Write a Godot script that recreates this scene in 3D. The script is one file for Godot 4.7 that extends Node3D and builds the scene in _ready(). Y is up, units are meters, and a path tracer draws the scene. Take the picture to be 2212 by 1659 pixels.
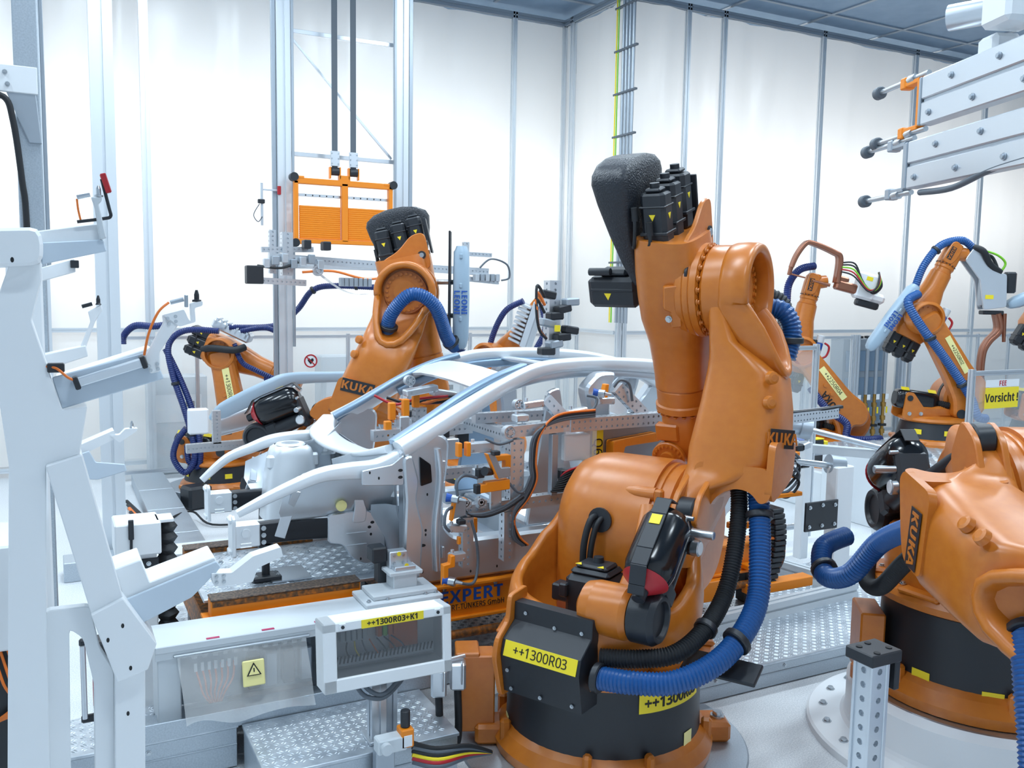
extends Node3D
# Robot cell of a car body shop. Metres, y up, car line along x, depth along -z.
var M := {}            # materials
var taken := {}        # names in use at top level
var shared := {}       # meshes used by many alike pieces

# ---------------------------------------------------------------- materials
func mat(c: String, rough := 0.5, metal := 0.0, extra := {}) -> StandardMaterial3D:
	var m := StandardMaterial3D.new()
	m.albedo_color = Color(c); m.roughness = rough; m.metallic = metal
	for k in extra: m.set(k, extra[k])
	return m
func noise_tex(freq: float, lo: String, hi: String, seed_n: int, oct := 4, size := 512, normal := false, bump := 2.0) -> NoiseTexture2D:
	var n := FastNoiseLite.new(); n.seed = seed_n; n.frequency = freq; n.fractal_octaves = oct
	var t := NoiseTexture2D.new(); t.width = size; t.height = size; t.seamless = true; t.noise = n
	if normal:
		t.as_normal_map = true; t.bump_strength = bump
	else:
		var g := Gradient.new(); g.set_color(0, Color(lo)); g.set_color(1, Color(hi)); t.color_ramp = g
	return t
func tri_tex(m: StandardMaterial3D, t: Texture2D, scale: float) -> StandardMaterial3D:
	m.albedo_texture = t; m.uv1_triplanar = true; m.uv1_world_triplanar = true; m.uv1_scale = Vector3.ONE * scale
	return m

# ---------------------------------------------------------------- shapes
func st() -> SurfaceTool:
	var s := SurfaceTool.new(); s.begin(Mesh.PRIMITIVE_TRIANGLES); s.set_smooth_group(-1); return s
func flat(s): s.set_smooth_group(-1)
func smooth(s, g := 0): s.set_smooth_group(g)
func t3(s, a, b, c): s.add_vertex(a); s.add_vertex(b); s.add_vertex(c)
func q4(s, a, b, c, d): t3(s, a, b, c); t3(s, a, c, d)
func mesh_of(s: SurfaceTool) -> ArrayMesh:
	s.generate_normals(); return s.commit()
func basis_to(dir: Vector3, up := Vector3.UP) -> Basis:      # local y runs along dir
	var y := dir.normalized()
	if absf(y.dot(up.normalized())) > 0.98: up = Vector3(0, 0, 1) if absf(y.z) < 0.9 else Vector3(1, 0, 0)
	var x := up.cross(y).normalized()
	return Basis(x, y, x.cross(y))
func at(p: Vector3, rot_deg := Vector3.ZERO) -> Transform3D:
	return Transform3D(Basis.from_euler(rot_deg * PI / 180.0), p)
# box with chamfered edges, centred on xf
func box(s, xf: Transform3D, size: Vector3, bev := 0.0):
	flat(s)
	var h := size * 0.5
	bev = minf(bev, minf(h.x, minf(h.y, h.z)) * 0.9)
	var c := h - Vector3.ONE * bev
	for ax in 3:
		var u := (ax + 1) % 3; var v := (ax + 2) % 3
		for sg in [-1.0, 1.0]:
			var pts := []
			for k in [[-1, -1], [1, -1], [1, 1], [-1, 1]]:
				var p := Vector3.ZERO
				p[ax] = h[ax] * sg; p[u] = c[u] * k[0]; p[v] = c[v] * k[1]
				pts.append(xf * p)
			if sg > 0: q4(s, pts[3], pts[2], pts[1], pts[0])
			else: q4(s, pts[0], pts[1], pts[2], pts[3])
	if bev <= 0.0: return
	for ax in 3:
		var u := (ax + 1) % 3; var v := (ax + 2) % 3
		for su in [-1.0, 1.0]:
			for sv in [-1.0, 1.0]:
				var a := Vector3.ZERO; var b := Vector3.ZERO
				a[ax] = -c[ax]; a[u] = h[u] * su; a[v] = c[v] * sv
				b[ax] = -c[ax]; b[u] = c[u] * su; b[v] = h[v] * sv
				var a2 := a; a2[ax] = c[ax]
				var b2 := b; b2[ax] = c[ax]
				if su * sv > 0: q4(s, xf * b, xf * b2, xf * a2, xf * a)
				else: q4(s, xf * a, xf * a2, xf * b2, xf * b)
	for k in 8:
		var sx := 1.0 if k & 1 else -1.0
		var sy := 1.0 if k & 2 else -1.0
		var sz := 1.0 if k & 4 else -1.0
		var p1 := Vector3(h.x * sx, c.y * sy, c.z * sz); var p2 := Vector3(c.x * sx, h.y * sy, c.z * sz); var p3 := Vector3(c.x * sx, c.y * sy, h.z * sz)
		if sx * sy * sz > 0: t3(s, xf * p1, xf * p3, xf * p2)
		else: t3(s, xf * p1, xf * p2, xf * p3)
func bx(s, cx, cy, cz, w, h, d, bev := 0.004): box(s, Transform3D(Basis.IDENTITY, Vector3(cx, cy, cz)), Vector3(w, h, d), bev)
# box beam between two points: w across, h along `up`
func beam(s, a: Vector3, b: Vector3, w: float, h: float, up := Vector3.UP, bev := 0.003):
	var bs := basis_to(b - a, up)
	box(s, Transform3D(bs, (a + b) * 0.5), Vector3(w, a.distance_to(b), h), bev)
# stack of rings joined into a skin
func loft(s, rings: Array, cap0 := true, cap1 := true, closed := true, g := 0):
	smooth(s, g)
	for i in rings.size() - 1:
		var a: PackedVector3Array = rings[i]; var b: PackedVector3Array = rings[i + 1]
		var n := a.size()
		for j in (n if closed else n - 1):
			var k := (j + 1) % n
			q4(s, a[j], a[k], b[k], b[j])
	flat(s)
	if cap0: cap(s, rings[0], false)
	if cap1: cap(s, rings[-1], true)
func cap(s, r: PackedVector3Array, fl: bool):
	var c := Vector3.ZERO
	for p in r: c += p
	c /= r.size()
	for j in r.size():
		var k := (j + 1) % r.size()
		if fl: t3(s, c, r[j], r[k])
		else: t3(s, c, r[k], r[j])
func ring(xf: Transform3D, rx: float, rz: float, n := 16, pw := 2.0) -> PackedVector3Array:   # superellipse in the local xz plane
	var r := PackedVector3Array()
	for j in n:
		var t := TAU * j / n
		var cx := cos(t); var cz := sin(t)
		r.append(xf * Vector3(rx * signf(cx) * pow(absf(cx), 2.0 / pw), 0, rz * signf(cz) * pow(absf(cz), 2.0 / pw)))
	return r
func cyl(s, a: Vector3, b: Vector3, r0: float, r1 := -1.0, n := 16, bev := 0.0):
	if r1 < 0: r1 = r0
	var bs := basis_to(b - a)
	var d := (b - a).normalized()
	var rings := []
	if bev > 0:
		rings = [ring(Transform3D(bs, a), r0 - bev, r0 - bev, n), ring(Transform3D(bs, a + d * bev), r0, r0, n), ring(Transform3D(bs, b - d * bev), r1, r1, n), ring(Transform3D(bs, b), r1 - bev, r1 - bev, n)]
	else:
		rings = [ring(Transform3D(bs, a), r0, r0, n), ring(Transform3D(bs, b), r1, r1, n)]
	if bev > 0:
		for i in 3: loft(s, [rings[i], rings[i + 1]], i == 0, i == 2, true, i)
	else: loft(s, rings)
# solid of revolution: profile of (radius, height) along xf's y; sharp = each band its own smooth group
func lathe(s, xf: Transform3D, prof: Array, n := 32, sharp := true, cap0 := true, cap1 := true):
	var rings := []
	for p in prof: rings.append(ring(xf * Transform3D(Basis.IDENTITY, Vector3(0, p[1], 0)), p[0], p[0], n))
	if sharp:
		for i in rings.size() - 1: loft(s, [rings[i], rings[i + 1]], cap0 and i == 0, cap1 and i == rings.size() - 2, true, i % 30)
	else: loft(s, rings, cap0, cap1)
func smooth_path(pts: Array, per := 6) -> PackedVector3Array:     # Catmull-Rom
	var o := PackedVector3Array(); var n := pts.size()
	for i in n - 1:
		var p0: Vector3 = pts[maxi(i - 1, 0)]; var p1: Vector3 = pts[i]; var p2: Vector3 = pts[i + 1]; var p3: Vector3 = pts[mini(i + 2, n - 1)]
		for k in per:
			var t := float(k) / per
			o.append(0.5 * (2 * p1 + (p2 - p0) * t + (2 * p0 - 5 * p1 + 4 * p2 - p3) * t * t + (3 * p1 - p0 - 3 * p2 + p3) * t * t * t))
	o.append(pts[n - 1]); return o
func frames_along(pts: PackedVector3Array, up := Vector3.UP) -> Array:
	var fr := []; var x := Vector3.ZERO
	for i in pts.size():
		var d := (pts[mini(i + 1, pts.size() - 1)] - pts[maxi(i - 1, 0)]).normalized()
		if i == 0: x = basis_to(d, up).x
		else: x = (x - d * x.dot(d)).normalized()
		fr.append(Transform3D(Basis(x, d, x.cross(d)), pts[i]))
	return fr
func tube(s, pts: Array, r: float, n := 8, per := 6, ripple := 0.0):
	var path := smooth_path(pts, per) if per > 1 else PackedVector3Array(pts)
	var rings := []; var fr := frames_along(path)
	for i in fr.size(): rings.append(ring(fr[i], r * (1.0 - (ripple if i % 2 else 0.0)), r * (1.0 - (ripple if i % 2 else 0.0)), n))
	loft(s, rings)
# corrugated hose with ribs of the given pitch
func hose(s, pts: Array, r: float, pitch := 0.02, n := 16, rib := 0.1):
	var p := smooth_path(pts, 24); var o := PackedVector3Array([p[0]]); var need := pitch * 0.5; var last := p[0]
	for i in range(1, p.size()):
		while last.distance_to(p[i]) >= need:
			last = last + (p[i] - last).normalized() * need
			o.append(last)
	var rings := []; var fr := frames_along(o)
	for i in fr.size():
		var rr := r * (1.0 - (rib if i % 2 else 0.0)); rings.append(ring(fr[i], rr, rr, n))
	for i in rings.size() - 1: loft(s, [rings[i], rings[i + 1]], i == 0, i == rings.size() - 2, true, i % 30)   # each rib flank keeps its own shading
# polygon in xf's xy plane drawn out along z (centred), edges optionally chamfered
func prism(s, xf: Transform3D, poly: PackedVector2Array, depth: float, bev := 0.0, sm := false):
	if Geometry2D.is_polygon_clockwise(poly): poly.reverse()
	var inner := poly
	if bev > 0:
		var off := Geometry2D.offset_polygon(poly, -bev, Geometry2D.JOIN_MITER)
		if off.size() == 1 and off[0].size() == poly.size():
			inner = off[0]
			if Geometry2D.is_polygon_clockwise(inner): inner.reverse()
			var best := 0; var bd := 1e9
			for k in inner.size():
				var dd := inner[k].distance_squared_to(poly[0])
				if dd < bd: bd = dd; best = k
			var ro := PackedVector2Array()
			for k in inner.size(): ro.append(inner[(k + best) % inner.size()])
			inner = ro
		else: bev = 0.0
	var h := depth * 0.5
	var idx := Geometry2D.triangulate_polygon(inner)
	flat(s)
	for i in range(0, idx.size(), 3):
		var a := inner[idx[i]]; var b := inner[idx[i + 1]]; var c := inner[idx[i + 2]]
		if (b - a).cross(c - a) < 0: var t := b; b = c; c = t
		t3(s, xf * Vector3(a.x, a.y, h), xf * Vector3(c.x, c.y, h), xf * Vector3(b.x, b.y, h))
		t3(s, xf * Vector3(a.x, a.y, -h), xf * Vector3(b.x, b.y, -h), xf * Vector3(c.x, c.y, -h))
	if sm: smooth(s, 3)
	var n := poly.size()
	for j in n:
		var k := (j + 1) % n
		var pj := poly[j]; var pk := poly[k]
		q4(s, xf * Vector3(pj.x, pj.y, -h + bev), xf * Vector3(pj.x, pj.y, h - bev), xf * Vector3(pk.x, pk.y, h - bev), xf * Vector3(pk.x, pk.y, -h + bev))
	if bev > 0:
		flat(s)
		for j in n:
			var k := (j + 1) % n
			for g in [-1.0, 1.0]:
				var a := xf * Vector3(poly[j].x, poly[j].y, g * (h - bev)); var b := xf * Vector3(poly[k].x, poly[k].y, g * (h - bev))
				var a2 := xf * Vector3(inner[j].x, inner[j].y, g * h); var b2 := xf * Vector3(inner[k].x, inner[k].y, g * h)
				if g > 0: q4(s, a, a2, b2, b)
				else: q4(s, a, b, b2, a2)
func poly(a: Array) -> PackedVector2Array:
	var p := PackedVector2Array()
	for i in range(0, a.size(), 2): p.append(Vector2(a[i], a[i + 1]))
	return p
func round_poly(a: Array, r: float, n := 4) -> PackedVector2Array:    # polygon with rounded corners
	var p := poly(a); var o := PackedVector2Array(); var c := p.size()
	for i in c:
		var q := p[i]; var u := p[(i + c - 1) % c] - q; var v := p[(i + 1) % c] - q
		var d := minf(r, minf(u.length(), v.length()) * 0.48)
		var s0 := q + u.normalized() * d; var s1 := q + v.normalized() * d
		for k in n + 1:
			var t := float(k) / n
			o.append(s0.lerp(q, t).lerp(q.lerp(s1, t), t))
	return o
# curved sheet metal: rows of points, with thickness
func sheet(s, rows: Array, th := 0.004, g := 5):
	var m := rows.size(); var n: int = rows[0].size()
	var off := []
	for i in m:
		var o := PackedVector3Array()
		for j in n:
			var du: Vector3 = rows[i][mini(j + 1, n - 1)] - rows[i][maxi(j - 1, 0)]
			var dv: Vector3 = rows[mini(i + 1, m - 1)][j] - rows[maxi(i - 1, 0)][j]
			o.append(rows[i][j] - du.cross(dv).normalized() * th)
		off.append(o)
	smooth(s, g)
	for i in m - 1:
		for j in n - 1: q4(s, rows[i][j], rows[i][j + 1], rows[i + 1][j + 1], rows[i + 1][j])
	if th == 0.0: return                     # thin film
	smooth(s, g + 1)
	for i in m - 1:
		for j in n - 1: q4(s, off[i][j], off[i + 1][j], off[i + 1][j + 1], off[i][j + 1])
	flat(s)
	for i in m - 1:
		q4(s, rows[i][0], rows[i + 1][0], off[i + 1][0], off[i][0]); q4(s, rows[i][n - 1], off[i][n - 1], off[i + 1][n - 1], rows[i + 1][n - 1])
	for j in n - 1:
		q4(s, rows[0][j], off[0][j], off[0][j + 1], rows[0][j + 1]); q4(s, rows[m - 1][j], rows[m - 1][j + 1], off[m - 1][j + 1], off[m - 1][j])
# rounded-box section swept along a path; per-point half sizes (Vector2: across, along up)
func sweep(s, pts: Array, halves: Array, up := Vector3.UP, per := 5, pw := 4.0, n := 16):
	var path := smooth_path(pts, per); var rings := []
	for i in path.size():
		var d := (path[mini(i + 1, path.size() - 1)] - path[maxi(i - 1, 0)]).normalized()
		var x := up.cross(d).normalized(); var k := float(i) / per
		var a: Vector2 = halves[mini(int(k), halves.size() - 1)]; var b: Vector2 = halves[mini(int(k) + 1, halves.size() - 1)]
		var h := a.lerp(b, k - floorf(k))
		rings.append(ring(Transform3D(Basis(x, d, x.cross(d)), path[i]), h.x, h.y, n, pw))
	loft(s, rings)
# aluminium bar with rows of drilled holes on its four long faces; runs from a to b
func perf(s, a: Vector3, b: Vector3, w: float, h: float, up := Vector3.UP, pitch := 0.05, r := 0.011, rows := 1):
	var bs := basis_to(b - a, up); var xf := Transform3D(bs, (a + b) * 0.5); var l := a.distance_to(b)
	flat(s)
	var n := maxi(1, int(round(l / pitch))); var st_ := l / n
	for f in 4:
		var fw := w if f % 2 == 0 else h          # width of this face
		var fd := (h if f % 2 == 0 else w) * 0.5   # its distance from the axis
		var fx := xf * Transform3D(Basis(Vector3.UP, PI * 0.5 * f), Vector3.ZERO)
		var cw := fw / rows; var rr := minf(r, minf(cw, st_) * 0.36); var dp := minf(0.016, fd * 0.5)
		for i in n:
			for k in rows:
				var y0 := -l * 0.5 + st_ * i; var x0 := -fw * 0.5 + cw * k
				var c := Vector3(x0 + cw * 0.5, y0 + st_ * 0.5, fd)
				var o := [Vector3(x0, y0, fd), Vector3(x0 + cw, y0, fd), Vector3(x0 + cw, y0 + st_, fd), Vector3(x0, y0 + st_, fd)]
				var hx := []
				for j in 8:
					var t := TAU * (j + 0.5) / 8.0 - PI * 0.75 - TAU / 16.0 - 0.0
					hx.append(c + Vector3(cos(t), sin(t), 0) * rr)
				for j in 4:
					t3(s, fx * o[j], fx * hx[2 * j], fx * hx[(2 * j + 1) % 8])
					t3(s, fx * o[j], fx * hx[(2 * j + 1) % 8], fx * o[(j + 1) % 4])
					t3(s, fx * o[(j + 1) % 4], fx * hx[(2 * j + 1) % 8], fx * hx[(2 * j + 2) % 8])
				var dv := Vector3(0, 0, -dp)
				for j in 8: q4(s, fx * hx[j], fx * (hx[j] + dv), fx * (hx[(j + 1) % 8] + dv), fx * hx[(j + 1) % 8])
				for j in 6: t3(s, fx * (hx[0] + dv), fx * (hx[j + 2] + dv), fx * (hx[j + 1] + dv))
	for g in [-1.0, 1.0]:
		var e := []
		for k in [[-1, -1], [1, -1], [1, 1], [-1, 1]]: e.append(xf * Vector3(w * 0.5 * k[0], l * 0.5 * g, h * 0.5 * k[1]))
		if g > 0: q4(s, e[0], e[1], e[2], e[3])
		else: q4(s, e[3], e[2], e[1], e[0])
# extruded aluminium post with slotted faces
func profile(s, a: Vector3, b: Vector3, w: float, h: float, up := Vector3(0, 0, 1)):
	var g := minf(w, h) * 0.11
	var hw := w * 0.5; var hh := h * 0.5
	var pts := []
	for q in 4:
		var hx := hw if q % 2 == 0 else hh; var hy := hh if q % 2 == 0 else hw
		for v in [[-hx, hy], [-g, hy], [-g, hy - g * 1.3], [g, hy - g * 1.3], [g, hy]]:
			var p := Vector2(v[0], v[1]).rotated(-PI * 0.5 * q); pts.append(p.x); pts.append(p.y)
	var bs := basis_to(b - a, up)
	prism(s, Transform3D(Basis(bs.z, bs.x, bs.y), (a + b) * 0.5), poly(pts), a.distance_to(b))

# ---------------------------------------------------------------- nodes
func numbered(called: String) -> String:
	if not taken.has(called): taken[called] = 0; return called
	taken[called] += 1
	return "%s_%03d" % [called, taken[called]]
func tag(o: Node, label: String, category: String, group := "") -> Node:
	o.set_meta("label", label); o.set_meta("category", category)
	if group: o.set_meta("group", group)
	return o
func thing(called: String, label: String, category: String, pos := Vector3.ZERO, turn := 0.0, group := "") -> Node3D:
	var o := Node3D.new(); o.name = numbered(called); add_child(o)
	o.position = pos; o.rotation.y = turn; tag(o, label, category, group); return o
func part(parent: Node, called: String, s, m: Material, label := "") -> MeshInstance3D:
	var o := MeshInstance3D.new(); o.name = called
	o.mesh = s if s is Mesh else mesh_of(s)
	o.material_override = m; parent.add_child(o, true)
	if label: o.set_meta("label", label)
	return o
func one(called: String, s, m: Material, label: String, category: String, group := "") -> MeshInstance3D:
	var o := part(self, numbered(called), s, m); tag(o, label, category, group); return o
func struct(called: String, s, m: Material) -> MeshInstance3D:
	var o := part(self, numbered(called), s, m); o.set_meta("kind", "structure"); return o
func bolt(parent: Node, p: Vector3, dir: Vector3, r := 0.012, m: Material = null, called := "bolt"):
	if not shared.has("bolt"):
		var s := st(); cyl(s, Vector3.ZERO, Vector3(0, 0.35, 0), 1.25, 1.25, 8); cyl(s, Vector3(0, 0.35, 0), Vector3(0, 1.0, 0), 0.85, 0.8, 6)
		shared.bolt = mesh_of(s)
	var o := part(parent, called, shared.bolt, m if m else M.steel)
	o.transform = Transform3D(basis_to(dir).scaled(Vector3.ONE * r), p)
func text(parent: Node, called: String, words: String, size: float, xf: Transform3D, m: Material, bold := true, sx := 1.0):
	var f := SystemFont.new(); f.font_names = PackedStringArray(["Droid Sans"]); f.font_weight = 700 if bold else 400
	var t := TextMesh.new(); t.text = words; t.font = f; t.font_size = 32; t.pixel_size = size / 23.0; t.depth = 0.003; t.curve_step = 2.0
	var o := part(parent, called, t, m)
	o.transform = xf * Transform3D(Basis.IDENTITY.scaled(Vector3(sx, 1, 1)), Vector3.ZERO)
# flat label plate with writing; xf: face centre, z outward
func plate(parent: Node, called: String, w: float, h: float, xf: Transform3D, m: Material, words := "", size := 0.03, ink: Material = null, bold := true, sx := 1.0):
	var s := st(); box(s, xf, Vector3(w, h, 0.003), 0.0005)
	var o := part(parent, called, s, m)
	if words: text(o, "lettering", words, size, xf * Transform3D(Basis.IDENTITY, Vector3(0, 0, 0.002)), ink if ink else M.ink, bold, sx)
	return o

func _ready():
	# ---- camera
	var cam = Camera3D.new(); cam.name = "camera"; cam.fov = 46.319; cam.near = 0.05; cam.far = 100.0
	cam.transform = Transform3D(Basis(Vector3(0.88894333, 0.01607628, 0.45773498), Vector3(0.03213114, 0.99473272, -0.09733661), Vector3(-0.45688877, 0.10123428, 0.88374446)), Vector3(0, 2.65, 0))
	add_child(cam); cam.current = true
	# ---- surroundings and exposure
	var env = Environment.new(); env.background_mode = Environment.BG_COLOR; env.background_color = Color(0.6, 0.68, 0.78); env.background_energy_multiplier = 0.3
	env.tonemap_mode = Environment.TONE_MAPPER_LINEAR; env.tonemap_exposure = 1.0
	env.sdfgi_enabled = true; env.ssao_enabled = true; env.ssil_enabled = true
	var we = WorldEnvironment.new(); we.name = "environment"; we.environment = env; add_child(we)
	make_materials()
	# ---- lamps under the ceiling
	var rows = [["at the back wall", -11.2, [-2.5, 1.5, 5.3]], ["over the car", -7.6, [-2.5, 1.5, 5.5, 9.5, 12.5]], ["over the foreground robot", -4.2, [-2.5, 1.5, 5.5, 9.5, 13.5]], ["over the camera", -0.6, [1.5, 6.5]]]
	var nth = ["first", "second", "third", "fourth", "fifth"]
	for r in rows:
		for i in r[2].size(): ceiling_lamp(Vector3(r[2][i], 7.25, r[1]), LAMP_ENERGY, "long white ceiling lamp %s, %s from the left" % [r[0], nth[i]])
	for i in 5: hall_lamp(Vector3(-3.0 + 2.6 * i, 4.0, -16.0), HALL_ENERGY, "hall lamp behind the back foil wall, %s from the left" % nth[i])
	for i in 4: hall_lamp(Vector3(10.0 + 2.6 * i, 4.4, -14.4), HALL_ENERGY, "hall lamp behind the right foil wall, %s from the left" % nth[i])
	build_room()
	build_walkways()
	build_robots()
	build_line()
	build_car()
	build_fixtures()
	build_background()
const LAMP_ENERGY := 12.0
const HALL_ENERGY := 5.2
func hall_lamp(p: Vector3, e: float, label: String):
	var t = thing("hall_lamp", label, "lamp", p, 0.0, "hall lamps outside the foil walls")
	var s = st(); bx(s, 0, 0, -0.06, 2.1, 0.7, 0.1, 0.01); part(t, "housing", s, M.paint)
	s = st(); bx(s, 0, -p.y / 2, -0.06, 0.1, p.y, 0.1, 0.005); part(t, "stand", s, M.frame)
	s = st(); bx(s, 0, 0, 0, 2.0, 0.6, 0.02, 0.002); part(t, "lamp_diffuser", s, M.glow)
	var l = AreaLight3D.new(); l.name = "lamp_light"; t.add_child(l); l.position = Vector3(0, 0, 0.02); l.rotation.y = PI
	l.area_size = Vector2(2.0, 0.6); l.light_energy = e; l.light_color = Color(1.0, 0.985, 0.96); l.shadow_enabled = true; l.area_range = 40.0
func ceiling_lamp(p: Vector3, e: float, label: String):
	var t = thing("ceiling_lamp", label, "lamp", p, 0.0, "ceiling lamps of the cell")
	var s = st(); bx(s, 0, 0.06, 0, 1.7, 0.1, 0.5, 0.01); part(t, "housing", s, M.paint)
	for x in [-0.6, 0.6]:
		s = st(); cyl(s, Vector3(x, 0.1, 0), Vector3(x, 0.25, 0), 0.01, 0.01, 6); part(t, "hanger", s, M.steel)
	s = st(); bx(s, 0, 0.0, 0, 1.6, 0.02, 0.42, 0.002); part(t, "lamp_diffuser", s, M.glow)
	var l = AreaLight3D.new(); l.name = "lamp_light"; t.add_child(l); l.position = Vector3(0, -0.02, 0); l.rotation.x = -PI / 2
	l.area_size = Vector2(1.6, 0.42); l.light_energy = e; l.light_color = Color(0.9, 0.96, 1.0); l.shadow_enabled = true; l.area_range = 40.0
func make_materials():
	M.orange = tri_tex(mat("ffffff", 0.34, 0.0, {"clearcoat_enabled": true, "clearcoat": 0.25, "clearcoat_roughness": 0.3}), noise_tex(0.02, "bf6a1c", "cb7826", 3, 4), 1.3)
	M.orange_flat = mat("f08a12", 0.45)
	M.black = mat("23272d", 0.42); M.gloss_black = mat("14161a", 0.18); M.rubber = mat("1d2024", 0.6); M.ink = mat("15171a", 0.6)
	M.hood = mat("24282f", 0.4); M.hood.normal_enabled = true; M.hood.normal_texture = noise_tex(0.08, "", "", 8, 3, 256, true, 3.0); M.hood.uv1_triplanar = true; M.hood.uv1_scale = Vector3.ONE * 3.0
	M.steel = mat("c3c9ce", 0.28, 0.9); M.alu = mat("d3d9df", 0.34, 0.75); M.alu_dark = mat("a9b2bb", 0.42, 0.7); M.frame = mat("dde3e8", 0.4, 0.55)
	M.galv = tri_tex(mat("ffffff", 0.42, 0.7), noise_tex(0.07, "aeb8c1", "c3ccd4", 11, 3), 2.2)
	M.tread = tri_tex(mat("ffffff", 0.36, 0.7), noise_tex(0.012, "b4bdc6", "d8dfe5", 12, 4), 1.2)
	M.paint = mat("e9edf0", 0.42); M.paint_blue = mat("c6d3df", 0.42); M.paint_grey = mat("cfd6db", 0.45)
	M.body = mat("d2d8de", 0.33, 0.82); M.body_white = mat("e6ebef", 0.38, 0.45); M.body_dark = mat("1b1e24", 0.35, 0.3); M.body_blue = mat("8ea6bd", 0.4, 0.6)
	M.yellow = mat("f4dc2a", 0.5); M.pale_yellow = mat("f4eaa0", 0.5); M.red = mat("b3202a", 0.4); M.pink = mat("b8335f", 0.5)
	M.blue_hose = mat("1b5290", 0.34); M.navy = mat("142a66", 0.35); M.cable_orange = mat("e8792b", 0.45); M.grey_cable = mat("59626b", 0.5); M.blue_part = mat("1d55b0", 0.4)
	M.leoni = mat("9db3c4", 0.35); M.copper = mat("9c6a55", 0.34, 0.85); M.brass = mat("b08a4a", 0.35, 0.8); M.green = mat("7dc82a", 0.45)
	M.panel = mat("efeeea", 0.33, 0.0, {"backlight_enabled": true, "backlight": Color(1, 1, 1)}); M.panel.clearcoat_enabled = true; M.panel.clearcoat = 0.5; M.panel.clearcoat_roughness = 0.25
	M.shell = mat("e2e6ea", 0.6)
	M.ceil = tri_tex(mat("ffffff", 0.4, 0.5), noise_tex(0.01, "7d98b3", "8aa4bd", 21, 3), 0.5)
	M.concrete = tri_tex(mat("ffffff", 0.55), noise_tex(0.16, "b9bfc4", "eef0f2", 31, 5), 1.0)
	M.glass = mat("e6eef2", 0.08, 0.0, {"transparency": BaseMaterial3D.TRANSPARENCY_ALPHA}); M.glass.albedo_color.a = 0.16
	M.foil = mat("f2f4f4", 0.12, 0.0, {"transparency": BaseMaterial3D.TRANSPARENCY_ALPHA}); M.foil.albedo_color.a = 0.24
	M.dark_glass = mat("3c444c", 0.06, 0.0, {"transparency": BaseMaterial3D.TRANSPARENCY_ALPHA}); M.dark_glass.albedo_color.a = 0.35
	M.rust = tri_tex(mat("ffffff", 0.6), noise_tex(0.03, "2e2a28", "d97716", 41, 5), 1.5)
	M.burnt = tri_tex(mat("ffffff", 0.6, 0.3), noise_tex(0.04, "2b2c30", "8d7460", 42, 5), 2.0)
	M.glow = mat("ffffff", 0.5, 0.0, {"emission_enabled": true, "emission": Color(0.95, 0.98, 1.0), "emission_energy_multiplier": 2.0})
	M.led = mat("ff3020", 0.4, 0.0, {"emission_enabled": true, "emission": Color(1, 0.1, 0.05), "emission_energy_multiplier": 1.5})

# ---------------------------------------------------------------- room
func build_room():
	var s = st(); bx(s, 8, -0.15, -6.6, 30, 0.3, 22, 0); struct("floor", s, M.concrete)
	s = st(); bx(s, 8, 7.6, -6.6, 30, 0.3, 22, 0); var ce = struct("ceiling", s, M.ceil)
	for z in [-13.2, -11.6, -10.0, -8.4, -6.8]:
		s = st(); bx(s, 8, 7.44, z, 29, 0.03, 0.06, 0.005); part(ce, "rib", s, M.alu_dark)
	for k in 16:
		s = st(); bx(s, -5.5 + k * 1.75, 7.44, -6.0, 0.06, 0.03, 15.8, 0.005); part(ce, "rib", s, M.alu_dark)
	# solid shell outside the foil walls
	s = st(); bx(s, 8, 3.6, 4.3, 30, 7.6, 0.3, 0); struct("wall_front", s, M.shell)
	s = st(); bx(s, -6.6, 3.6, -6.6, 0.3, 7.6, 22, 0); struct("wall_left", s, M.shell)
	s = st(); bx(s, 22.5, 3.6, -6.6, 0.3, 7.6, 22, 0); struct("wall_right", s, M.shell)
	s = st(); bx(s, 8, 3.6, -17.4, 30, 7.6, 0.3, 0); struct("wall_outer", s, M.shell)
	foil_wall("wall_back", Vector3(-6.4, 0, -14), Vector3(8.2, 0, -14), [0.0, 1.2, 2.6, 4.0, 5.4, 6.4, 7.2, 7.73, 9.7, 11.6, 13.55, 14.6], 3)
	foil_wall("wall_return", Vector3(8.2, 0, -14), Vector3(8.2, 0, -12.2), [0.0, 0.32, 1.8], 4)
	foil_wall("wall_side", Vector3(8.2, 0, -12.2), Vector3(22.3, 0, -12.2), [0.0, 0.1, 1.2, 1.95, 4.2, 6.6, 8.7, 10.8, 12.5, 14.1], 5)
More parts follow.
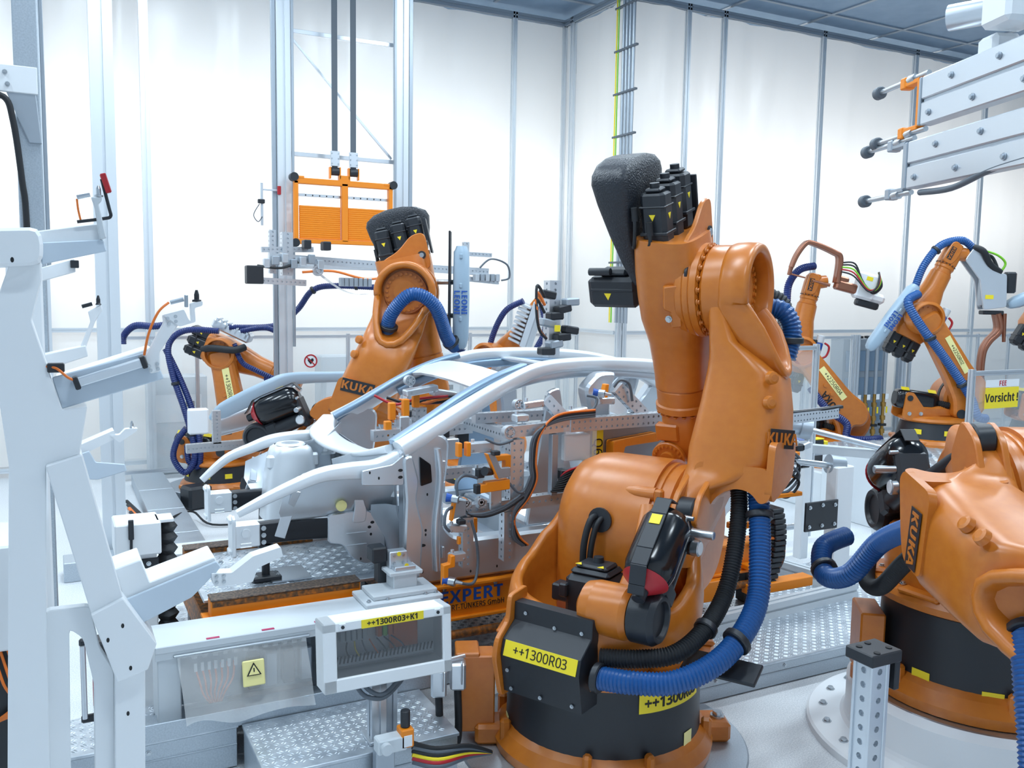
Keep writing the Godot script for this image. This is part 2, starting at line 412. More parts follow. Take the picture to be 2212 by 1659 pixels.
func foil_wall(called: String, a: Vector3, b: Vector3, posts: Array, seed_n: int):
	var w = Node3D.new(); w.name = numbered(called); add_child(w); w.set_meta("kind", "structure"); w.position = a
	var d = (b - a).normalized(); var nrm = Vector3.UP.cross(d) * -1.0      # into the room
	if nrm.z < 0 or (absf(nrm.z) < 0.1 and nrm.x > 0): nrm = -nrm
	var n = FastNoiseLite.new(); n.seed = seed_n; n.frequency = 0.5
	for i in posts.size() - 1:
		var rows = []; var x0: float = posts[i] + 0.03; var x1: float = posts[i + 1] - 0.03; var m = maxi(4, int((x1 - x0) / 0.12))
		for r in 15:
			var y = 2.05 + 5.2 * r / 14.0; var g = PackedVector3Array()
			for j in m + 1:
				var x = lerpf(x0, x1, float(j) / m); var e = sin(PI * j / m)
				g.append(d * x + Vector3.UP * y + nrm * (e * (0.13 * n.get_noise_2d(x * 2.6, y * 0.22) * (0.3 + 0.7 * r / 14.0) + 0.02 * n.get_noise_2d(x * 9.0, y * 0.8 + 50.0))))
			rows.append(g)
		var s = st(); sheet(s, rows, 0.0); part(w, "panel", s, M.panel)
		s = st(); rows = []
		for y in [0.15, 2.0]: rows.append(PackedVector3Array([d * x0 + Vector3.UP * y, d * x1 + Vector3.UP * y]))
		sheet(s, rows, 0.0); part(w, "lower_panel", s, M.panel)
		s = st(); profile(s, d * posts[i] + nrm * 0.05, d * posts[i] + nrm * 0.05 + Vector3.UP * 7.35, 0.08, 0.08, nrm); part(w, "post", s, M.frame)
	var s2 = st(); profile(s2, Vector3.UP * 7.3 + nrm * 0.05, d * a.distance_to(b) + Vector3.UP * 7.3 + nrm * 0.05, 0.08, 0.1, nrm); part(w, "top_rail", s2, M.alu_dark)
	s2 = st(); profile(s2, Vector3.UP * 2.03 + nrm * 0.04, d * a.distance_to(b) + Vector3.UP * 2.03 + nrm * 0.04, 0.06, 0.06, nrm); part(w, "mid_rail", s2, M.frame)
	s2 = st(); profile(s2, Vector3.UP * 0.1 + nrm * 0.04, d * a.distance_to(b) + Vector3.UP * 0.1 + nrm * 0.04, 0.06, 0.06, nrm); part(w, "bottom_rail", s2, M.frame)

# ---------------------------------------------------------------- tread plate walkways
func tread(parent: Node, x0: float, x1: float, z0: float, z1: float, y: float, pitch := 0.045):
	if not shared.has("bar"):
		var s = st(); var p = []
		for e in [[-1.0, 0.0, 0], [-0.5, 0.2, 0.5], [0.0, 0.24, 0.6], [0.5, 0.2, 0.5], [1.0, 0.0, 0]]: p.append(PackedVector3Array([Vector3(e[0], 0, -e[1]), Vector3(e[0], e[2] * 0.3, 0), Vector3(e[0], 0, e[1])]))
		loft(s, p, false, false, false); shared.bar = mesh_of(s)
	var mm = MultiMesh.new(); mm.transform_format = MultiMesh.TRANSFORM_3D; mm.mesh = shared.bar
	var nx = int((x1 - x0 - 0.02) / pitch); var nz = int((z1 - z0 - 0.02) / pitch); var xs = []
	for i in nx:
		for j in nz:
			var a = PI / 4 if (i + j) % 2 else -PI / 4
			for o in [-0.22, 0.22]:
				var bs = Basis(Vector3.UP, a).scaled(Vector3.ONE * pitch * 0.42)
				xs.append(Transform3D(bs, Vector3(x0 + 0.03 + pitch * i, y, z0 + 0.03 + pitch * j) + bs.z * o * 2.0))
	mm.instance_count = xs.size()
	for k in xs.size(): mm.set_instance_transform(k, xs[k])
	var m = MultiMeshInstance3D.new(); m.name = "tread_bars"; m.multimesh = mm; m.material_override = M.tread; parent.add_child(m, true); m.set_meta("kind", "stuff")
func deck(label: String, x0: float, x1: float, z0: float, z1: float, y: float, group := "tread plate decks"):
	var t = thing("tread_plate_deck", label, "walkway", Vector3(x0, 0, z0), 0, group)
	var w = x1 - x0; var d = z1 - z0
	var s = st(); bx(s, w / 2, y - 0.01, d / 2, w, 0.02, d, 0.003); part(t, "tread_plate", s, M.tread)
	tread(t, 0, w, 0, d, y)
	for e in [[w / 2, d - 0.015, w - 0.02, 0.02], [w / 2, 0.015, w - 0.02, 0.02], [0.015, d / 2, 0.02, d - 0.05], [w - 0.015, d / 2, 0.02, d - 0.05]]:
		s = st(); bx(s, e[0], (y - 0.02) / 2 + 0.004, e[1], e[2], y - 0.028, e[3], 0.002); part(t, "side_panel", s, M.galv)
		if e[2] > 0.5:
			s = st(); bx(s, e[0], y * 0.55, e[1] + (0.012 if e[1] > d / 2 else -0.012), e[2], 0.01, 0.006, 0.001); part(t, "seam_strip", s, M.alu_dark)
			for k in int(e[2] / 0.6): bolt(t, Vector3(0.2 + 0.6 * k, y * 0.75, e[1] + (0.01 if e[1] > d / 2 else -0.01)), Vector3(0, 0, 1 if e[1] > d / 2 else -1), 0.012)
	return t
func build_walkways():
	deck("chequered tread plate deck below the yellow labelled control box", 0.88, 1.93, -4.89, -4.29, 0.25)
	deck("narrow tread plate strip left of the control box post", -1.6, 0.865, -5.35, -4.9, 0.25)
	deck("wide tread plate walkway right of the foreground robot", 3.62, 7.6, -6.0, -4.4, 0.18)

# ---------------------------------------------------------------- heavy robot: x forward, y up, z to its right
# lean: link arm forward of upright (degrees); fore: forearm from hanging straight down, swung forward (degrees)
func heavy_robot(called: String, label: String, pos: Vector3, turn: float, lean: float, fore: float, base_turn := 0.0, eye := Vector2(-0.42, 0.86)) -> Node3D:
	var r = thing(called, label, "robot", pos, deg_to_rad(turn), "heavy orange robots")
	var s = st()
	# base casting with four feet
	lathe(s, at(Vector3.ZERO), [[0.64, -0.1], [0.65, -0.04], [0.61, 0.03], [0.56, 0.07]], 48)
	for k in 4:
		var a = deg_to_rad(base_turn + 45 + 90 * k); var d = Vector3(cos(a), 0, sin(a))
		box(s, Transform3D(Basis(d, Vector3.UP, d.cross(Vector3.UP)), d * 0.66 + Vector3(0, -0.04, 0)), Vector3(0.2, 0.12, 0.2), 0.02)
		for g in [-0.28, 0.28]:
			var e = Vector3(cos(a + g), 0, sin(a + g))
			box(s, Transform3D(Basis(e, Vector3.UP, e.cross(Vector3.UP)), e * 0.61 + Vector3(0, 0.0, 0)), Vector3(0.06, 0.2, 0.05), 0.015)
	part(r, "base_casting", s, M.orange)
	for k in 4:
		var a = deg_to_rad(base_turn + 45 + 90 * k); bolt(r, Vector3(cos(a) * 0.7, 0.02, sin(a) * 0.7), Vector3.UP, 0.035, M.steel, "anchor_bolt")
	s = st(); lathe(s, at(Vector3.ZERO), [[0.57, -0.06], [0.575, 0.0], [0.56, 0.43], [0.54, 0.45]], 64)
	part(r, "base_drum", s, M.black, "black drum around the slewing gear")
	s = st(); lathe(s, at(Vector3.ZERO), [[0.58, 0.44], [0.63, 0.46], [0.64, 0.5], [0.62, 0.53], [0.3, 0.55]], 56)
	for a in [60, 115, 250, 300, 350]:
		var d = Vector3(cos(deg_to_rad(a)), 0, sin(deg_to_rad(a)))
		box(s, Transform3D(Basis(d, Vector3.UP, d.cross(Vector3.UP)), d * 0.56 + Vector3(0, 0.54, 0)), Vector3(0.14, 0.03, 0.26), 0.012)
	part(r, "turntable", s, M.orange)
	for a in [75, 110, 255, 285]: bolt(r, Vector3(cos(deg_to_rad(a)) * 0.57, 0.553, sin(deg_to_rad(a)) * 0.57), Vector3.UP, 0.016)
	# open bowl of the slewing column: rim climbs from the back to the shoulder
	s = st()
	var hs = [[0, 1.5], [25, 1.48], [45, 1.36], [62, 1.12], [80, 0.93], [110, 0.84], [150, 0.82], [180, 0.82], [215, 0.84], [250, 0.88], [270, 0.94], [290, 1.08], [308, 1.26], [325, 1.42], [340, 1.49], [360, 1.5]]
	var rings = []
	var lev = [[0.0, 0.0], [0.0, 0.6], [0.012, 0.93], [0.028, 0.985], [0.05, 1.0], [0.075, 0.985], [0.085, 0.93], [0.095, 0.55], [0.12, 0.15], [0.3, 0.1]]
	for l in lev:
		var g = PackedVector3Array()
		for j in 72:
			var a = 360.0 * j / 72.0; var h = 0.0
			for k in hs.size() - 1:
				if a >= hs[k][0] and a <= hs[k + 1][0]:
					var t: float = (a - hs[k][0]) / (hs[k + 1][0] - hs[k][0]); h = lerpf(hs[k][1], hs[k + 1][1], t * t * (3 - 2 * t) * 0.5 + t * 0.5)
			var bulge = 0.02 * sin(PI * l[1]) + 0.02 * clampf(cos(deg_to_rad(a - 265)), 0, 1) * l[1]
			var rr: float = 0.55 + bulge - l[0]
			g.append(Vector3(cos(deg_to_rad(a)) * rr, 0.5 + (h - 0.5) * l[1], sin(deg_to_rad(a)) * rr))
		rings.append(g)
	loft(s, rings, true, true)
	# shoulder drum across the top of the bowl
	var sec = []
	for z in [[-0.46, 0.5], [-0.44, 0.7], [-0.39, 0.87], [-0.3, 0.97], [-0.2, 1.0], [0.2, 1.0]]:
		var g = PackedVector3Array(); var rr: float = 0.43 * z[1]
		for j in 25:
			var a = -0.08 + (PI + 0.16) * j / 24.0; g.append(Vector3(0.5 + rr * cos(a), 1.1 + rr * sin(a), z[0]))
		g.append(Vector3(0.5 - rr, 0.75, z[0])); g.append(Vector3(0.5 - rr, 0.52, z[0])); g.append(Vector3(0.5 + rr * 0.4, 0.52, z[0])); g.append(Vector3(0.5 + rr * 0.9, 0.75, z[0]))
		sec.append(g)
	loft(s, sec)
	sweep(s, [Vector3(0.22, 1.36, -0.02), Vector3(0.2, 1.36, 0.1), Vector3(0.2, 1.36, 0.22)], [Vector2(0.02, 0.03), Vector2(0.04, 0.05), Vector2(0.045, 0.055)], Vector3(-1, 1, 0).normalized(), 4, 2.2)
	sweep(s, [Vector3(-0.38, 0.72, 0.2), Vector3(-0.28, 0.9, 0.26), Vector3(-0.12, 1.12, 0.27), Vector3(0.05, 1.33, 0.23)], [Vector2(0.05, 0.1), Vector2(0.035, 0.06), Vector2(0.03, 0.05), Vector2(0.03, 0.04)], Vector3(0, 0, 1), 5, 3.0)
	part(r, "slewing_column", s, M.orange)
	s = st(); var zx = Transform3D(Basis(Vector3(1, 0, 0), Vector3(0, 0, 1), Vector3(0, -1, 0)), Vector3(0.5, 1.1, 0))
	lathe(s, zx, [[0.40, 0.19], [0.41, 0.2], [0.41, 0.235], [0.40, 0.24], [0.40, 0.275], [0.41, 0.28], [0.41, 0.31], [0.38, 0.33]], 48)
	part(r, "shoulder_gear", s, M.orange)
	s = st(); bx(s, 0.12, 1.32, 0.27, 0.05, 0.2, 0.05, 0.01); bx(s, 0.08, 1.22, 0.24, 0.07, 0.05, 0.1, 0.01); part(r, "bracket", s, M.orange)
	bolt(r, Vector3(0.05, 1.24, 0.21), Vector3(-1, 0.2, 0), 0.02)
	s = st(); box(s, at(Vector3(0.13, 1.27, 0.21), Vector3(0, 0, 25)), Vector3(0.03, 0.09, 0.05), 0.01); part(r, "stop_block", s, M.black)
	# motor lying in the bowl, with its cables
	s = st(); bx(s, -0.12, 0.76, 0.0, 0.24, 0.36, 0.3, 0.03); bx(s, -0.12, 0.955, 0.0, 0.2, 0.04, 0.25, 0.02); bx(s, -0.12, 0.985, 0, 0.15, 0.03, 0.2, 0.012)
	cyl(s, Vector3(-0.1, 0.99, 0), Vector3(-0.1, 1.03, 0), 0.035, 0.03, 14); bx(s, -0.25, 0.85, -0.14, 0.05, 0.08, 0.05, 0.008); bx(s, -0.14, 0.8, -0.2, 0.1, 0.1, 0.12, 0.01)
	part(r, "shoulder_motor", s, M.black)
	for z in [-0.07, 0.07]:
		s = st(); prism(s, Transform3D(Basis(Vector3(0, 0, 1), Vector3(1, 0, 0), Vector3.UP), Vector3(-0.2, 1.004, z)), poly([-0.02, -0.015, 0.02, -0.015, 0, 0.022]), 0.003); part(r, "warning_mark", s, M.yellow)
	s = st(); tube(s, [Vector3(0.09, 1.22, -0.1), Vector3(0.02, 1.2, -0.12), Vector3(-0.02, 1.05, -0.14), Vector3(-0.02, 0.85, -0.14)], 0.02, 8); tube(s, [Vector3(0.09, 1.22, -0.06), Vector3(0.03, 1.18, -0.08), Vector3(0.0, 1.05, -0.1), Vector3(-0.01, 0.85, -0.11)], 0.018, 8)
	part(r, "motor_cable", s, M.rubber)
	s = st(); cyl(s, Vector3(0.075, 1.2, -0.08), Vector3(0.06, 1.2, -0.08), 0.075, 0.075, 20); part(r, "cable_hole", s, M.black)
	# black sheet metal cover hung on the back
	var cn = Vector3(-0.93, 0, -0.06).normalized(); var ct = Vector3(0, 1, 0).cross(cn).normalized()
	var cx = Transform3D(Basis(cn, Vector3.UP, -ct), Vector3(0, 0, 0))
	s = st(); prism(s, cx, poly([0.5, 0.84, 0.57, 0.84, 0.575, 0.74, 0.68, 0.66, 0.7, 0.58, 0.66, 0.36, 0.5, 0.36]), 0.5, 0.004)
	part(r, "connection_cover", s, M.black)
	s = st(); prism(s, cx * at(Vector3(0, 0, 0.265)), round_poly([0.44, 0.9, 0.6, 0.88, 0.62, 0.74, 0.72, 0.66, 0.74, 0.56, 0.68, 0.33, 0.5, 0.33], 0.03, 3), 0.03, 0.004); part(r, "cover_flange", s, M.orange)
	for e in [[0.577, 0.79, 0.17], [0.577, 0.75, -0.02], [0.577, 0.76, -0.19], [0.675, 0.4, -0.2], [0.675, 0.39, 0.0], [0.675, 0.39, 0.19], [0.7, 0.5, 0.2]]: bolt(r, cx * Vector3(e[0], e[1], e[2]), cn, 0.009)
	# lug and counterbalance
	s = st(); lathe(s, Transform3D(zx.basis, Vector3(eye.x, eye.y, 0)), [[0.06, 0.06], [0.13, 0.1], [0.145, 0.16], [0.145, 0.34], [0.13, 0.375]], 32)
	box(s, at(Vector3(eye.x + 0.08, eye.y - 0.18, 0.22)), Vector3(0.2, 0.26, 0.2), 0.03); part(r, "counterbalance_lug", s, M.orange)
	var la = deg_to_rad(lean)
	var lk = Transform3D(Basis(Vector3(0, 0, 1), -la), Vector3(0.5, 1.1, 0))           # link arm frame, origin on the shoulder axis
	var p0 = Vector3(eye.x, eye.y, 0.455); var p1 = lk * Vector3(-0.42, 0.16, 0.455)
	var bd = (p1 - p0).normalized(); var bl = p0.distance_to(p1); var bn = Vector3(0, 0, 1).cross(bd).normalized()
	s = st(); lathe(s, Transform3D(zx.basis, Vector3(p0.x, p0.y, 0)), [[0.12, 0.375], [0.14, 0.385], [0.14, 0.50], [0.12, 0.53], [0.1, 0.53], [0.09, 0.51]], 32); part(r, "counterbalance_eye", s, M.black)
	s = st(); cyl(s, p0 + bd * 0.1, p0 + bd * 0.52, 0.075, 0.07, 20, 0.01); box(s, Transform3D(Basis(bn, bd, Vector3(0, 0, 1)), p0 + bd * 0.16), Vector3(0.16, 0.12, 0.15), 0.02)
	box(s, Transform3D(Basis(bn, bd, Vector3(0, 0, 1)), p0 + bd * 0.5 + bn * 0.06), Vector3(0.3, 0.07, 0.2), 0.02); part(r, "counterbalance_cylinder", s, M.black)
	s = st(); cyl(s, p0 + bd * 0.5, p1, 0.035, 0.035, 14); cyl(s, p1 - Vector3(0, 0, 0.05), p1 + Vector3(0, 0, 0.05), 0.085, 0.085, 24, 0.01); part(r, "counterbalance_rod", s, M.black)
	s = st(); var bo = p0 + bn * 0.2; var bp = []
	for e in [[0.05, 0.03], [0.07, 0.07], [0.11, 0.12], [0.17, 0.135], [0.44, 0.135], [0.5, 0.11], [0.53, 0.05]]: bp.append([e[1], e[0]])
	lathe(s, Transform3D(Basis(bn, bd, Vector3(0, 0, 1)), bo), bp, 28, false); part(r, "gas_bottle", s, M.gloss_black, "glossy black gas bottle")
	s = st(); lathe(s, Transform3D(Basis(bn, bd, Vector3(0, 0, 1)), bo), [[0.045, 0.035], [0.095, 0.075], [0.124, 0.1], [0.11, 0.1]], 28); part(r, "bottle_collar", s, M.red, "red ring sticker")
	s = st(); cyl(s, bo - bd * 0.02, bo + bd * 0.06, 0.035, 0.04, 16); part(r, "bottle_cap", s, M.black)
	s = st(); var wv = [] # strap: over the outside of the bottle
	for e in [[0.05, -0.02], [0.075, 0.02], [0.14, 0.1], [0.148, 0.2], [0.148, 0.42], [0.148, 0.52], [0.06, 0.56]]: wv.append(bo + bn * e[0] + bd * e[1])
	for i in wv.size() - 1: beam(s, wv[i], wv[i + 1], 0.09, 0.008, bn)
	part(r, "bottle_strap", s, M.black)
	plate(r, "sticker", 0.06, 0.06, Transform3D(Basis(Vector3(0, 0, -1), bd, bn), bo + bn * 0.155 + bd * 0.38), M.yellow)
	s = st(); cyl(s, p0 + bd * 0.5 + Vector3(0, 0, 0.1) + bn * 0.1, p0 + bd * 0.5 + Vector3(0, 0, 0.23) + bn * 0.1, 0.024, 0.024, 14, 0.004); cyl(s, p0 + bd * 0.52 + Vector3(0, 0, 0.08) + bn * 0.2, p0 + bd * 0.52 + Vector3(0, 0, 0.13) + bn * 0.2, 0.015, 0.012, 10); part(r, "valve", s, M.steel)
	s = st(); cyl(s, p0 + bd * 0.47 + Vector3(0, 0, 0.09), p0 + bd * 0.47 + Vector3(0, 0, 0.14), 0.045, 0.045, 20, 0.006); var gg = part(r, "pressure_gauge", s, M.steel)
	s = st(); cyl(s, p0 + bd * 0.47 + Vector3(0, 0, 0.14), p0 + bd * 0.47 + Vector3(0, 0, 0.143), 0.036, 0.036, 20); part(gg, "dial", s, M.paint)
	# link arm
	var L = 1.49
	s = st()
	lathe(s, Transform3D(zx.basis, Vector3.ZERO), [[0.36, 0.30], [0.385, 0.32], [0.385, 0.40], [0.34, 0.43]], 40)
	var lr = []
	for e in [[-0.16, -0.28, 0.13, 0.40, 0.07], [0.06, -0.2, 0.24, 0.41, 0.09], [0.22, -0.1, 0.3, 0.42, 0.10], [0.3, -0.06, 0.3, 0.45, 0.13], [0.36, -0.03, 0.29, 0.53, 0.21], [0.42, -0.02, 0.28, 0.59, 0.265], [0.52, -0.02, 0.28, 0.6, 0.275], [0.8, 0.0, 0.26, 0.61, 0.245], [0.98, 0.02, 0.25, 0.60, 0.22], [1.06, 0.02, 0.25, 0.56, 0.17], [1.16, 0.02, 0.25, 0.49, 0.1], [1.32, 0.01, 0.25, 0.45, 0.07], [1.5, 0.0, 0.24, 0.43, 0.06]]:
		lr.append(ring(Transform3D(Basis.IDENTITY, Vector3(e[1], e[0], e[3])), e[2], e[4], 36, 3.6))
	loft(s, lr)
	# cheek on the outside, below which the hoses come out
	prism(s, Transform3D(Basis(Vector3(0, 0, 1), Vector3.UP, Vector3(-1, 0, 0)), Vector3(-0.26, 0, 0)), round_poly([0.42, 0.45, 0.86, 0.45, 0.875, 0.28, 0.82, 0.24, 0.76, 0.31, 0.66, 0.32, 0.56, 0.26, 0.5, 0.12, 0.42, 0.05], 0.06), 0.07, 0.015, true)
	prism(s, at(Vector3(-0.05, 0, 0.86)), round_poly([-0.24, 0.6, 0.2, 0.6, 0.18, 0.4, 0.05, 0.34, -0.2, 0.26, -0.25, 0.3], 0.06), 0.04, 0.01, true)
	# counterbalance fork
	for z in [0.39, 0.52]: prism(s, at(Vector3(0, 0, z)), round_poly([-0.52, 0.1, -0.46, 0.26, -0.3, 0.36, -0.1, 0.5, -0.05, 0.2, -0.3, 0.04], 0.06), 0.035, 0.006, true)
	# hub at the elbow with a drop shaped rim round the pocket
	lathe(s, Transform3D(zx.basis, Vector3(0, L, 0)), [[0.26, 0.34], [0.275, 0.36], [0.275, 0.48], [0.25, 0.49]], 48)
	var rim = []
	for j in 25:
		var a = -0.55 + (PI + 1.1) * j / 24.0; rim.append(Vector3(cos(a) * 0.255, L + sin(a) * 0.255, 0.55))
	rim.append(Vector3(-0.17, L - 0.28, 0.65)); rim.append(Vector3(-0.08, L - 0.45, 0.73)); rim.append(Vector3(0.02, L - 0.49, 0.75)); rim.append(Vector3(0.12, L - 0.43, 0.73)); rim.append(Vector3(0.19, L - 0.26, 0.65)); rim.append(rim[0])
	sweep(s, rim, [Vector2(0.034, 0.09)], Vector3(0, 0, 1), 2, 3.5, 12)
	var lo = part(r, "link_arm", s, M.orange); lo.transform = lk
	s = st(); lathe(s, Transform3D(zx.basis, Vector3(0, L, 0)), [[0.2, 0.5], [0.2, 0.535], [0.11, 0.54], [0.11, 0.55]], 40); var dk = part(r, "elbow_disc", s, M.orange); dk.transform = lk
	for k in 24: bolt(r, lk * Vector3(cos(TAU * k / 24) * 0.17, L + sin(TAU * k / 24) * 0.17, 0.535), lk.basis * Vector3(0, 0, 1), 0.017, M.orange)
	for y in [0.82, 0.96]:
		s = st(); lathe(s, Transform3D(basis_to(Vector3(-0.6, 0, 0.8)), Vector3(-0.225, y, 0.8)), [[0.04, 0.0], [0.035, 0.03], [0.02, 0.035]], 16); var bs = part(r, "boss", s, M.orange); bs.transform = lk
	# name plate on the outer corner of the link arm
	var nx = lk * Transform3D(Basis(Vector3(0.93, 0, 0.37), Vector3.UP, Vector3(-0.37, 0, 0.93)).orthonormalized(), Vector3(-0.14, 0.62, 0.872)); var nz = lk * Transform3D(Basis(Vector3(1, 0, 0), Vector3(0, 1, 0), Vector3(0, 0, 1)), Vector3(-0.02, 0.5, 0.886))
	r.set_meta("plate_back", nx); r.set_meta("plate_side", nz); r.set_meta("link", lk)
	# forearm: elbow gear, housing, motors; hangs along its own -y
	var fk = Transform3D(lk.basis * Basis(Vector3(0, 0, 1), la + deg_to_rad(fore)), lk * Vector3(0, L, 0))
	r.set_meta("fore", fk)
	s = st(); lathe(s, Transform3D(zx.basis, Vector3.ZERO), [[0.27, 0.18], [0.29, 0.2], [0.29, 0.235], [0.285, 0.24], [0.29, 0.245], [0.29, 0.275], [0.285, 0.28], [0.29, 0.285], [0.29, 0.325], [0.26, 0.335]], 48); part(r, "elbow_gear", s, M.orange).transform = fk
	for k in 24: bolt(r, fk * Vector3(cos(TAU * k / 24) * 0.268, sin(TAU * k / 24) * 0.268, 0.332), fk.basis * Vector3(0, 0, 1), 0.018, M.orange)
	s = st(); var fr = []
	for e in [[0.36, 0.27, 0.19], [0.3, 0.27, 0.2], [0.16, 0.265, 0.21], [0.0, 0.255, 0.21], [-0.15, 0.235, 0.205], [-0.32, 0.2, 0.19], [-0.48, 0.18, 0.178], [-0.55, 0.175, 0.175], [-0.63, 0.175, 0.175]]:
		fr.append(ring(Transform3D(Basis(Vector3(1, 0, 0), 0.12 if e[0] > 0.28 else 0.0), Vector3(0, e[0], 0.10)), e[1], e[2], 36, 3.4 if e[0] > -0.2 else 2.4))
	loft(s, fr)
	prism(s, at(Vector3(0, 0.28, 0.245)), round_poly([-0.2, -0.1, 0.27, -0.1, 0.27, 0.25, 0.14, 0.25, -0.02, 0.12, -0.2, 0.06], 0.07), 0.03, 0.006, true)
	part(r, "forearm", s, M.orange).transform = fk
	for e in [[-0.21, 0.16, 0.262], [0.2, 0.32, 0.262]]:
		s = st(); lathe(s, Transform3D(zx.basis, Vector3(e[0], e[1], 0)), [[0.04, 0.255], [0.04, 0.27], [0.02, 0.272]], 18); part(r, "plug", s, M.black).transform = fk
		s = st(); lathe(s, Transform3D(zx.basis, Vector3(e[0], e[1], 0)), [[0.024, 0.27], [0.022, 0.277]], 16); part(r, "plug_cap", s, M.steel).transform = fk
	s = st(); prism(s, at(Vector3(-0.27, -0.02, 0.17), Vector3(0, -60, 0)), round_poly([-0.04, 0.12, 0.05, 0.12, 0.03, 0.05, 0.05, -0.02, 0.05, -0.14, -0.01, -0.14, -0.01, -0.04, -0.05, -0.02], 0.012), 0.05, 0.006); part(r, "stop_bracket", s, M.orange).transform = fk
	bolt(r, fk * Vector3(-0.3, -0.1, 0.16), fk.basis * Vector3(-1, 0, 0), 0.018)
	s = st(); lathe(s, at(Vector3(0, 0, 0.1)), [[0.17, -0.63], [0.172, -0.64], [0.178, -0.645], [0.178, -0.74], [0.19, -0.75], [0.19, -0.79], [0.17, -0.8]], 40); part(r, "wrist_ring", s, M.orange).transform = fk
	for k in 20: bolt(r, fk * Vector3(cos(TAU * k / 20) * 0.175, -0.8, 0.1 + sin(TAU * k / 20) * 0.175), fk.basis * Vector3(0, -1, 0), 0.012, M.orange)
	s = st(); fr = []
	for e in [[-0.79, 0.15, 0.13], [-0.84, 0.165, 0.13], [-1.0, 0.165, 0.13], [-1.08, 0.15, 0.125], [-1.15, 0.11, 0.11]]: fr.append(ring(Transform3D(Basis.IDENTITY, Vector3(0, e[0], 0.1)), e[1], e[2], 28, 4.0))
	loft(s, fr); bx(s, -0.15, -0.92, 0.03, 0.06, 0.12, 0.16, 0.012); part(r, "wrist", s, M.orange).transform = fk
	s = st(); cyl(s, Vector3(-0.13, -1.1, 0.03), Vector3(-0.19, -1.1, 0.03), 0.115, 0.115, 32, 0.006); cyl(s, Vector3(-0.19, -1.1, 0.03), Vector3(-0.21, -1.1, 0.03), 0.055, 0.05, 24); part(r, "tool_flange", s, M.orange).transform = fk
	for k in 20: bolt(r, fk * Vector3(-0.19, -1.1 + cos(TAU * k / 20) * 0.092, 0.03 + sin(TAU * k / 20) * 0.092), fk.basis * Vector3(-1, 0, 0), 0.011, M.orange)
	for k in 3:
		var x = -0.15 + 0.165 * k; var y = 0.3 + 0.03 * k
		s = st(); prism(s, Transform3D(Basis(Vector3(1, 0, 0), Vector3(0, 0, -1), Vector3.UP), Vector3(x, y + 0.17, 0.07)), poly([-0.07, -0.055, -0.045, -0.08, 0.045, -0.08, 0.07, -0.055, 0.07, 0.055, 0.045, 0.08, -0.045, 0.08, -0.07, 0.055]), 0.34, 0.012)
		bx(s, x, y + 0.1, 0.07, 0.155, 0.02, 0.175, 0.004); bx(s, x, y + 0.26, 0.07, 0.147, 0.012, 0.167, 0.004); bx(s, x, y + 0.355, 0.07, 0.1, 0.025, 0.1, 0.01); cyl(s, Vector3(x, y + 0.36, 0.07), Vector3(x, y + 0.395, 0.07), 0.03, 0.03, 14)
		part(r, "wrist_motor", s, M.black).transform = fk
		for d in [[0, 0, 0.16], [-0.073, 0, 0.07]]:
			s = st(); var f = Basis.IDENTITY if d[2] > 0.1 else Basis(Vector3(0, 0, 1), Vector3.UP, Vector3(-1, 0, 0)); prism(s, Transform3D(f, Vector3(x + d[0], y + 0.2, d[2] - (0.01 if d[2] > 0.1 else 0.0))), poly([-0.02, 0.017, 0.02, 0.017, 0, -0.02]), 0.004); part(r, "warning_mark", s, M.yellow).transform = fk
	s = st()
	for z in [-0.03, 0.06]:
		tube(s, [Vector3(-0.25, 0.52 - z, z), Vector3(-0.26, 0.42 - z, z), Vector3(-0.25, 0.34, z - 0.02), Vector3(-0.2, 0.32, z - 0.05)], 0.012, 8)
		cyl(s, Vector3(-0.25, 0.54 - z, z), Vector3(-0.25, 0.46 - z, z), 0.02, 0.02, 10)
	part(r, "motor_plug", s, M.rubber).transform = fk
	s = st(); bx(s, 0.29, 0.5, 0.1, 0.02, 0.34, 0.13, 0.004); part(r, "cable_plate", s, M.black).transform = fk
	# guard hood beside the motors
	s = st(); fr = []
	for e in [[0.05, 0.0, 0.10, -0.12, 0.03], [0.2, 0.0, 0.16, -0.14, 0.06], [0.4, 0.0, 0.24, -0.15, 0.09], [0.6, 0.0, 0.3, -0.16, 0.12], [0.72, 0.0, 0.32, -0.17, 0.13], [0.77, 0.0, 0.3, -0.17, 0.13], [0.82, 0.0, 0.22, -0.17, 0.125], [0.845, 0.0, 0.1, -0.17, 0.11]]:
		fr.append(ring(Transform3D(Basis.IDENTITY, Vector3(e[1], e[0], e[3])), e[2], e[4], 32, 5.0))
	loft(s, fr); part(r, "motor_hood", s, M.hood, "black moulded guard hood").transform = fk
	# elbow motor on the far side
	s = st(); bx(s, 0.0, 0.0, -0.3, 0.22, 0.2, 0.34, 0.025); bx(s, 0, 0, -0.46, 0.19, 0.17, 0.04, 0.015); bx(s, 0, 0.02, -0.3, 0.23, 0.02, 0.3, 0.004); bx(s, -0.02, 0.12, -0.3, 0.12, 0.05, 0.2, 0.02); cyl(s, Vector3(-0.1, 0.14, -0.45), Vector3(-0.1, 0.14, -0.3), 0.025, 0.025, 10); part(r, "elbow_motor", s, M.black).transform = fk
	s = st(); prism(s, Transform3D(Basis(Vector3(0, 0, 1), Vector3.UP, Vector3(-1, 0, 0)), Vector3(-0.112, -0.02, -0.33)), poly([-0.025, 0.02, 0.025, 0.02, 0, -0.025]), 0.004); part(r, "warning_mark", s, M.yellow).transform = fk
	return r
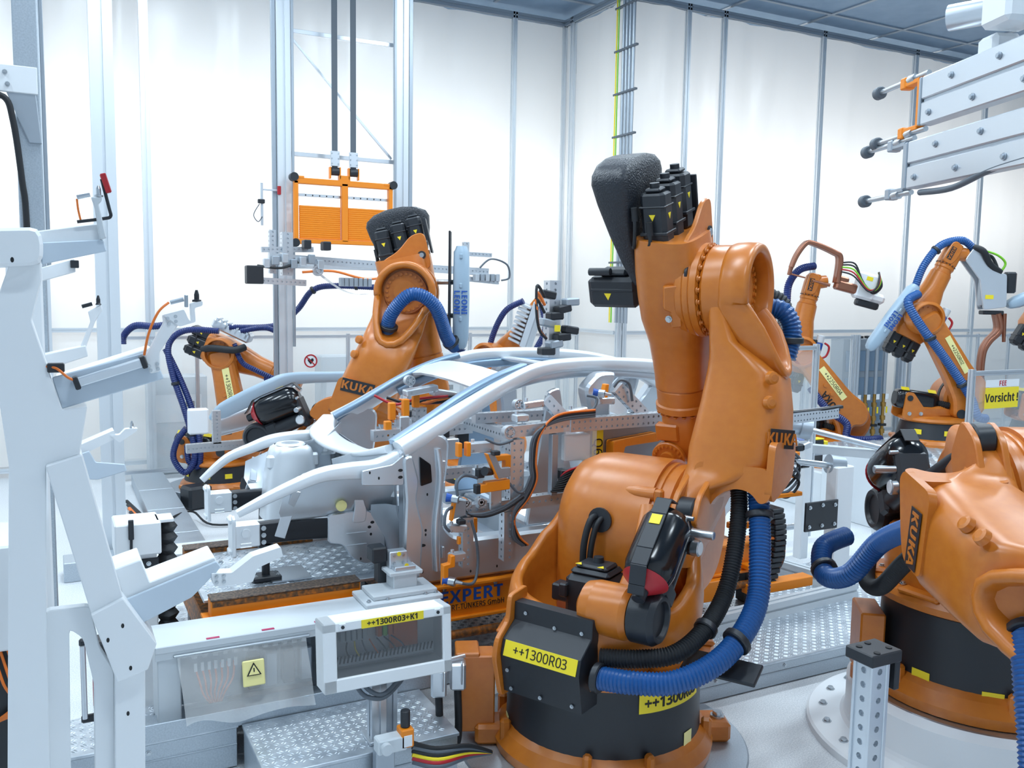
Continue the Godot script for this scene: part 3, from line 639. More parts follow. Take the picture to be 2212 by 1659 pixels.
func name_plate(r: Node3D, xf: Transform3D, words: String, w: float, h: float):
	var o = plate(r, "name_plate", w, h, xf, M.black)
	text(o, "lettering", words, h * 0.62, xf * Transform3D(Basis.IDENTITY, Vector3(0, 0, 0.003)), M.orange, true, 1.15)
func drum_label(r: Node3D, words: String, a0: float, y: float, radius: float, size: float):     # label wrapped round the drum, one glyph at a time
	var s = st(); var rows = []; var da = (words.length() * size * 0.74 + size) / radius
	for e in [y - size * 0.85, y + size * 0.85]:
		var g = PackedVector3Array()
		for k in 13:
			var a = a0 + da * (k / 12.0 - 0.5); g.append(Vector3(cos(a) * radius, e, sin(a) * radius))
		rows.append(g)
	sheet(s, rows, 0.002); var o = part(r, "drum_label", s, M.yellow)
	for k in words.length():
		var a = a0 - da * 0.5 + (size * 0.87 + k * size * 0.74) / radius
		a = 2.0 * a0 - a
		var n = Vector3(cos(a), 0, sin(a))
		text(o, "lettering", words[k], size, Transform3D(Basis(Vector3.UP.cross(n), Vector3.UP, n), n * (radius + 0.003) + Vector3(0, y, 0)), M.ink, true)

# ---------------------------------------------------------------- mid-size robot, same axes; fore: forearm from upright, swung forward
func mid_robot(label: String, pos: Vector3, turn: float, lean: float, fore: float) -> Node3D:
	var r = thing("welding_robot", label, "robot", pos, deg_to_rad(turn), "mid-size orange robots")
	var zb = Basis(Vector3(1, 0, 0), Vector3(0, 0, 1), Vector3(0, -1, 0))
	var s = st(); lathe(s, at(Vector3.ZERO), [[0.5, 0.0], [0.5, 0.03], [0.47, 0.07], [0.44, 0.09]], 40)
	for k in 4: bx(s, cos(PI / 4 + k * PI / 2) * 0.46, 0.03, sin(PI / 4 + k * PI / 2) * 0.46, 0.16, 0.06, 0.16, 0.015)
	part(r, "base_casting", s, M.orange)
	s = st(); lathe(s, at(Vector3.ZERO), [[0.45, 0.08], [0.44, 0.12], [0.40, 0.28], [0.38, 0.29]], 48); part(r, "base_drum", s, M.black)
	s = st(); lathe(s, at(Vector3.ZERO), [[0.42, 0.28], [0.44, 0.3], [0.43, 0.33], [0.36, 0.35]], 40); bx(s, -0.12, 0.4, 0.0, 0.5, 0.14, 0.4, 0.03); part(r, "turntable", s, M.orange)
	for a in [60, 95, 140]:
		var n = Vector3(cos(deg_to_rad(a)), 0, sin(deg_to_rad(a))); plate(r, "sticker", 0.09, 0.06, Transform3D(Basis(Vector3.UP.cross(n), Vector3.UP, n), n * 0.435 + Vector3(0, 0.17, 0)), M.yellow)
	s = st(); lathe(s, Transform3D(zb, Vector3(0.3, 0.56, 0)), [[0.2, -0.34], [0.25, -0.32], [0.27, -0.26], [0.27, -0.06], [0.25, -0.05], [0.25, 0.0], [0.27, 0.01], [0.27, 0.12], [0.24, 0.14]], 36); bx(s, 0.27, 0.42, -0.1, 0.4, 0.26, 0.36, 0.05)
	part(r, "shoulder", s, M.orange)
	s = st(); lathe(s, Transform3D(zb, Vector3(0.3, 0.56, 0)), [[0.262, -0.055], [0.276, -0.05], [0.276, 0.0], [0.262, 0.005]], 36); part(r, "cable_guard", s, M.black)
	# counterbalance in its cradle
	s = st(); var cb = []
	for e in [[0.0, 0.08], [0.02, 0.11], [0.1, 0.125], [0.42, 0.125], [0.5, 0.11], [0.52, 0.08]]: cb.append(ring(Transform3D(basis_to(Vector3(1, -0.12, 0)), Vector3(-0.55, 0.56, 0.06) + Vector3(1, -0.12, 0).normalized() * e[0]), e[1], e[1], 24, 3.0))
	loft(s, cb); part(r, "counterbalance", s, M.gloss_black)
	s = st(); hose(s, [Vector3(-0.05, 0.5, 0.1), Vector3(0.02, 0.49, 0.16), Vector3(0.08, 0.48, 0.2)], 0.045, 0.02, 14, 0.2); part(r, "bellows", s, M.rubber)
	for z in [0.2, -0.12]:
		s = st(); prism(s, at(Vector3(0, 0, z)), round_poly([-0.5, 0.34, -0.46, 0.64, -0.38, 0.64, -0.22, 0.42, 0.0, 0.34, 0.3, 0.32, 0.3, 0.28, -0.1, 0.28, -0.45, 0.3], 0.03, 3), 0.03, 0.005, true); part(r, "cradle", s, M.orange)
	s = st(); cyl(s, Vector3(-0.42, 0.57, 0.2), Vector3(-0.42, 0.57, 0.225), 0.035, 0.035, 18); part(r, "pivot_cap", s, M.black)
	for x in [-0.42, -0.28]: bolt(r, Vector3(x, 0.38, 0.215), Vector3(0, 0, 1), 0.02)
	for e in [[-0.45, 0.68], [-0.12, 0.645]]: plate(r, "sticker", 0.1, 0.05, Transform3D(Basis(Vector3(1, -0.12, 0).normalized(), Vector3(0.08, 0.7, -0.7).normalized(), Vector3(0.08, 0.7, 0.7).normalized()), Vector3(e[0], e[1], 0.13)), M.yellow)
	# link arm
	var la = deg_to_rad(lean); var lk = Transform3D(Basis(Vector3(0, 0, 1), -la), Vector3(0.3, 0.56, 0)); var L = 1.16
	s = st(); prism(s, at(Vector3(0, 0, 0.25)), round_poly([-0.15, L + 0.04, -0.13, L - 0.2, -0.16, 0.4, -0.2, 0.12, -0.3, -0.06, -0.2, -0.14, -0.05, 0.0, 0.05, -0.1, 0.2, -0.05, 0.25, 0.12, 0.19, 0.35, 0.16, L - 0.2, 0.16, L + 0.04], 0.08), 0.16, 0.03, true)
	lathe(s, Transform3D(zb, Vector3(0, L, 0)), [[0.19, 0.15], [0.2, 0.16], [0.2, 0.34], [0.175, 0.35], [0.165, 0.35], [0.16, 0.29]], 36); part(r, "link_arm", s, M.orange).transform = lk
	s = st(); cyl(s, Vector3(-0.21, -0.06, 0.33), Vector3(-0.21, -0.06, 0.345), 0.055, 0.055, 18); part(r, "lug_pin", s, M.black).transform = lk
	for k in 14: bolt(r, lk * Vector3(cos(TAU * k / 14) * 0.13, L + sin(TAU * k / 14) * 0.13, 0.29), Vector3(0, 0, 1), 0.012, M.orange)
	for y in [0.5, 0.64]:
		s = st(); cyl(s, Vector3(-0.02, y, 0.32), Vector3(-0.02, y, 0.345), 0.03, 0.025, 14); part(r, "boss", s, M.orange).transform = lk
	# forearm
	var fk = Transform3D(Basis(Vector3(0, 0, 1), -deg_to_rad(fore)), lk * Vector3(0, L, 0))
	s = st(); lathe(s, Transform3D(zb, Vector3.ZERO), [[0.16, 0.06], [0.185, 0.08], [0.185, 0.14], [0.17, 0.15]], 32)
	var fr = []
	for e in [[-0.27, 0.17, 0.15, 4.0], [-0.22, 0.2, 0.16, 4.0], [0.0, 0.2, 0.16, 3.4], [0.2, 0.175, 0.15, 3.0], [0.34, 0.15, 0.14, 2.4], [0.42, 0.135, 0.135, 2.0], [0.62, 0.125, 0.125, 2.0]]: fr.append(ring(Transform3D(Basis.IDENTITY, Vector3(0.03, e[0], -0.06)), e[1], e[2], 32, e[3]))
	loft(s, fr); part(r, "forearm", s, M.orange).transform = fk
	s = st(); lathe(s, at(Vector3(0.03, 0, -0.06)), [[0.1, 0.61], [0.115, 0.625], [0.115, 0.64], [0.105, 0.645], [0.105, 0.68], [0.115, 0.69], [0.115, 0.72], [0.09, 0.74]], 32); part(r, "wrist_ring", s, M.orange).transform = fk
	for k in 16: bolt(r, fk * Vector3(0.03 + cos(TAU * k / 16) * 0.112, 0.735, -0.06 + sin(TAU * k / 16) * 0.112), fk.basis * Vector3(0, 1, 0), 0.009, M.black)
	s = st(); fr = []
	for e in [[0.73, 0.1, 0.1], [0.76, 0.11, 0.1], [0.9, 0.11, 0.085], [0.98, 0.1, 0.08], [1.02, 0.07, 0.07]]: fr.append(ring(Transform3D(Basis.IDENTITY, Vector3(0.03, e[0], -0.06)), e[1], e[2], 24, 3.0))
	loft(s, fr); prism(s, at(Vector3(-0.01, 0.87, 0.03)), round_poly([-0.07, -0.13, 0.06, -0.13, 0.09, -0.02, 0.09, 0.12, 0.0, 0.16, -0.06, 0.13], 0.05), 0.04, 0.008, true); part(r, "wrist", s, M.orange).transform = fk
	s = st(); cyl(s, Vector3(0.08, 0.92, -0.06), Vector3(0.2, 0.96, -0.06), 0.085, 0.08, 24, 0.008); part(r, "tool_flange", s, M.orange).transform = fk
	for k in 3:
		var x = -0.1 + 0.13 * k
		s = st(); bx(s, x, -0.38, -0.05, 0.12, 0.26, 0.14, 0.02); bx(s, x, -0.42, -0.05, 0.125, 0.02, 0.145, 0.004); bx(s, x, -0.515, -0.05, 0.08, 0.03, 0.1, 0.012); part(r, "wrist_motor", s, M.black).transform = fk
		s = st(); prism(s, at(Vector3(x, -0.38, 0.022)), poly([-0.018, 0.015, 0.018, 0.015, 0, -0.02]), 0.004); part(r, "warning_mark", s, M.yellow).transform = fk
	s = st(); prism(s, at(Vector3(0.17, -0.08, 0.1)), round_poly([-0.02, 0.1, 0.03, 0.1, 0.02, 0.0, 0.03, -0.1, -0.02, -0.1], 0.01, 2), 0.04, 0.006); part(r, "stop_bracket", s, M.orange).transform = fk
	r.set_meta("fore", fk); r.set_meta("link", lk)
	return r
func filter_unit(r: Node3D, fk: Transform3D):
	for e in [[0.22, M.paint_grey, "filter_bowl"], [0.12, M.blue_part, "filter_band"], [0.05, M.paint_grey, "filter_bowl"]]:
		var s = st(); cyl(s, Vector3(0.3, e[0] - 0.05, -0.02), Vector3(0.3, e[0] + 0.05, -0.02), 0.05, 0.05, 14, 0.006); part(r, e[2], s, e[1]).transform = fk
	var s2 = st(); bx(s2, 0.24, 0.12, -0.02, 0.06, 0.16, 0.06, 0.01); bx(s2, 0.3, -0.14, -0.02, 0.1, 0.14, 0.12, 0.02); part(r, "filter_mount", s2, M.black).transform = fk
	s2 = st(); tube(s2, [Vector3(0.36, 0.18, 0), Vector3(0.43, 0.14, 0), Vector3(0.42, 0.02, 0), Vector3(0.33, -0.04, 0)], 0.014, 6); part(r, "air_hose", s2, M.red).transform = fk
func hose_guide(r: Node3D, xf: Transform3D, l: float, words := true):      # grey moulded trough that pulls the hose back; runs along local y
	var s = st(); var fr = []
	for e in [[0.0, 0.03, 0.04], [0.03, 0.055, 0.07], [0.12, 0.075, 0.085], [0.5, 0.08, 0.09], [0.94, 0.075, 0.085], [0.97, 0.06, 0.07], [1.0, 0.05, 0.06]]: fr.append(ring(xf * Transform3D(Basis.IDENTITY, Vector3(0, e[0] * l, 0)), e[1], e[2], 20, 3.2))
	loft(s, fr)
	for y in [0.3, 0.62, 0.9]: box(s, xf * at(Vector3(0, y * l, 0.085)), Vector3(0.03, 0.05, 0.03), 0.008)
	part(r, "hose_guide", s, M.leoni)
	if words:
		for x in [-0.035, 0.035]: text(r, "lettering", "LEONI", 0.055, xf * Transform3D(Basis(Vector3(0, -1, 0), Vector3(1, 0, 0), Vector3(0, 0, 1)), Vector3(x, l * 0.46, 0.094)), M.blue_part, true)
func hose_part(r: Node3D, called: String, pts: Array, rad: float, m: Material, clips := [], pitch := 0.025):
	var s = st(); hose(s, pts, rad, pitch, 16, 0.13); var o = part(r, called, s, m)
	for c in clips:
		var p: Vector3 = c[0]; s = st(); cyl(s, p - c[1] * 0.02, p + c[1] * 0.02, rad * 1.28, rad * 1.28, 18, 0.006); part(o, "hose_clamp", s, M.black)
# welding gun with a C-shaped copper yoke; local x: reach of the yoke, y: up
func weld_gun(label: String, xf: Transform3D, flip := 1.0) -> Node3D:
	var t = thing("welding_gun", label, "welding gun", xf.origin, 0, "copper spot welding guns"); t.basis = xf.basis
	var s = st()
	for z in [-0.035, 0.035]: sweep(s, [Vector3(-0.05, 0.0, z), Vector3(-0.1, 0.3 * flip, z), Vector3(-0.2, 0.36 * flip, z), Vector3(-0.5, 0.4 * flip, z), Vector3(-0.58, 0.36 * flip, z), Vector3(-0.64, 0.2 * flip, z), Vector3(-0.66, 0.04 * flip, z)], [Vector2(0.03, 0.05), Vector2(0.03, 0.05), Vector2(0.03, 0.045), Vector2(0.028, 0.045), Vector2(0.028, 0.04), Vector2(0.025, 0.035), Vector2(0.02, 0.03)], Vector3(0, 0, 1), 5, 4.0)
	part(t, "copper_yoke", s, M.copper)
	s = st(); cyl(s, Vector3(-0.66, 0.05 * flip, 0), Vector3(-0.66, -0.06 * flip, 0), 0.03, 0.025, 14); cyl(s, Vector3(-0.66, -0.04 * flip, 0), Vector3(-0.45, -0.04 * flip, 0), 0.012, 0.01, 10); cyl(s, Vector3(-0.12, -0.05 * flip, 0), Vector3(-0.34, -0.05 * flip, 0), 0.022, 0.012, 12); part(t, "electrode", s, M.copper)
	s = st(); box(s, at(Vector3(0.08, -0.02, 0)), Vector3(0.28, 0.12, 0.14), 0.02); box(s, at(Vector3(0.02, 0.06, 0.0)), Vector3(0.14, 0.08, 0.1), 0.02); part(t, "copper_block", s, M.copper)
	s = st(); box(s, at(Vector3(0.32, 0.05, 0)), Vector3(0.26, 0.34, 0.16), 0.03); box(s, at(Vector3(0.45, -0.06, 0)), Vector3(0.3, 0.13, 0.14), 0.04); part(t, "drive_housing", s, M.paint)
	s = st(); box(s, at(Vector3(0.4, -0.16, 0)), Vector3(0.3, 0.09, 0.1), 0.02); part(t, "servo_drive", s, M.black)
	s = st(); box(s, at(Vector3(0.32, 0.15, 0.082)), Vector3(0.08, 0.05, 0.004), 0.001); part(t, "sticker", s, M.yellow)
	var i = 0
	for m in [M.rubber, M.rubber, M.green, M.red, M.rubber]:
		s = st(); var dz = 0.09 + 0.02 * i; tube(s, [Vector3(-0.06, 0.26 - 0.03 * i, dz * 0.6), Vector3(0.08, 0.28 - 0.04 * i, dz), Vector3(0.22 + 0.02 * i, 0.1 - 0.03 * i, dz + 0.03), Vector3(0.4, -0.02 + 0.02 * i, dz), Vector3(0.5 - 0.02 * i, 0.1 + 0.02 * i, dz * 0.7), Vector3(0.42, 0.26, dz * 0.3)], 0.011, 6); part(t, "cable", s, m); i += 1
	return t
func build_robots():
	var s = st(); lathe(s, at(Vector3.ZERO), [[0.86, -0.02], [0.86, 0.0], [0.85, 0.008], [0.1, 0.008]], 64)
	one("robot_floor_plate", s, M.galv, "round grey steel plate under the foreground robot", "base plate").position = Vector3(2.87, 0.0, -4.31)
	var r = heavy_robot("industrial_robot", "big orange robot in the foreground with black drum marked 1300R03", Vector3(2.87, 0.11, -4.31), 30.66, 8.0, 16.0, 10.0)
	hose_part(r, "blue_hose", [Vector3(-0.62, 0.56, 0.25), Vector3(-0.62, 0.58, 0.45), Vector3(-0.54, 0.6, 0.65), Vector3(-0.36, 0.67, 0.80), Vector3(-0.15, 0.77, 0.87), Vector3(0.05, 0.9, 0.885), Vector3(0.2, 1.1, 0.846), Vector3(0.35, 1.34, 0.786), Vector3(0.45, 1.56, 0.73)], 0.062, M.blue_hose, [[Vector3(-0.62, 0.56, 0.27), Vector3(0, 0, 1)], [Vector3(-0.2, 0.75, 0.86), Vector3(0.8, 0.45, 0.3).normalized()], [Vector3(0.33, 1.3, 0.795), Vector3(0.45, 0.85, -0.25).normalized()]], 0.02)
	hose_part(r, "black_hose", [Vector3(-0.55, 0.64, 0.25), Vector3(-0.5, 0.66, 0.44), Vector3(-0.4, 0.69, 0.6), Vector3(-0.2, 0.77, 0.68), Vector3(0.05, 0.89, 0.7), Vector3(0.2, 1.09, 0.7), Vector3(0.35, 1.32, 0.67), Vector3(0.45, 1.5, 0.62)], 0.05, M.rubber, [[Vector3(-0.18, 0.775, 0.683), Vector3(0.85, 0.45, 0.1).normalized()]], 0.016)
	s = st(); box(s, at(Vector3(-0.22, 0.6, 0.79), Vector3(0, 0, 20)), Vector3(0.16, 0.025, 0.4), 0.006); part(r, "hose_bracket", s, M.black)
	hose_part(r, "elbow_hose", [Vector3(0.95, 2.36, 0.45), Vector3(1.0, 2.46, 0.56), Vector3(1.03, 2.45, 0.68), Vector3(1.04, 2.33, 0.74), Vector3(1.0, 2.15, 0.72)], 0.065, M.blue_hose, [[Vector3(1.03, 2.27, 0.735), Vector3(0, -1, 0)]], 0.024)
	hose_part(r, "elbow_black_hose", [Vector3(1.05, 2.46, 0.45), Vector3(1.1, 2.54, 0.54), Vector3(1.14, 2.5, 0.64), Vector3(1.18, 2.36, 0.68)], 0.055, M.rubber, [], 0.02)
	plate(r, "drum_sticker", 0.46, 0.085, Transform3D(Basis(Vector3(-0.06, 0, 1).normalized(), Vector3(0.3, 0.95, 0), Vector3(-0.95, 0.3, -0.06)).orthonormalized(), Vector3(-0.692, 0.62, -0.04)), M.yellow, "++1300R03", 0.05, M.ink, false)
	drum_label(r, "++1300R03", deg_to_rad(110), 0.36, 0.566, 0.062)
	for e in [[228, -0.02, 0.08, 0.1], [192, -0.03, 0.11, 0.07], [98, 0.03, 0.08, 0.1]]:
		var a = deg_to_rad(e[0]); var n = Vector3(cos(a), 0, sin(a)); plate(r, "drum_sticker", e[2], e[3], Transform3D(Basis(Vector3.UP.cross(n), Vector3.UP, n), n * 0.574 + Vector3(0, e[1] + 0.05, 0)), M.pale_yellow if e[0] != 192 else M.yellow)
	name_plate(r, r.get_meta("plate_back"), "KUKA", 0.22, 0.11)
	# junction box and plugs at its base
	s = st(); box(s, at(Vector3(-0.42, 0.2, -0.62), Vector3(0, 38, 0)), Vector3(0.16, 0.46, 0.2), 0.008); box(s, at(Vector3(-0.44, 0.3, -0.68), Vector3(0, 38, 0)), Vector3(0.2, 0.3, 0.14), 0.008); part(r, "junction_box", s, M.orange)
	for k in 2:
		s = st(); var o = Vector3(-0.62 - 0.1 * k, 0.36 - 0.02 * k, -0.72 - 0.06 * k + 0.1); box(s, at(o, Vector3(0, 38, 0)), Vector3(0.1, 0.16, 0.09), 0.012); cyl(s, o + Vector3(-0.04, 0.1, -0.02), o + Vector3(0.04, 0.1, 0.02), 0.012, 0.012, 8); box(s, at(o + Vector3(-0.03, 0.03, 0.05), Vector3(0, 38, 10)), Vector3(0.03, 0.14, 0.01), 0.004); part(r, "connector", s, M.alu)
		s = st(); tube(s, [o + Vector3(0, -0.08, 0), o + Vector3(0, -0.3, 0.01), Vector3(o.x, -0.05, o.z), Vector3(o.x + 0.1, -0.1, o.z - 0.1)], 0.022, 8); part(r, "supply_cable", s, M.rubber)
	# second heavy robot, behind the car body
	r = heavy_robot("industrial_robot", "orange robot behind the car body with three black motors up top", Vector3(2.36, 0.12, -8.85), -27.34, 18.0, 13.0, 0.0, Vector2(-0.45, 1.12))
	name_plate(r, r.get_meta("link") * Transform3D(Basis(Vector3(0, 0, 1), deg_to_rad(5)), Vector3(-0.1, 0.55, 0.885)), "KUKA", 0.3, 0.12)
	hose_part(r, "blue_hose", [Vector3(0.8, 2.05, 0.58), Vector3(0.85, 2.3, 0.75), Vector3(1.05, 2.5, 0.8), Vector3(1.25, 2.4, 0.72), Vector3(1.35, 2.1, 0.5), Vector3(1.42, 2.0, 0.35)], 0.065, M.blue_hose, [[Vector3(0.83, 2.2, 0.7), Vector3(0.2, 0.9, 0.4).normalized()], [Vector3(1.38, 2.06, 0.42), Vector3(0.4, -0.5, -0.6).normalized()]], 0.02)
	hose_guide(r, Transform3D(Basis(Vector3(1, 0, 0), Vector3(0, 1, 0), Vector3(0, 0, 1)), Vector3(1.47, 1.98, 0.35)), 0.98)
	s = st(); bx(s, 1.36, 2.55, 0.35, 0.02, 1.1, 0.16, 0.005); part(r, "guide_board", s, M.black)
	for y in [2.3, 2.62]:
		s = st(); cyl(s, Vector3(1.1, y, 0.2), Vector3(1.4, y, 0.3), 0.025, 0.025, 12); part(r, "guide_arm", s, M.steel)
	s = st(); hose(s, [Vector3(1.47, 1.98, 0.35), Vector3(1.48, 1.9, 0.35), Vector3(1.54, 1.82, 0.34), Vector3(1.66, 1.74, 0.3)], 0.05, 0.05, 14, 0.3); part(r, "ball_hose", s, M.navy)
	# third heavy robot on the white pedestal
	s = st(); lathe(s, at(Vector3.ZERO), [[0.97, 0.0], [0.97, 0.04], [0.955, 0.05], [0.77, 0.06], [0.75, 0.08], [0.74, 0.1], [0.74, 0.3], [0.72, 0.32], [0.7, 0.34], [0.1, 0.34]], 72)
	var ped = thing("robot_pedestal", "white round steel pedestal carrying the robot at the right edge", "pedestal", Vector3(4.92, 0, -3.33)); part(ped, "pedestal_body", s, M.paint)
	s = st(); lathe(s, at(Vector3.ZERO), [[0.7, 0.34], [0.69, 0.345], [0.1, 0.346]], 64); part(ped, "top_plate", s, M.steel)
	for k in 22: bolt(ped, Vector3(cos(TAU * k / 22) * 0.87, 0.053, sin(TAU * k / 22) * 0.87), Vector3.UP, 0.022, M.steel, "anchor_bolt")
	r = heavy_robot("industrial_robot", "orange robot on the white pedestal bending over its black drum", Vector3(4.92, 0.45, -3.33), -118.0, 98.0, 100.0, 40.0)
	name_plate(r, r.get_meta("plate_side"), "KUKA", 0.3, 0.11)
	hose_part(r, "blue_hose", [Vector3(0.6, 1.0, 0.72), Vector3(0.35, 0.85, 0.78), Vector3(0.2, 0.62, 0.88), Vector3(0.0, 0.55, 0.95), Vector3(-0.2, 0.66, 0.9), Vector3(-0.35, 0.7, 0.7)], 0.062, M.blue_hose, [[Vector3(-0.05, 0.57, 0.94), Vector3(-0.9, 0.3, 0)]], 0.02)
	hose_part(r, "black_hose", [Vector3(0.6, 0.95, 0.6), Vector3(0.4, 0.75, 0.66), Vector3(0.2, 0.55, 0.7), Vector3(0.0, 0.52, 0.7), Vector3(-0.2, 0.58, 0.62)], 0.05, M.rubber, [], 0.016)
	hose_part(r, "front_hose", [Vector3(1.45, 0.85, 0.55), Vector3(1.6, 0.82, 0.66), Vector3(1.75, 0.66, 0.72), Vector3(1.85, 0.45, 0.74), Vector3(1.9, 0.2, 0.74)], 0.062, M.blue_hose, [[Vector3(1.6, 0.82, 0.66), Vector3(0.8, -0.4, 0.3).normalized()]], 0.02)
	for e in [[84, 0.06], [58, 0.06], [20, 0.04]]:
		var a = deg_to_rad(e[0]); var n = Vector3(cos(a), 0, sin(a)); plate(r, "drum_sticker", 0.11, 0.08, Transform3D(Basis(Vector3.UP.cross(n), Vector3.UP, n), n * 0.574 + Vector3(0, e[1], 0)), M.yellow)
	s = st(); box(s, at(Vector3(-0.05, 0.15, 0.66), Vector3(0, -10, 0)), Vector3(0.3, 0.4, 0.14), 0.01); part(r, "junction_box", s, M.orange)
	# mid-size robots
	r = mid_robot("orange robot far left behind the car front with looping navy hoses", Vector3(1.92, 0.14, -11.85), -27.34, -10.0, 112.0)
	var fk = r.get_meta("fore"); var lk = r.get_meta("link")
	plate(r, "number_label", 0.5, 0.09, lk * Transform3D(Basis(Vector3(0, -1, 0), Vector3(1, 0, 0), Vector3(0, 0, 1)), Vector3(0.05, 0.72, 0.335)), M.pale_yellow, "++1300R01", 0.05, M.ink, false)
	text(r, "lettering", "KUKA", 0.08, lk * Transform3D(Basis(Vector3(0, 1, 0), Vector3(-1, 0, 0), Vector3(0, 0, 1)), Vector3(-0.06, 0.28, 0.335)), M.ink)
	hose_part(r, "navy_hose", [Vector3(-0.55, 2.05, 0.2), Vector3(-0.75, 2.02, 0.2), Vector3(-1.0, 2.02, 0.15), Vector3(-1.16, 1.9, 0.1), Vector3(-1.18, 1.78, 0.1)], 0.045, M.navy)
	hose_part(r, "navy_hose", [Vector3(0.1, 1.98, 0.3), Vector3(-0.3, 1.98, 0.35), Vector3(-0.5, 1.8, 0.36), Vector3(-0.45, 1.45, 0.4), Vector3(-0.3, 1.0, 0.42), Vector3(-0.2, 0.6, 0.42), Vector3(-0.2, 0.35, 0.42), Vector3(-0.32, 0.22, 0.42), Vector3(-0.45, 0.4, 0.42), Vector3(-0.4, 0.62, 0.42), Vector3(-0.28, 0.78, 0.42)], 0.04, M.navy, [[Vector3(-0.41, 1.33, 0.41), Vector3(0.2, -0.9, 0)], [Vector3(-0.22, 0.7, 0.42), Vector3(0.1, -0.95, 0)]])
	hose_part(r, "navy_hose", [Vector3(-0.55, 1.75, 0.34), Vector3(-0.36, 1.36, 0.36), Vector3(-0.22, 1.0, 0.38), Vector3(-0.13, 0.62, 0.4), Vector3(-0.15, 0.3, 0.38), Vector3(-0.28, 0.35, 0.36), Vector3(-0.3, 0.55, 0.36)], 0.04, M.navy)
	hose_part(r, "navy_hose", [Vector3(0.35, 1.98, 0.2), Vector3(0.7, 2.02, 0.25), Vector3(0.95, 1.85, 0.3), Vector3(0.95, 1.6, 0.3), Vector3(0.8, 1.42, 0.28), Vector3(0.65, 1.38, 0.25)], 0.035, M.navy)
	hose_part(r, "navy_hose", [Vector3(0.28, 1.82, 0.28), Vector3(0.38, 1.6, 0.3), Vector3(0.55, 1.5, 0.3), Vector3(0.75, 1.4, 0.26)], 0.035, M.navy)
	hose_part(r, "long_hose", [Vector3(0.2, 2.02, 0.2), Vector3(0.75, 2.05, 0.1), Vector3(1.0, 2.25, 0.0), Vector3(1.2, 2.5, 0.0), Vector3(1.5, 2.56, 0.0), Vector3(2.2, 2.54, 0.0), Vector3(2.6, 2.52, 0.0)], 0.04, M.navy, [[Vector3(1.2, 2.5, 0), Vector3(0.8, 0.5, 0)], [Vector3(1.75, 2.56, 0), Vector3(1, 0, 0)], [Vector3(2.1, 2.55, 0), Vector3(1, 0, 0)]])
	s = st(); box(s, at(Vector3(0.22, 1.98, 0.12), Vector3(0, 0, -25)), Vector3(0.5, 0.12, 0.2), 0.02)
	for k in 7: box(s, at(Vector3(0.05 + 0.06 * k, 2.1 - 0.03 * k, 0.14), Vector3(0, 0, -25)), Vector3(0.04, 0.1, 0.16), 0.008)
	part(r, "valve_block", s, M.alu)
	s = st(); tube(s, [Vector3(-0.1, 1.75, 0.3), Vector3(0.05, 1.77, 0.38), Vector3(0.3, 1.75, 0.36), Vector3(0.4, 1.78, 0.25)], 0.045, 10); part(r, "black_loop", s, M.rubber)
	r = mid_robot("orange robot with copper welding yoke, left of the grey hose trough robot", Vector3(8.99, 0.5, -8.48), -27.34, -39.0, 12.0)
	fk = r.get_meta("fore"); lk = r.get_meta("link"); filter_unit(r, fk)
	plate(r, "number_label", 0.5, 0.08, lk * Transform3D(Basis(Vector3(0, -1, 0), Vector3(1, 0, 0), Vector3(0, 0, 1)), Vector3(0.07, 0.6, 0.335)), M.pale_yellow, "++2250R04", 0.05, M.ink, false)
	text(r, "lettering", "KUKA", 0.09, lk * Transform3D(Basis(Vector3(0, 1, 0), Vector3(-1, 0, 0), Vector3(0, 0, 1)), Vector3(-0.1, 0.42, 0.335)), M.ink)
	hose_part(r, "blue_hose", [fk * Vector3(-0.28, 0.2, 0.1), fk * Vector3(-0.27, 0.5, 0.1), fk * Vector3(-0.3, 0.8, 0.05), fk * Vector3(-0.2, 1.02, 0.0), fk * Vector3(0.0, 1.12, -0.05)], 0.05, M.navy)
	s = st(); hose(s, [fk * Vector3(-0.28, 0.16, 0.1), fk * Vector3(-0.28, 0.24, 0.1), fk * Vector3(-0.275, 0.38, 0.1)], 0.06, 0.08, 16, 0.3); part(r, "ball_hose", s, M.rubber)
	s = st(); box(s, fk * at(Vector3(-0.26, 0.08, 0.1)), Vector3(0.2, 0.16, 0.16), 0.03); part(r, "hose_holder", s, M.black)
	hose_part(r, "blue_hose", [lk * Vector3(-0.2, 0.75, 0.4), lk * Vector3(-0.2, 0.4, 0.42), lk * Vector3(-0.12, 0.12, 0.44), Vector3(0.15, 0.4, 0.45), Vector3(0.35, 0.38, 0.5), Vector3(0.6, 0.38, 0.4)], 0.05, M.navy, [[lk * Vector3(-0.2, 0.42, 0.42), lk.basis * Vector3(0, 1, 0)]])
	hose_part(r, "black_hose", [lk * Vector3(-0.16, 1.3, 0.3), lk * Vector3(-0.3, 1.16, 0.36), lk * Vector3(-0.24, 0.95, 0.36)], 0.035, M.rubber)
	name_plate(r, fk * Transform3D(Basis(Vector3(0, -1, 0), Vector3(1, 0, 0), Vector3(0, 0, 1)), Vector3(-0.02, 0.87, 0.053)), "KUKA", 0.16, 0.06)
	weld_gun("copper C-shaped welding gun pointing right, left one of the pair", r.global_transform * fk * Transform3D(Basis(Vector3(0, 0, 1), deg_to_rad(-2)), Vector3(0.3, 0.95, 0.16)))
	r = mid_robot("orange robot with big grey hose trough and bright blue hose at right", Vector3(9.77, 0.88, -7.42), -27.34, -32.0, 26.0)
	fk = r.get_meta("fore"); lk = r.get_meta("link"); filter_unit(r, fk)
	hose_guide(r, fk * Transform3D(Basis(Vector3(0, 0, 1), deg_to_rad(-8)), Vector3(-0.36, -0.62, 0.08)), 0.95)
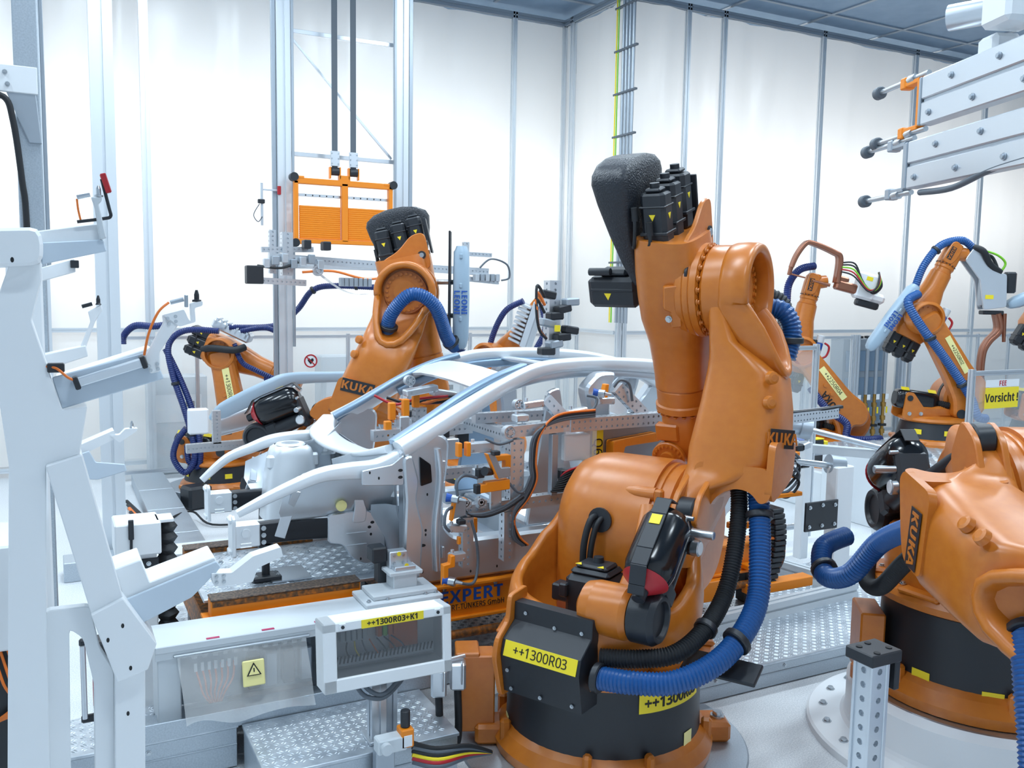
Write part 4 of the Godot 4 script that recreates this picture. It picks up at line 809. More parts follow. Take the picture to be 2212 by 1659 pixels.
	hose_part(r, "blue_hose", [fk * Vector3(-0.23, 0.32, 0.08), fk * Vector3(-0.25, 0.6, 0.06), fk * Vector3(-0.17, 0.9, 0.02), fk * Vector3(0.05, 1.08, -0.02), fk * Vector3(0.25, 1.05, -0.04)], 0.048, M.blue_hose, [[fk * Vector3(-0.2, 0.82, 0.03), fk.basis * Vector3(0.3, 0.9, 0)]])
	hose_part(r, "blue_hose", [fk * Vector3(-0.2, 0.22, 0.2), fk * Vector3(-0.3, 0.05, 0.32), lk * Vector3(-0.14, 1.1, 0.4), lk * Vector3(-0.1, 0.8, 0.4), lk * Vector3(-0.06, 0.4, 0.4), lk * Vector3(-0.05, 0.1, 0.42), Vector3(0.25, 0.46, 0.46), Vector3(0.3, 0.38, 0.46), Vector3(0.42, 0.36, 0.42)], 0.055, M.blue_hose, [[lk * Vector3(-0.12, 0.96, 0.4), lk.basis * Vector3(0.1, 1, 0)], [lk * Vector3(-0.055, 0.28, 0.41), lk.basis * Vector3(0, 1, 0)]])
	plate(r, "number_label", 0.5, 0.07, lk * Transform3D(Basis(Vector3(0, -1, 0), Vector3(1, 0, 0), Vector3(0, 0, 1)), Vector3(0.09, 0.6, 0.335)), M.pale_yellow, "++2250R02", 0.04, M.ink, false)
	text(r, "lettering", "KUKA", 0.09, lk * Transform3D(Basis(Vector3(0, 1, 0), Vector3(-1, 0, 0), Vector3(0, 0, 1)), Vector3(0.07, 0.3, 0.333)), M.orange)
	name_plate(r, fk * Transform3D(Basis(Vector3(0, -1, 0), Vector3(1, 0, 0), Vector3(0, 0, 1)), Vector3(-0.02, 0.87, 0.053)), "KUKA", 0.16, 0.06)
	# grey plate gun on that robot
	var gp = r.global_transform * fk * Vector3(0.24, 0.97, -0.04); var t = thing("spot_gun", "grey plated welding gun with black drive hanging from the hose trough robot", "welding gun", gp, deg_to_rad(-27.34))
	for z in [-0.07, 0.07]:
		s = st(); prism(s, at(Vector3(0, 0, z)), round_poly([-0.1, -0.05, 0.0, 0.1, 0.14, 0.0, 0.3, -0.2, 0.42, -0.22, 0.44, -0.62, 0.16, -0.66, 0.1, -0.3], 0.03, 2), 0.025, 0.004); part(t, "side_plate", s, M.alu)
	s = st(); bx(s, 0.26, -0.42, 0, 0.26, 0.4, 0.1, 0.02); part(t, "gun_body", s, M.alu_dark)
	s = st(); bx(s, 0.5, -0.32, 0.0, 0.12, 0.26, 0.13, 0.02); part(t, "servo_drive", s, M.black); s = st(); bx(s, 0.3, -0.69, 0, 0.26, 0.05, 0.12, 0.01); part(t, "insulator", s, M.black)
	s = st(); bx(s, 0.22, -0.5, 0.086, 0.1, 0.05, 0.004, 0.001); part(t, "sticker", s, M.yellow)
	s = st()
	for z in [-0.03, 0.03]: sweep(s, [Vector3(0.36, -0.7, z), Vector3(0.4, -0.9, z), Vector3(0.28, -1.05, z), Vector3(0.22, -1.2, z), Vector3(0.22, -1.5, z), Vector3(0.3, -1.64, z), Vector3(0.5, -1.66, z)], [Vector2(0.03, 0.05), Vector2(0.03, 0.06), Vector2(0.03, 0.05), Vector2(0.025, 0.045), Vector2(0.025, 0.04), Vector2(0.025, 0.04), Vector2(0.02, 0.03)], Vector3(0, 0, 1), 5, 4.0)
	cyl(s, Vector3(0.46, -0.7, 0), Vector3(0.48, -1.05, 0), 0.03, 0.02, 12); part(t, "copper_yoke", s, M.copper)
	s = st(); cyl(s, Vector3(0.56, -1.66, 0), Vector3(0.54, -1.4, 0), 0.02, 0.014, 10); part(t, "electrode", s, M.steel)
	s = st(); tube(s, [Vector3(0.0, 0.1, 0.05), Vector3(0.1, 0.05, 0.1), Vector3(0.2, -0.1, 0.08), Vector3(0.35, -0.2, 0.05)], 0.04, 8); tube(s, [Vector3(0.1, 0.0, -0.05), Vector3(0.28, 0.0, -0.05), Vector3(0.36, -0.2, 0)], 0.02, 6); part(t, "cable_bundle", s, M.rubber)
	s = st(); tube(s, [Vector3(0.08, 0.08, 0), Vector3(0.3, 0.02, 0.02), Vector3(0.42, -0.08, 0.02), Vector3(0.38, -0.18, 0.02)], 0.014, 6); part(t, "cable", s, M.green)
	r = mid_robot("orange robot cut by the right edge of the picture", Vector3(11.15, 0.88, -6.85), -27.34, -22.0, 30.0)
	fk = r.get_meta("fore"); lk = r.get_meta("link")
	hose_guide(r, fk * Transform3D(Basis(Vector3(0, 0, 1), deg_to_rad(-38)), Vector3(-0.5, -0.2, 0.08)), 0.95)
	hose_part(r, "blue_hose", [fk * Vector3(0.15, 0.5, 0.25), fk * Vector3(-0.1, 0.3, 0.32), fk * Vector3(-0.22, 0.05, 0.36), lk * Vector3(-0.12, 1.0, 0.4), lk * Vector3(-0.05, 0.6, 0.4), lk * Vector3(-0.05, 0.2, 0.42)], 0.055, M.blue_hose, [[lk * Vector3(-0.1, 0.92, 0.4), lk.basis * Vector3(0.1, 1, 0)]])
	r = mid_robot("orange robot mostly hidden behind the far roof rail of the car", Vector3(5.0, 0.1, -10.6), -60.0, 0.0, 40.0)
	s = st()
	for k in 9: box(s, at(Vector3(0.62 + 0.02 * k, 1.95 + 0.055 * k, 0.1), Vector3(0, 0, -20)), Vector3(0.18, 0.035, 0.12), 0.006)
	box(s, at(Vector3(0.86, 2.15, 0.1), Vector3(0, 0, -20)), Vector3(0.1, 0.6, 0.16), 0.01); part(r, "valve_block", s, M.alu)
	hose_part(r, "navy_hose", [Vector3(0.3, 1.5, 0.2), Vector3(0.3, 1.9, 0.2), Vector3(0.5, 2.3, 0.2), Vector3(0.75, 2.45, 0.15)], 0.04, M.navy)
	hose_part(r, "navy_hose", [Vector3(1.05, 2.4, 0.2), Vector3(1.1, 2.1, 0.2), Vector3(0.95, 1.8, 0.2), Vector3(0.9, 1.5, 0.2)], 0.04, M.navy)

# ---------------------------------------------------------------- car line; these parts are written in world metres
func wp(t: Node3D, called: String, s, m: Material, label := "") -> MeshInstance3D:
	var o = part(t, called, s, m, label); o.position = -t.position; return o
func v(x, y, z) -> Vector3: return Vector3(x, y, z)
func dot_hole(t: Node3D, p: Vector3, n: Vector3, r := 0.012, m: Material = null):     # punched hole with a dark cup
	if not shared.has("hole"):
		var s = st(); cyl(s, Vector3(0, -0.3, 0), Vector3(0, 0.12, 0), 1.0, 1.0, 12); shared.hole = mesh_of(s)
	var o = part(t, "punched_hole", shared.hole, m if m else M.ink); o.transform = Transform3D(basis_to(n).scaled(Vector3(r, 0.01, r)), p - t.position)
func build_car():
	var t = thing("unfinished_car", "bare silver car body shell with open front end and no doors", "car body", v(2.4, 0.69, -6.2))
	var s = st()
	var ring_poly = [2.03, 0.71, 2.02, 1.5, 1.96, 1.6, 2.06, 1.68, 2.24, 1.74, 2.34, 1.68, 2.33, 1.5, 2.3, 1.3, 2.3, 1.1, 2.36, 1.02, 2.48, 0.985, 3.32, 0.99, 3.42, 1.05, 3.47, 1.3, 3.46, 1.7, 3.38, 1.98, 3.5, 2.09, 3.66, 2.09, 3.6, 1.95, 3.62, 1.5, 3.68, 1.1, 3.8, 1.0, 4.35, 1.0, 4.6, 1.2, 4.75, 1.5, 4.95, 1.72, 5.1, 1.9, 5.3, 1.8, 5.35, 1.4, 5.2, 1.0, 4.75, 0.95, 4.65, 0.71]
	for z in [-5.47, -6.93]:
		s = st(); prism(s, at(v(0, 0, z)), round_poly(ring_poly, 0.05, 3), 0.13, 0.02, true); wp(t, "side_frame", s, M.body)
		s = st(); var dz = -0.1 if z > -6 else 0.1
		sweep(s, [v(2.0, 1.62, z - dz * 0.2), v(2.2, 1.715, z), v(2.52, 1.885, z), v(2.8, 2.01, z + dz * 0.5), v(3.08, 2.105, z + dz), v(3.36, 2.135, z + dz * 1.3), v(3.8, 2.13, z + dz * 1.4), v(4.3, 2.08, z + dz * 1.3), v(4.8, 1.96, z + dz), v(5.25, 1.78, z)], [Vector2(0.06, 0.07), Vector2(0.062, 0.07), Vector2(0.058, 0.06), Vector2(0.052, 0.055), Vector2(0.05, 0.055), Vector2(0.048, 0.06), Vector2(0.05, 0.06), Vector2(0.055, 0.06), Vector2(0.06, 0.07), Vector2(0.08, 0.07)], Vector3(0, 0, 1), 6, 3.0, 20)
		wp(t, "roof_rail", s, M.body_white)
		s = st(); sweep(s, [v(1.98, 1.66, z + dz * 0.5), v(2.2, 1.775, z + dz * 0.8), v(2.5, 1.945, z + dz), v(2.76, 2.06, z + dz * 1.2), v(3.0, 2.13, z + dz * 1.6)], [Vector2(0.022, 0.05)], Vector3(0, 0, 1), 6, 4.0); wp(t, "screen_flange", s, M.body_blue, "dark blue windscreen flange")
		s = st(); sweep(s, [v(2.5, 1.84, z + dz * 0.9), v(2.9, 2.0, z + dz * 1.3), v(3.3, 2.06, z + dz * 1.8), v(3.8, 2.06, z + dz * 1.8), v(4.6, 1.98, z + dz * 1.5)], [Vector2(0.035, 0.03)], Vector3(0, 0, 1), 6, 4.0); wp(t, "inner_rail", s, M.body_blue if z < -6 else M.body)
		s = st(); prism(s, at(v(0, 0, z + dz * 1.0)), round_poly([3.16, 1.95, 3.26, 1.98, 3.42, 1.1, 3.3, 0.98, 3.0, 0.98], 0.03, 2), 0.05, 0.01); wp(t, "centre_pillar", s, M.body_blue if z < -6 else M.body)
		# front longitudinals
		var zi: float = z + dz * 2.4
		s = st(); sweep(s, [v(1.15, 1.1, zi), v(1.4, 1.1, zi), v(1.62, 1.09, zi)], [Vector2(0.068, 0.05)], Vector3(0, 0, 1), 3, 8.0); wp(t, "front_rail", s, M.body_dark, "black front chassis rail")
		s = st(); bx(s, 1.07, 1.1, zi, 0.16, 0.15, 0.11, 0.008); cyl(s, v(1.06, 1.12, zi + 0.05), v(1.06, 1.12, zi + 0.065), 0.03, 0.028, 18); bx(s, 1.06, 1.05, zi + 0.055, 0.07, 0.012, 0.008, 0.002); bx(s, 1.06, 1.03, zi + 0.055, 0.07, 0.008, 0.008, 0.002); wp(t, "crash_box", s, M.body_white)
		s = st(); prism(s, Transform3D(Basis(v(0, 0, 1), v(0, 1, 0), v(-1, 0, 0)), v(0.985, 1.1, zi)), round_poly([-0.08, -0.13, 0.08, -0.13, 0.08, 0.12, 0.03, 0.14, 0.03, 0.11, -0.08, 0.12], 0.015, 2), 0.022, 0.004); bx(s, 0.975, 1.2, zi, 0.03, 0.03, 0.1, 0.006); bx(s, 0.975, 1.0, zi, 0.03, 0.03, 0.1, 0.006); wp(t, "end_plate", s, M.body_white)
		for k in 3: bolt(t, v(1.17, 1.05 + 0.045 * k, zi + 0.052) - t.position, v(0, 0, 1), 0.013, M.steel)
		# upper longitudinals
		s = st(); sweep(s, [v(0.98, 1.29 if z > -6 else 1.22, z + dz * 0.2), v(1.16, 1.37, z + dz * 0.2), v(1.34, 1.44, z + dz * 0.2), v(1.5, 1.49, z + dz * 0.2), v(1.68, 1.5, z + dz * 0.2), v(1.86, 1.5, z + dz * 0.2), v(2.02, 1.55, z)], [Vector2(0.022, 0.03), Vector2(0.03, 0.04), Vector2(0.035, 0.05), Vector2(0.04, 0.06), Vector2(0.05, 0.06), Vector2(0.06, 0.06), Vector2(0.075, 0.06)], Vector3(0, 0, 1), 5, 5.0); wp(t, "upper_rail", s, M.body_white)
		# suspension tower
		s = st(); var zt: float = z + dz * 3.6
		var lr = []; var ty = -0.1 if z > -6 else 0.0
		for e in [[0.98, 0.22, 0.15], [1.15, 0.2, 0.145], [1.32, 0.18, 0.14], [1.44, 0.16, 0.13], [1.49, 0.14, 0.12], [1.51, 0.11, 0.1]]: lr.append(ring(Transform3D(Basis.IDENTITY, v(1.56, maxf(e[0] + ty, 1.12 if z > -6 else 0.0), zt)), e[1], e[2], 24, 4.0))
		loft(s, lr, false, false); lathe(s, at(v(1.56, 1.5 + ty, zt)), [[0.11, 0.01], [0.1, 0.022], [0.065, 0.022], [0.06, 0.0], [0.05, -0.03]], 28, true, false, false)
		for k in 3: bx(s, 1.56 + 0.18 * cos(k * 2.1 + 0.5), 1.4 + ty, zt + 0.15 * sin(k * 2.1 + 0.5), 0.07, 0.1, 0.06, 0.015)
		wp(t, "suspension_tower", s, M.body_white)
		s = st(); sheet(s, [PackedVector3Array([v(1.66, 1.52, zt), v(1.84, 1.56, zt), v(2.02, 1.62, z + dz)]), PackedVector3Array([v(1.7, 1.28, zt), v(1.86, 1.28, zt), v(2.03, 1.28, z + dz)])], 0.006); wp(t, "tower_gusset", s, M.body)
		# wheelhouse sheet and lower closing plate
		s = st(); sheet(s, [PackedVector3Array([v(1.28, 1.36, z + dz * 1.2), v(1.5, 1.44, z + dz * 1.0), v(1.75, 1.46, z + dz * 0.9), v(2.03, 1.46, z + dz * 0.7)]), PackedVector3Array([v(1.26, 1.24, z + dz * 1.6), v(1.5, 1.28, z + dz * 1.5), v(1.75, 1.3, z + dz * 1.5), v(2.03, 1.32, z + dz * 1.2)]), PackedVector3Array([v(1.3, 1.15, z + dz * 2.2), v(1.5, 1.17, z + dz * 2.1), v(1.75, 1.18, z + dz * 2.0), v(2.03, 1.2, z + dz * 1.8)])], 0.005); wp(t, "wheelhouse_panel", s, M.body)
		s = st(); prism(s, at(v(0, 0, zi - dz * 0.6)), round_poly([1.58, 1.19, 1.84, 1.2, 1.93, 1.14, 1.97, 1.02, 1.97, 0.84, 1.82, 0.83, 1.74, 0.88, 1.68, 0.98, 1.58, 1.0], 0.03, 3), 0.03, 0.006); prism(s, at(v(0, 0, zi - dz * 0.75)), round_poly([1.72, 1.4, 1.78, 1.38, 1.84, 1.2, 1.83, 1.12, 1.74, 1.12, 1.76, 1.24], 0.02, 2), 0.02, 0.004); wp(t, "rail_gusset", s, M.body)
		s = st(); sheet(s, [PackedVector3Array([v(1.86, 1.24, zi - dz), v(1.96, 1.24, zi - dz * 1.2), v(2.05, 1.22, z + dz)]), PackedVector3Array([v(1.9, 1.0, zi), v(1.98, 1.0, zi - dz * 0.8), v(2.06, 1.0, z + dz)]), PackedVector3Array([v(1.94, 0.78, zi + dz), v(2.0, 0.78, zi), v(2.06, 0.76, z + dz)])], 0.006); wp(t, "toe_panel", s, M.alu_dark)
		s = st(); beam(s, v(1.36, 1.38, z + dz * 0.9), v(1.32, 1.22, zi - dz * 0.55), 0.05, 0.012, v(0, 0, 1)); beam(s, v(1.32, 1.22, zi - dz * 0.55), v(1.27, 1.07, zi - dz * 0.55), 0.07, 0.012, v(0, 0, 1)); wp(t, "brace", s, M.body)
	# parts that only the near side shows
	s = st(); prism(s, at(v(0, 0, -5.39)), round_poly([2.0, 0.74, 2.12, 0.74, 2.14, 1.1, 2.09, 1.3, 2.11, 1.42, 2.06, 1.6, 2.0, 1.58, 2.02, 1.3], 0.03, 3), 0.05, 0.012, true); wp(t, "hinge_post", s, M.body)
	s = st(); prism(s, at(v(0, 0, -5.398)), round_poly([2.12, 1.58, 2.2, 1.52, 2.21, 1.4, 2.13, 1.38], 0.01, 2), 0.012, 0.003); wp(t, "black_film", s, M.gloss_black, "dark film patch on the pillar")
	s = st(); sweep(s, [v(2.25, 1.62, -5.4), v(2.27, 1.4, -5.39), v(2.24, 1.1, -5.39), v(2.25, 0.8, -5.39)], [Vector2(0.02, 0.018)], Vector3(0, 0, 1), 6, 3.0); for y in [0.92, 1.14, 1.36, 1.5]: bx(s, 2.29, y, -5.395, 0.02, 0.08, 0.02, 0.004)
	wp(t, "door_flange", s, M.body)
	s = st(); prism(s, at(v(1.87, 1.47, -5.395)), round_poly([-0.14, -0.05, 0.14, -0.07, 0.14, 0.13, 0.06, 0.07, -0.14, 0.045], 0.015, 2), 0.02, 0.004); wp(t, "upper_rail_plate", s, M.body)
	for e in [[1.985, 1.5, 0.016], [1.985, 1.455, 0.016], [1.84, 1.46, 0.006], [1.78, 1.5, 0.006]]: dot_hole(t, v(e[0], e[1], -5.384), v(0, 0, 1), e[2])
	for e in [[2.15, 0.98, 0.02], [2.17, 1.08, 0.008], [2.17, 1.05, 0.006], [2.18, 1.32, 0.006], [2.08, 0.79, 0.014], [2.24, 0.98, 0.008], [2.15, 0.8, 0.006], [2.32, 0.76, 0.006], [2.5, 0.76, 0.006], [2.7, 0.77, 0.006]]: dot_hole(t, v(e[0], e[1], -5.364 if e[0] < 2.14 else -5.404), v(0, 0, 1), e[2])
	for i in 4:
		for j in 3: dot_hole(t, v(1.61 + 0.035 * i, 1.07 + 0.035 * j + 0.008 * i, -5.635), v(0, 0, 1), 0.007, M.alu)
	for e in [[1.86, 0.93, 0.013], [1.86, 1.08, 0.013], [1.88, 1.11, 0.014], [1.87, 1.03, 0.008], [1.9, 0.87, 0.006], [1.8, 0.87, 0.006], [1.94, 0.95, 0.006]]: dot_hole(t, v(e[0], e[1], -5.635), v(0, 0, 1), e[2])
	for y in [1.0, 1.08]: s = st(); bx(s, 1.77, y - 0.03, -5.633, 0.14, 0.008, 0.01, 0.003); wp(t, "bead", s, M.body)
	s = st(); lathe(s, Transform3D(Basis(v(1, 0, 0), v(0, 0, 1), v(0, -1, 0)), v(1.66, 1.25, -5.6)), [[0.035, -0.02], [0.036, 0.0], [0.02, 0.002]], 20); wp(t, "oval_plug", s, M.pale_yellow)
	# cowl, bulkhead, floor, roof bow, rear bulkhead
	s = st(); sweep(s, [v(1.95, 1.63, -6.9), v(1.86, 1.56, -6.78), v(1.84, 1.53, -6.5), v(1.85, 1.53, -6.15), v(1.88, 1.55, -5.8), v(1.97, 1.62, -5.52)], [Vector2(0.06, 0.05), Vector2(0.1, 0.03), Vector2(0.105, 0.024), Vector2(0.1, 0.022), Vector2(0.08, 0.022), Vector2(0.05, 0.03)], Vector3(0, 1, 0), 6, 4.0); wp(t, "cowl_beam", s, M.body_white, "white curved cowl beam under the windscreen")
	s = st(); lathe(s, at(v(1.84, 1.42, -6.6)), [[0.07, 0.0], [0.05, 0.02], [0.04, 0.09], [0.05, 0.11]], 16); wp(t, "cowl_bracket", s, M.body_white)
	s = st(); sheet(s, [PackedVector3Array([v(2.0, 1.54, -6.9), v(1.98, 1.52, -6.2), v(2.0, 1.56, -5.55)]), PackedVector3Array([v(2.03, 1.2, -6.9), v(2.0, 1.2, -6.2), v(2.03, 1.2, -5.55)]), PackedVector3Array([v(2.12, 0.82, -6.9), v(2.1, 0.86, -6.2), v(2.12, 0.82, -5.55)])], 0.006); wp(t, "bulkhead", s, M.body)
	s = st(); bx(s, 1.97, 1.36, -6.45, 0.05, 0.22, 0.24, 0.02); bx(s, 1.955, 1.42, -6.45, 0.03, 0.1, 0.16, 0.02); wp(t, "bulkhead_box", s, M.body)
	for k in 18: dot_hole(t, v(1.985, 1.25 + 0.05 * (k % 6), -6.8 + 0.12 * (k / 6)), v(-1, 0, 0), 0.008)
	s = st(); sheet(s, [PackedVector3Array([v(2.1, 0.84, -6.88), v(2.1, 0.86, -6.4), v(2.1, 1.02, -6.28), v(2.1, 1.02, -6.12), v(2.1, 0.86, -6.0), v(2.1, 0.84, -5.52)]), PackedVector3Array([v(3.4, 0.82, -6.88), v(3.4, 0.82, -6.4), v(3.4, 1.0, -6.28), v(3.4, 1.0, -6.12), v(3.4, 0.82, -6.0), v(3.4, 0.82, -5.52)]), PackedVector3Array([v(4.6, 1.0, -6.88), v(4.6, 1.0, -6.4), v(4.6, 1.08, -6.28), v(4.6, 1.08, -6.12), v(4.6, 1.0, -6.0), v(4.6, 1.0, -5.52)])], 0.006); wp(t, "floor_pan", s, M.body)
	for x in [2.75, 3.15]: s = st(); bx(s, x, 0.9, -6.2, 0.12, 0.1, 1.3, 0.015); wp(t, "cross_member", s, M.body)
	s = st(); var hr = []
	for e in [[2.56, 2.0], [2.66, 2.055], [2.8, 2.09]]: hr.append(PackedVector3Array([v(e[0] + 0.04, e[1] - 0.01, -6.82), v(e[0], e[1] + 0.02, -6.5), v(e[0] - 0.02, e[1] + 0.03, -6.2), v(e[0], e[1] + 0.02, -5.9), v(e[0] + 0.04, e[1] - 0.01, -5.58)]))
	sheet(s, hr, 0.02); wp(t, "roof_header", s, M.body_white, "white roof header above the windscreen")
	s = st(); bx(s, 3.42, 2.1, -6.2, 0.1, 0.03, 1.2, 0.01); bx(s, 4.6, 1.99, -6.2, 0.14, 0.03, 1.2, 0.01); wp(t, "roof_bow", s, M.body)
	s = st(); prism(s, Transform3D(Basis(v(0, 0, 1), v(0.35, 0.94, 0), v(-0.94, 0.35, 0)), v(4.5, 1.4, -6.2)), round_poly([-0.68, -0.4, 0.68, -0.4, 0.66, 0.5, 0.4, 0.56, 0.38, 0.2, 0.1, 0.1, -0.1, 0.1, -0.38, 0.2, -0.4, 0.56, -0.66, 0.5], 0.05, 3), 0.03, 0.006); wp(t, "rear_bulkhead", s, M.body)
	for z in [-6.7, -5.72]: s = st(); lathe(s, Transform3D(Basis(v(1, 0, 0), v(0, 0, 1), v(0, -1, 0)), v(4.35, 1.25, z)), [[0.36, -0.12], [0.37, 0.0], [0.34, 0.1], [0.24, 0.16], [0.1, 0.18]], 32, false); wp(t, "rear_wheelhouse", s, M.body)
	for z in [-6.75, -5.7]: s = st(); sweep(s, [v(4.1, 1.3, z), v(4.4, 1.7, z), v(4.75, 2.0, z)], [Vector2(0.06, 0.04)], v(0, 0, 1), 6, 4.0); wp(t, "rear_pillar", s, M.body)
	s = st(); bx(s, 3.05, 1.22, -6.0, 0.3, 0.2, 0.4, 0.03); wp(t, "console_box", s, M.paint_grey)
func build_line():
	# carrier under the car
	var t = thing("body_carrier", "orange steel carrier with tread plate under the car body", "carrier", v(2.5, 0.0, -6.1))
	var s = st()
	for e in [[-5.44, 0.66], [-6.62, 4.7]]:
		s = st(); bx(s, 2.98, 0.57, e[0], 4.44, 0.24, 0.1, 0.01); bx(s, 2.98, 0.685, e[0], 4.44, 0.02, 0.16, 0.003); bx(s, 2.98, 0.455, e[0], 4.44, 0.02, 0.16, 0.003); wp(t, "side_beam", s, M.orange_flat if e[0] > -6 else M.rust)
	for x in [0.82, 1.42, 2.1, 3.4, 4.9]: s = st(); bx(s, x, 0.57, -6.03, 0.1, 0.2, 1.08, 0.008); wp(t, "cross_beam", s, M.rust)
	for e in [[-5.44, M.orange_flat], [-6.6, M.rust]]: s = st(); bx(s, 1.26, 0.745, e[0], 0.92, 0.11, 0.1, 0.006); wp(t, "raised_beam", s, e[1]); s = st(); bx(s, 1.26, 0.806, e[0], 0.92, 0.012, 0.13, 0.003); wp(t, "scorched_edge", s, M.burnt); s = st(); bx(s, 1.26, 0.778, e[0] + 0.052, 0.9, 0.035, 0.004, 0.001); wp(t, "scorched_face", s, M.rust)
	s = st(); bx(s, 1.4, 0.76, -6.02, 1.24, 0.02, 1.0, 0.003); wp(t, "tread_plate", s, M.tread)
	var h = Node3D.new(); h.name = "tread_cover"; t.add_child(h); h.position = -t.position; tread(h, 0.8, 2.0, -6.5, -5.54, 0.771, 0.06)
	s = st(); bx(s, 1.35, 0.778, -5.8, 0.26, 0.012, 0.3, 0.003); wp(t, "blank_plate", s, M.steel)
	for x in [1.0, 1.2, 1.6]: bolt(t, v(x, 0.775, -6.25) - t.position, v(0, 1, 0), 0.014)
	plate(t, "maker_plate", 0.42, 0.14, at(v(2.5, 0.58, -5.386) - t.position), M.orange_flat)
	text(t, "lettering", "EXPERT", 0.085, at(v(2.5, 0.605, -5.382) - t.position), M.blue_part, true, 1.15)
	text(t, "lettering", "EXPERT-TÜNKERS GmbH", 0.035, at(v(2.5, 0.53, -5.382) - t.position), M.ink, false, 0.95)
	plate(t, "number_label", 0.12, 0.1, at(v(2.9, 0.6, -5.386) - t.position), M.yellow, "O1", 0.07, M.ink, false)
	for x in [2.3, 2.68]: bolt(t, v(x, 0.66, -5.387) - t.position, v(0, 0, 1), 0.012)
	for x in [0.9, 2.2, 3.6, 5.0]:
		for z in [-5.44, -6.62]: s = st(); bx(s, x, 0.315, z, 0.14, 0.26, 0.12, 0.01); wp(t, "carrier_foot", s, M.black)
	s = st(); cyl(s, v(0.9, 0.36, -5.34), v(5.0, 0.36, -5.34), 0.03, 0.03, 12); wp(t, "pipe", s, M.rust)
	# ground rails and decks beneath
	deck("dark tread plate deck under the car carrier", 0.75, 3.6, -7.2, -5.37, 0.18)
	# white bench with the support pad for the car
	t = thing("support_bench", "long white steel bench before the car carrier with cable bay behind clear foil", "bench", v(1.2, 0.0, -5.15))
	s = st(); bx(s, 1.28, 0.71, -5.15, 1.66, 0.04, 0.36, 0.004); bx(s, 1.28, 0.675, -4.985, 1.66, 0.05, 0.02, 0.003); wp(t, "bench_top", s, M.paint_grey)
	for x in [0.52, 1.42, 2.0]: s = st(); bx(s, x, 0.47, -5.12, 0.12, 0.42, 0.26, 0.006); wp(t, "bench_leg", s, M.paint_grey)
	s = st(); bx(s, 1.28, 0.47, -5.27, 1.5, 0.42, 0.03, 0.003); wp(t, "back_panel", s, M.paint_blue)
	s = st(); bx(s, 1.2, 0.27, -5.0, 1.75, 0.06, 0.2, 0.004); bx(s, 1.2, 0.29, -4.905, 1.75, 0.1, 0.012, 0.002); wp(t, "lower_ledge", s, M.galv)
	for x in [0.75, 1.05, 1.35]: s = st(); bx(s, x, 0.732, -4.99, 0.07, 0.004, 0.02, 0.001); wp(t, "pink_tag", s, M.pink)
	for k in 12: s = st(); bx(s, 0.66 + 0.055 * k, 0.63, -5.05, 0.03, 0.045, 0.03, 0.004); wp(t, "valve", s, M.paint_grey)
	for k in 4: s = st(); bx(s, 0.98 + 0.1 * k, 0.47, -5.08, 0.07, 0.2, 0.08, 0.008); wp(t, "bay_module", s, M.alu_dark if k % 2 else M.black)
	for k in 7: s = st(); tube(s, [v(0.66 + 0.035 * k, 0.56, -5.05), v(0.68 + 0.03 * k, 0.48, -5.02), v(0.7 + 0.02 * k, 0.4, -5.03), v(0.74 + 0.01 * k, 0.33, -5.06)], 0.006, 6); wp(t, "orange_cable", s, M.cable_orange); s = st(); bx(s, 0.662 + 0.036 * k, 0.56, -5.035, 0.018, 0.05, 0.012, 0.003); wp(t, "cable_tag", s, M.paint)
	s = st(); var rows = []
	for i in 9:
		var g = PackedVector3Array(); var y = 0.665 - 0.36 * i / 8.0
		for j in 17:
			var x = 0.56 + 0.7 * j / 16.0; g.append(v(x + 0.03 * i / 8.0, y + 0.02 * sin(j * 0.7) * i / 8.0, -4.965 + 0.11 * pow(i / 8.0, 1.4) + 0.018 * sin(j * 0.9 + i * 0.5) * sqrt(i / 8.0) + 0.012 * sin(j * 0.37 - i)))
		rows.append(g)
	sheet(s, rows, 0.002); wp(t, "clear_foil", s, M.foil, "wavy clear plastic curtain")
	s = st(); beam(s, v(0.54, 0.67, -4.965), v(1.28, 0.67, -4.965), 0.02, 0.012); wp(t, "foil_rail", s, M.steel)
	s = st(); box(s, at(v(0.95, 0.53, -4.9), v(-14, 0, 0)), v(0.12, 0.14, 0.012), 0.006); wp(t, "warning_box", s, M.pale_yellow)
	s = st(); prism(s, at(v(0.95, 0.55, -4.893), v(-14, 0, 0)), poly([-0.04, -0.03, 0.04, -0.03, 0, 0.04]), 0.004); wp(t, "warning_triangle", s, M.ink)
	s = st(); prism(s, at(v(0.95, 0.549, -4.891), v(-14, 0, 0)), poly([-0.03, -0.024, 0.03, -0.024, 0, 0.029]), 0.004); wp(t, "warning_triangle", s, M.pale_yellow)
	s = st(); box(s, at(v(0.95, 0.551, -4.889), v(-14, 0, 0)), v(0.006, 0.022, 0.004), 0.001); box(s, at(v(0.95, 0.532, -4.889), v(-14, 0, 0)), v(0.006, 0.006, 0.004), 0.001); wp(t, "warning_bar", s, M.ink)
	t = thing("car_support", "stepped white pad and bolted steel block holding up the car sill", "support", v(1.95, 0.73, -5.2))
	s = st(); bx(s, 1.9, 0.745, -5.2, 0.5, 0.03, 0.3, 0.005); bx(s, 1.92, 0.775, -5.22, 0.42, 0.03, 0.24, 0.005); wp(t, "pad", s, M.paint_grey)
	s = st(); bx(s, 1.95, 0.83, -5.26, 0.16, 0.1, 0.14, 0.006); bx(s, 1.95, 0.885, -5.26, 0.22, 0.025, 0.18, 0.005); wp(t, "pillar", s, M.paint_grey)
	s = st(); bx(s, 1.93, 0.95, -5.3, 0.12, 0.11, 0.08, 0.006); bx(s, 1.95, 0.91, -5.24, 0.14, 0.03, 0.1, 0.005); wp(t, "clamp_block", s, M.alu)
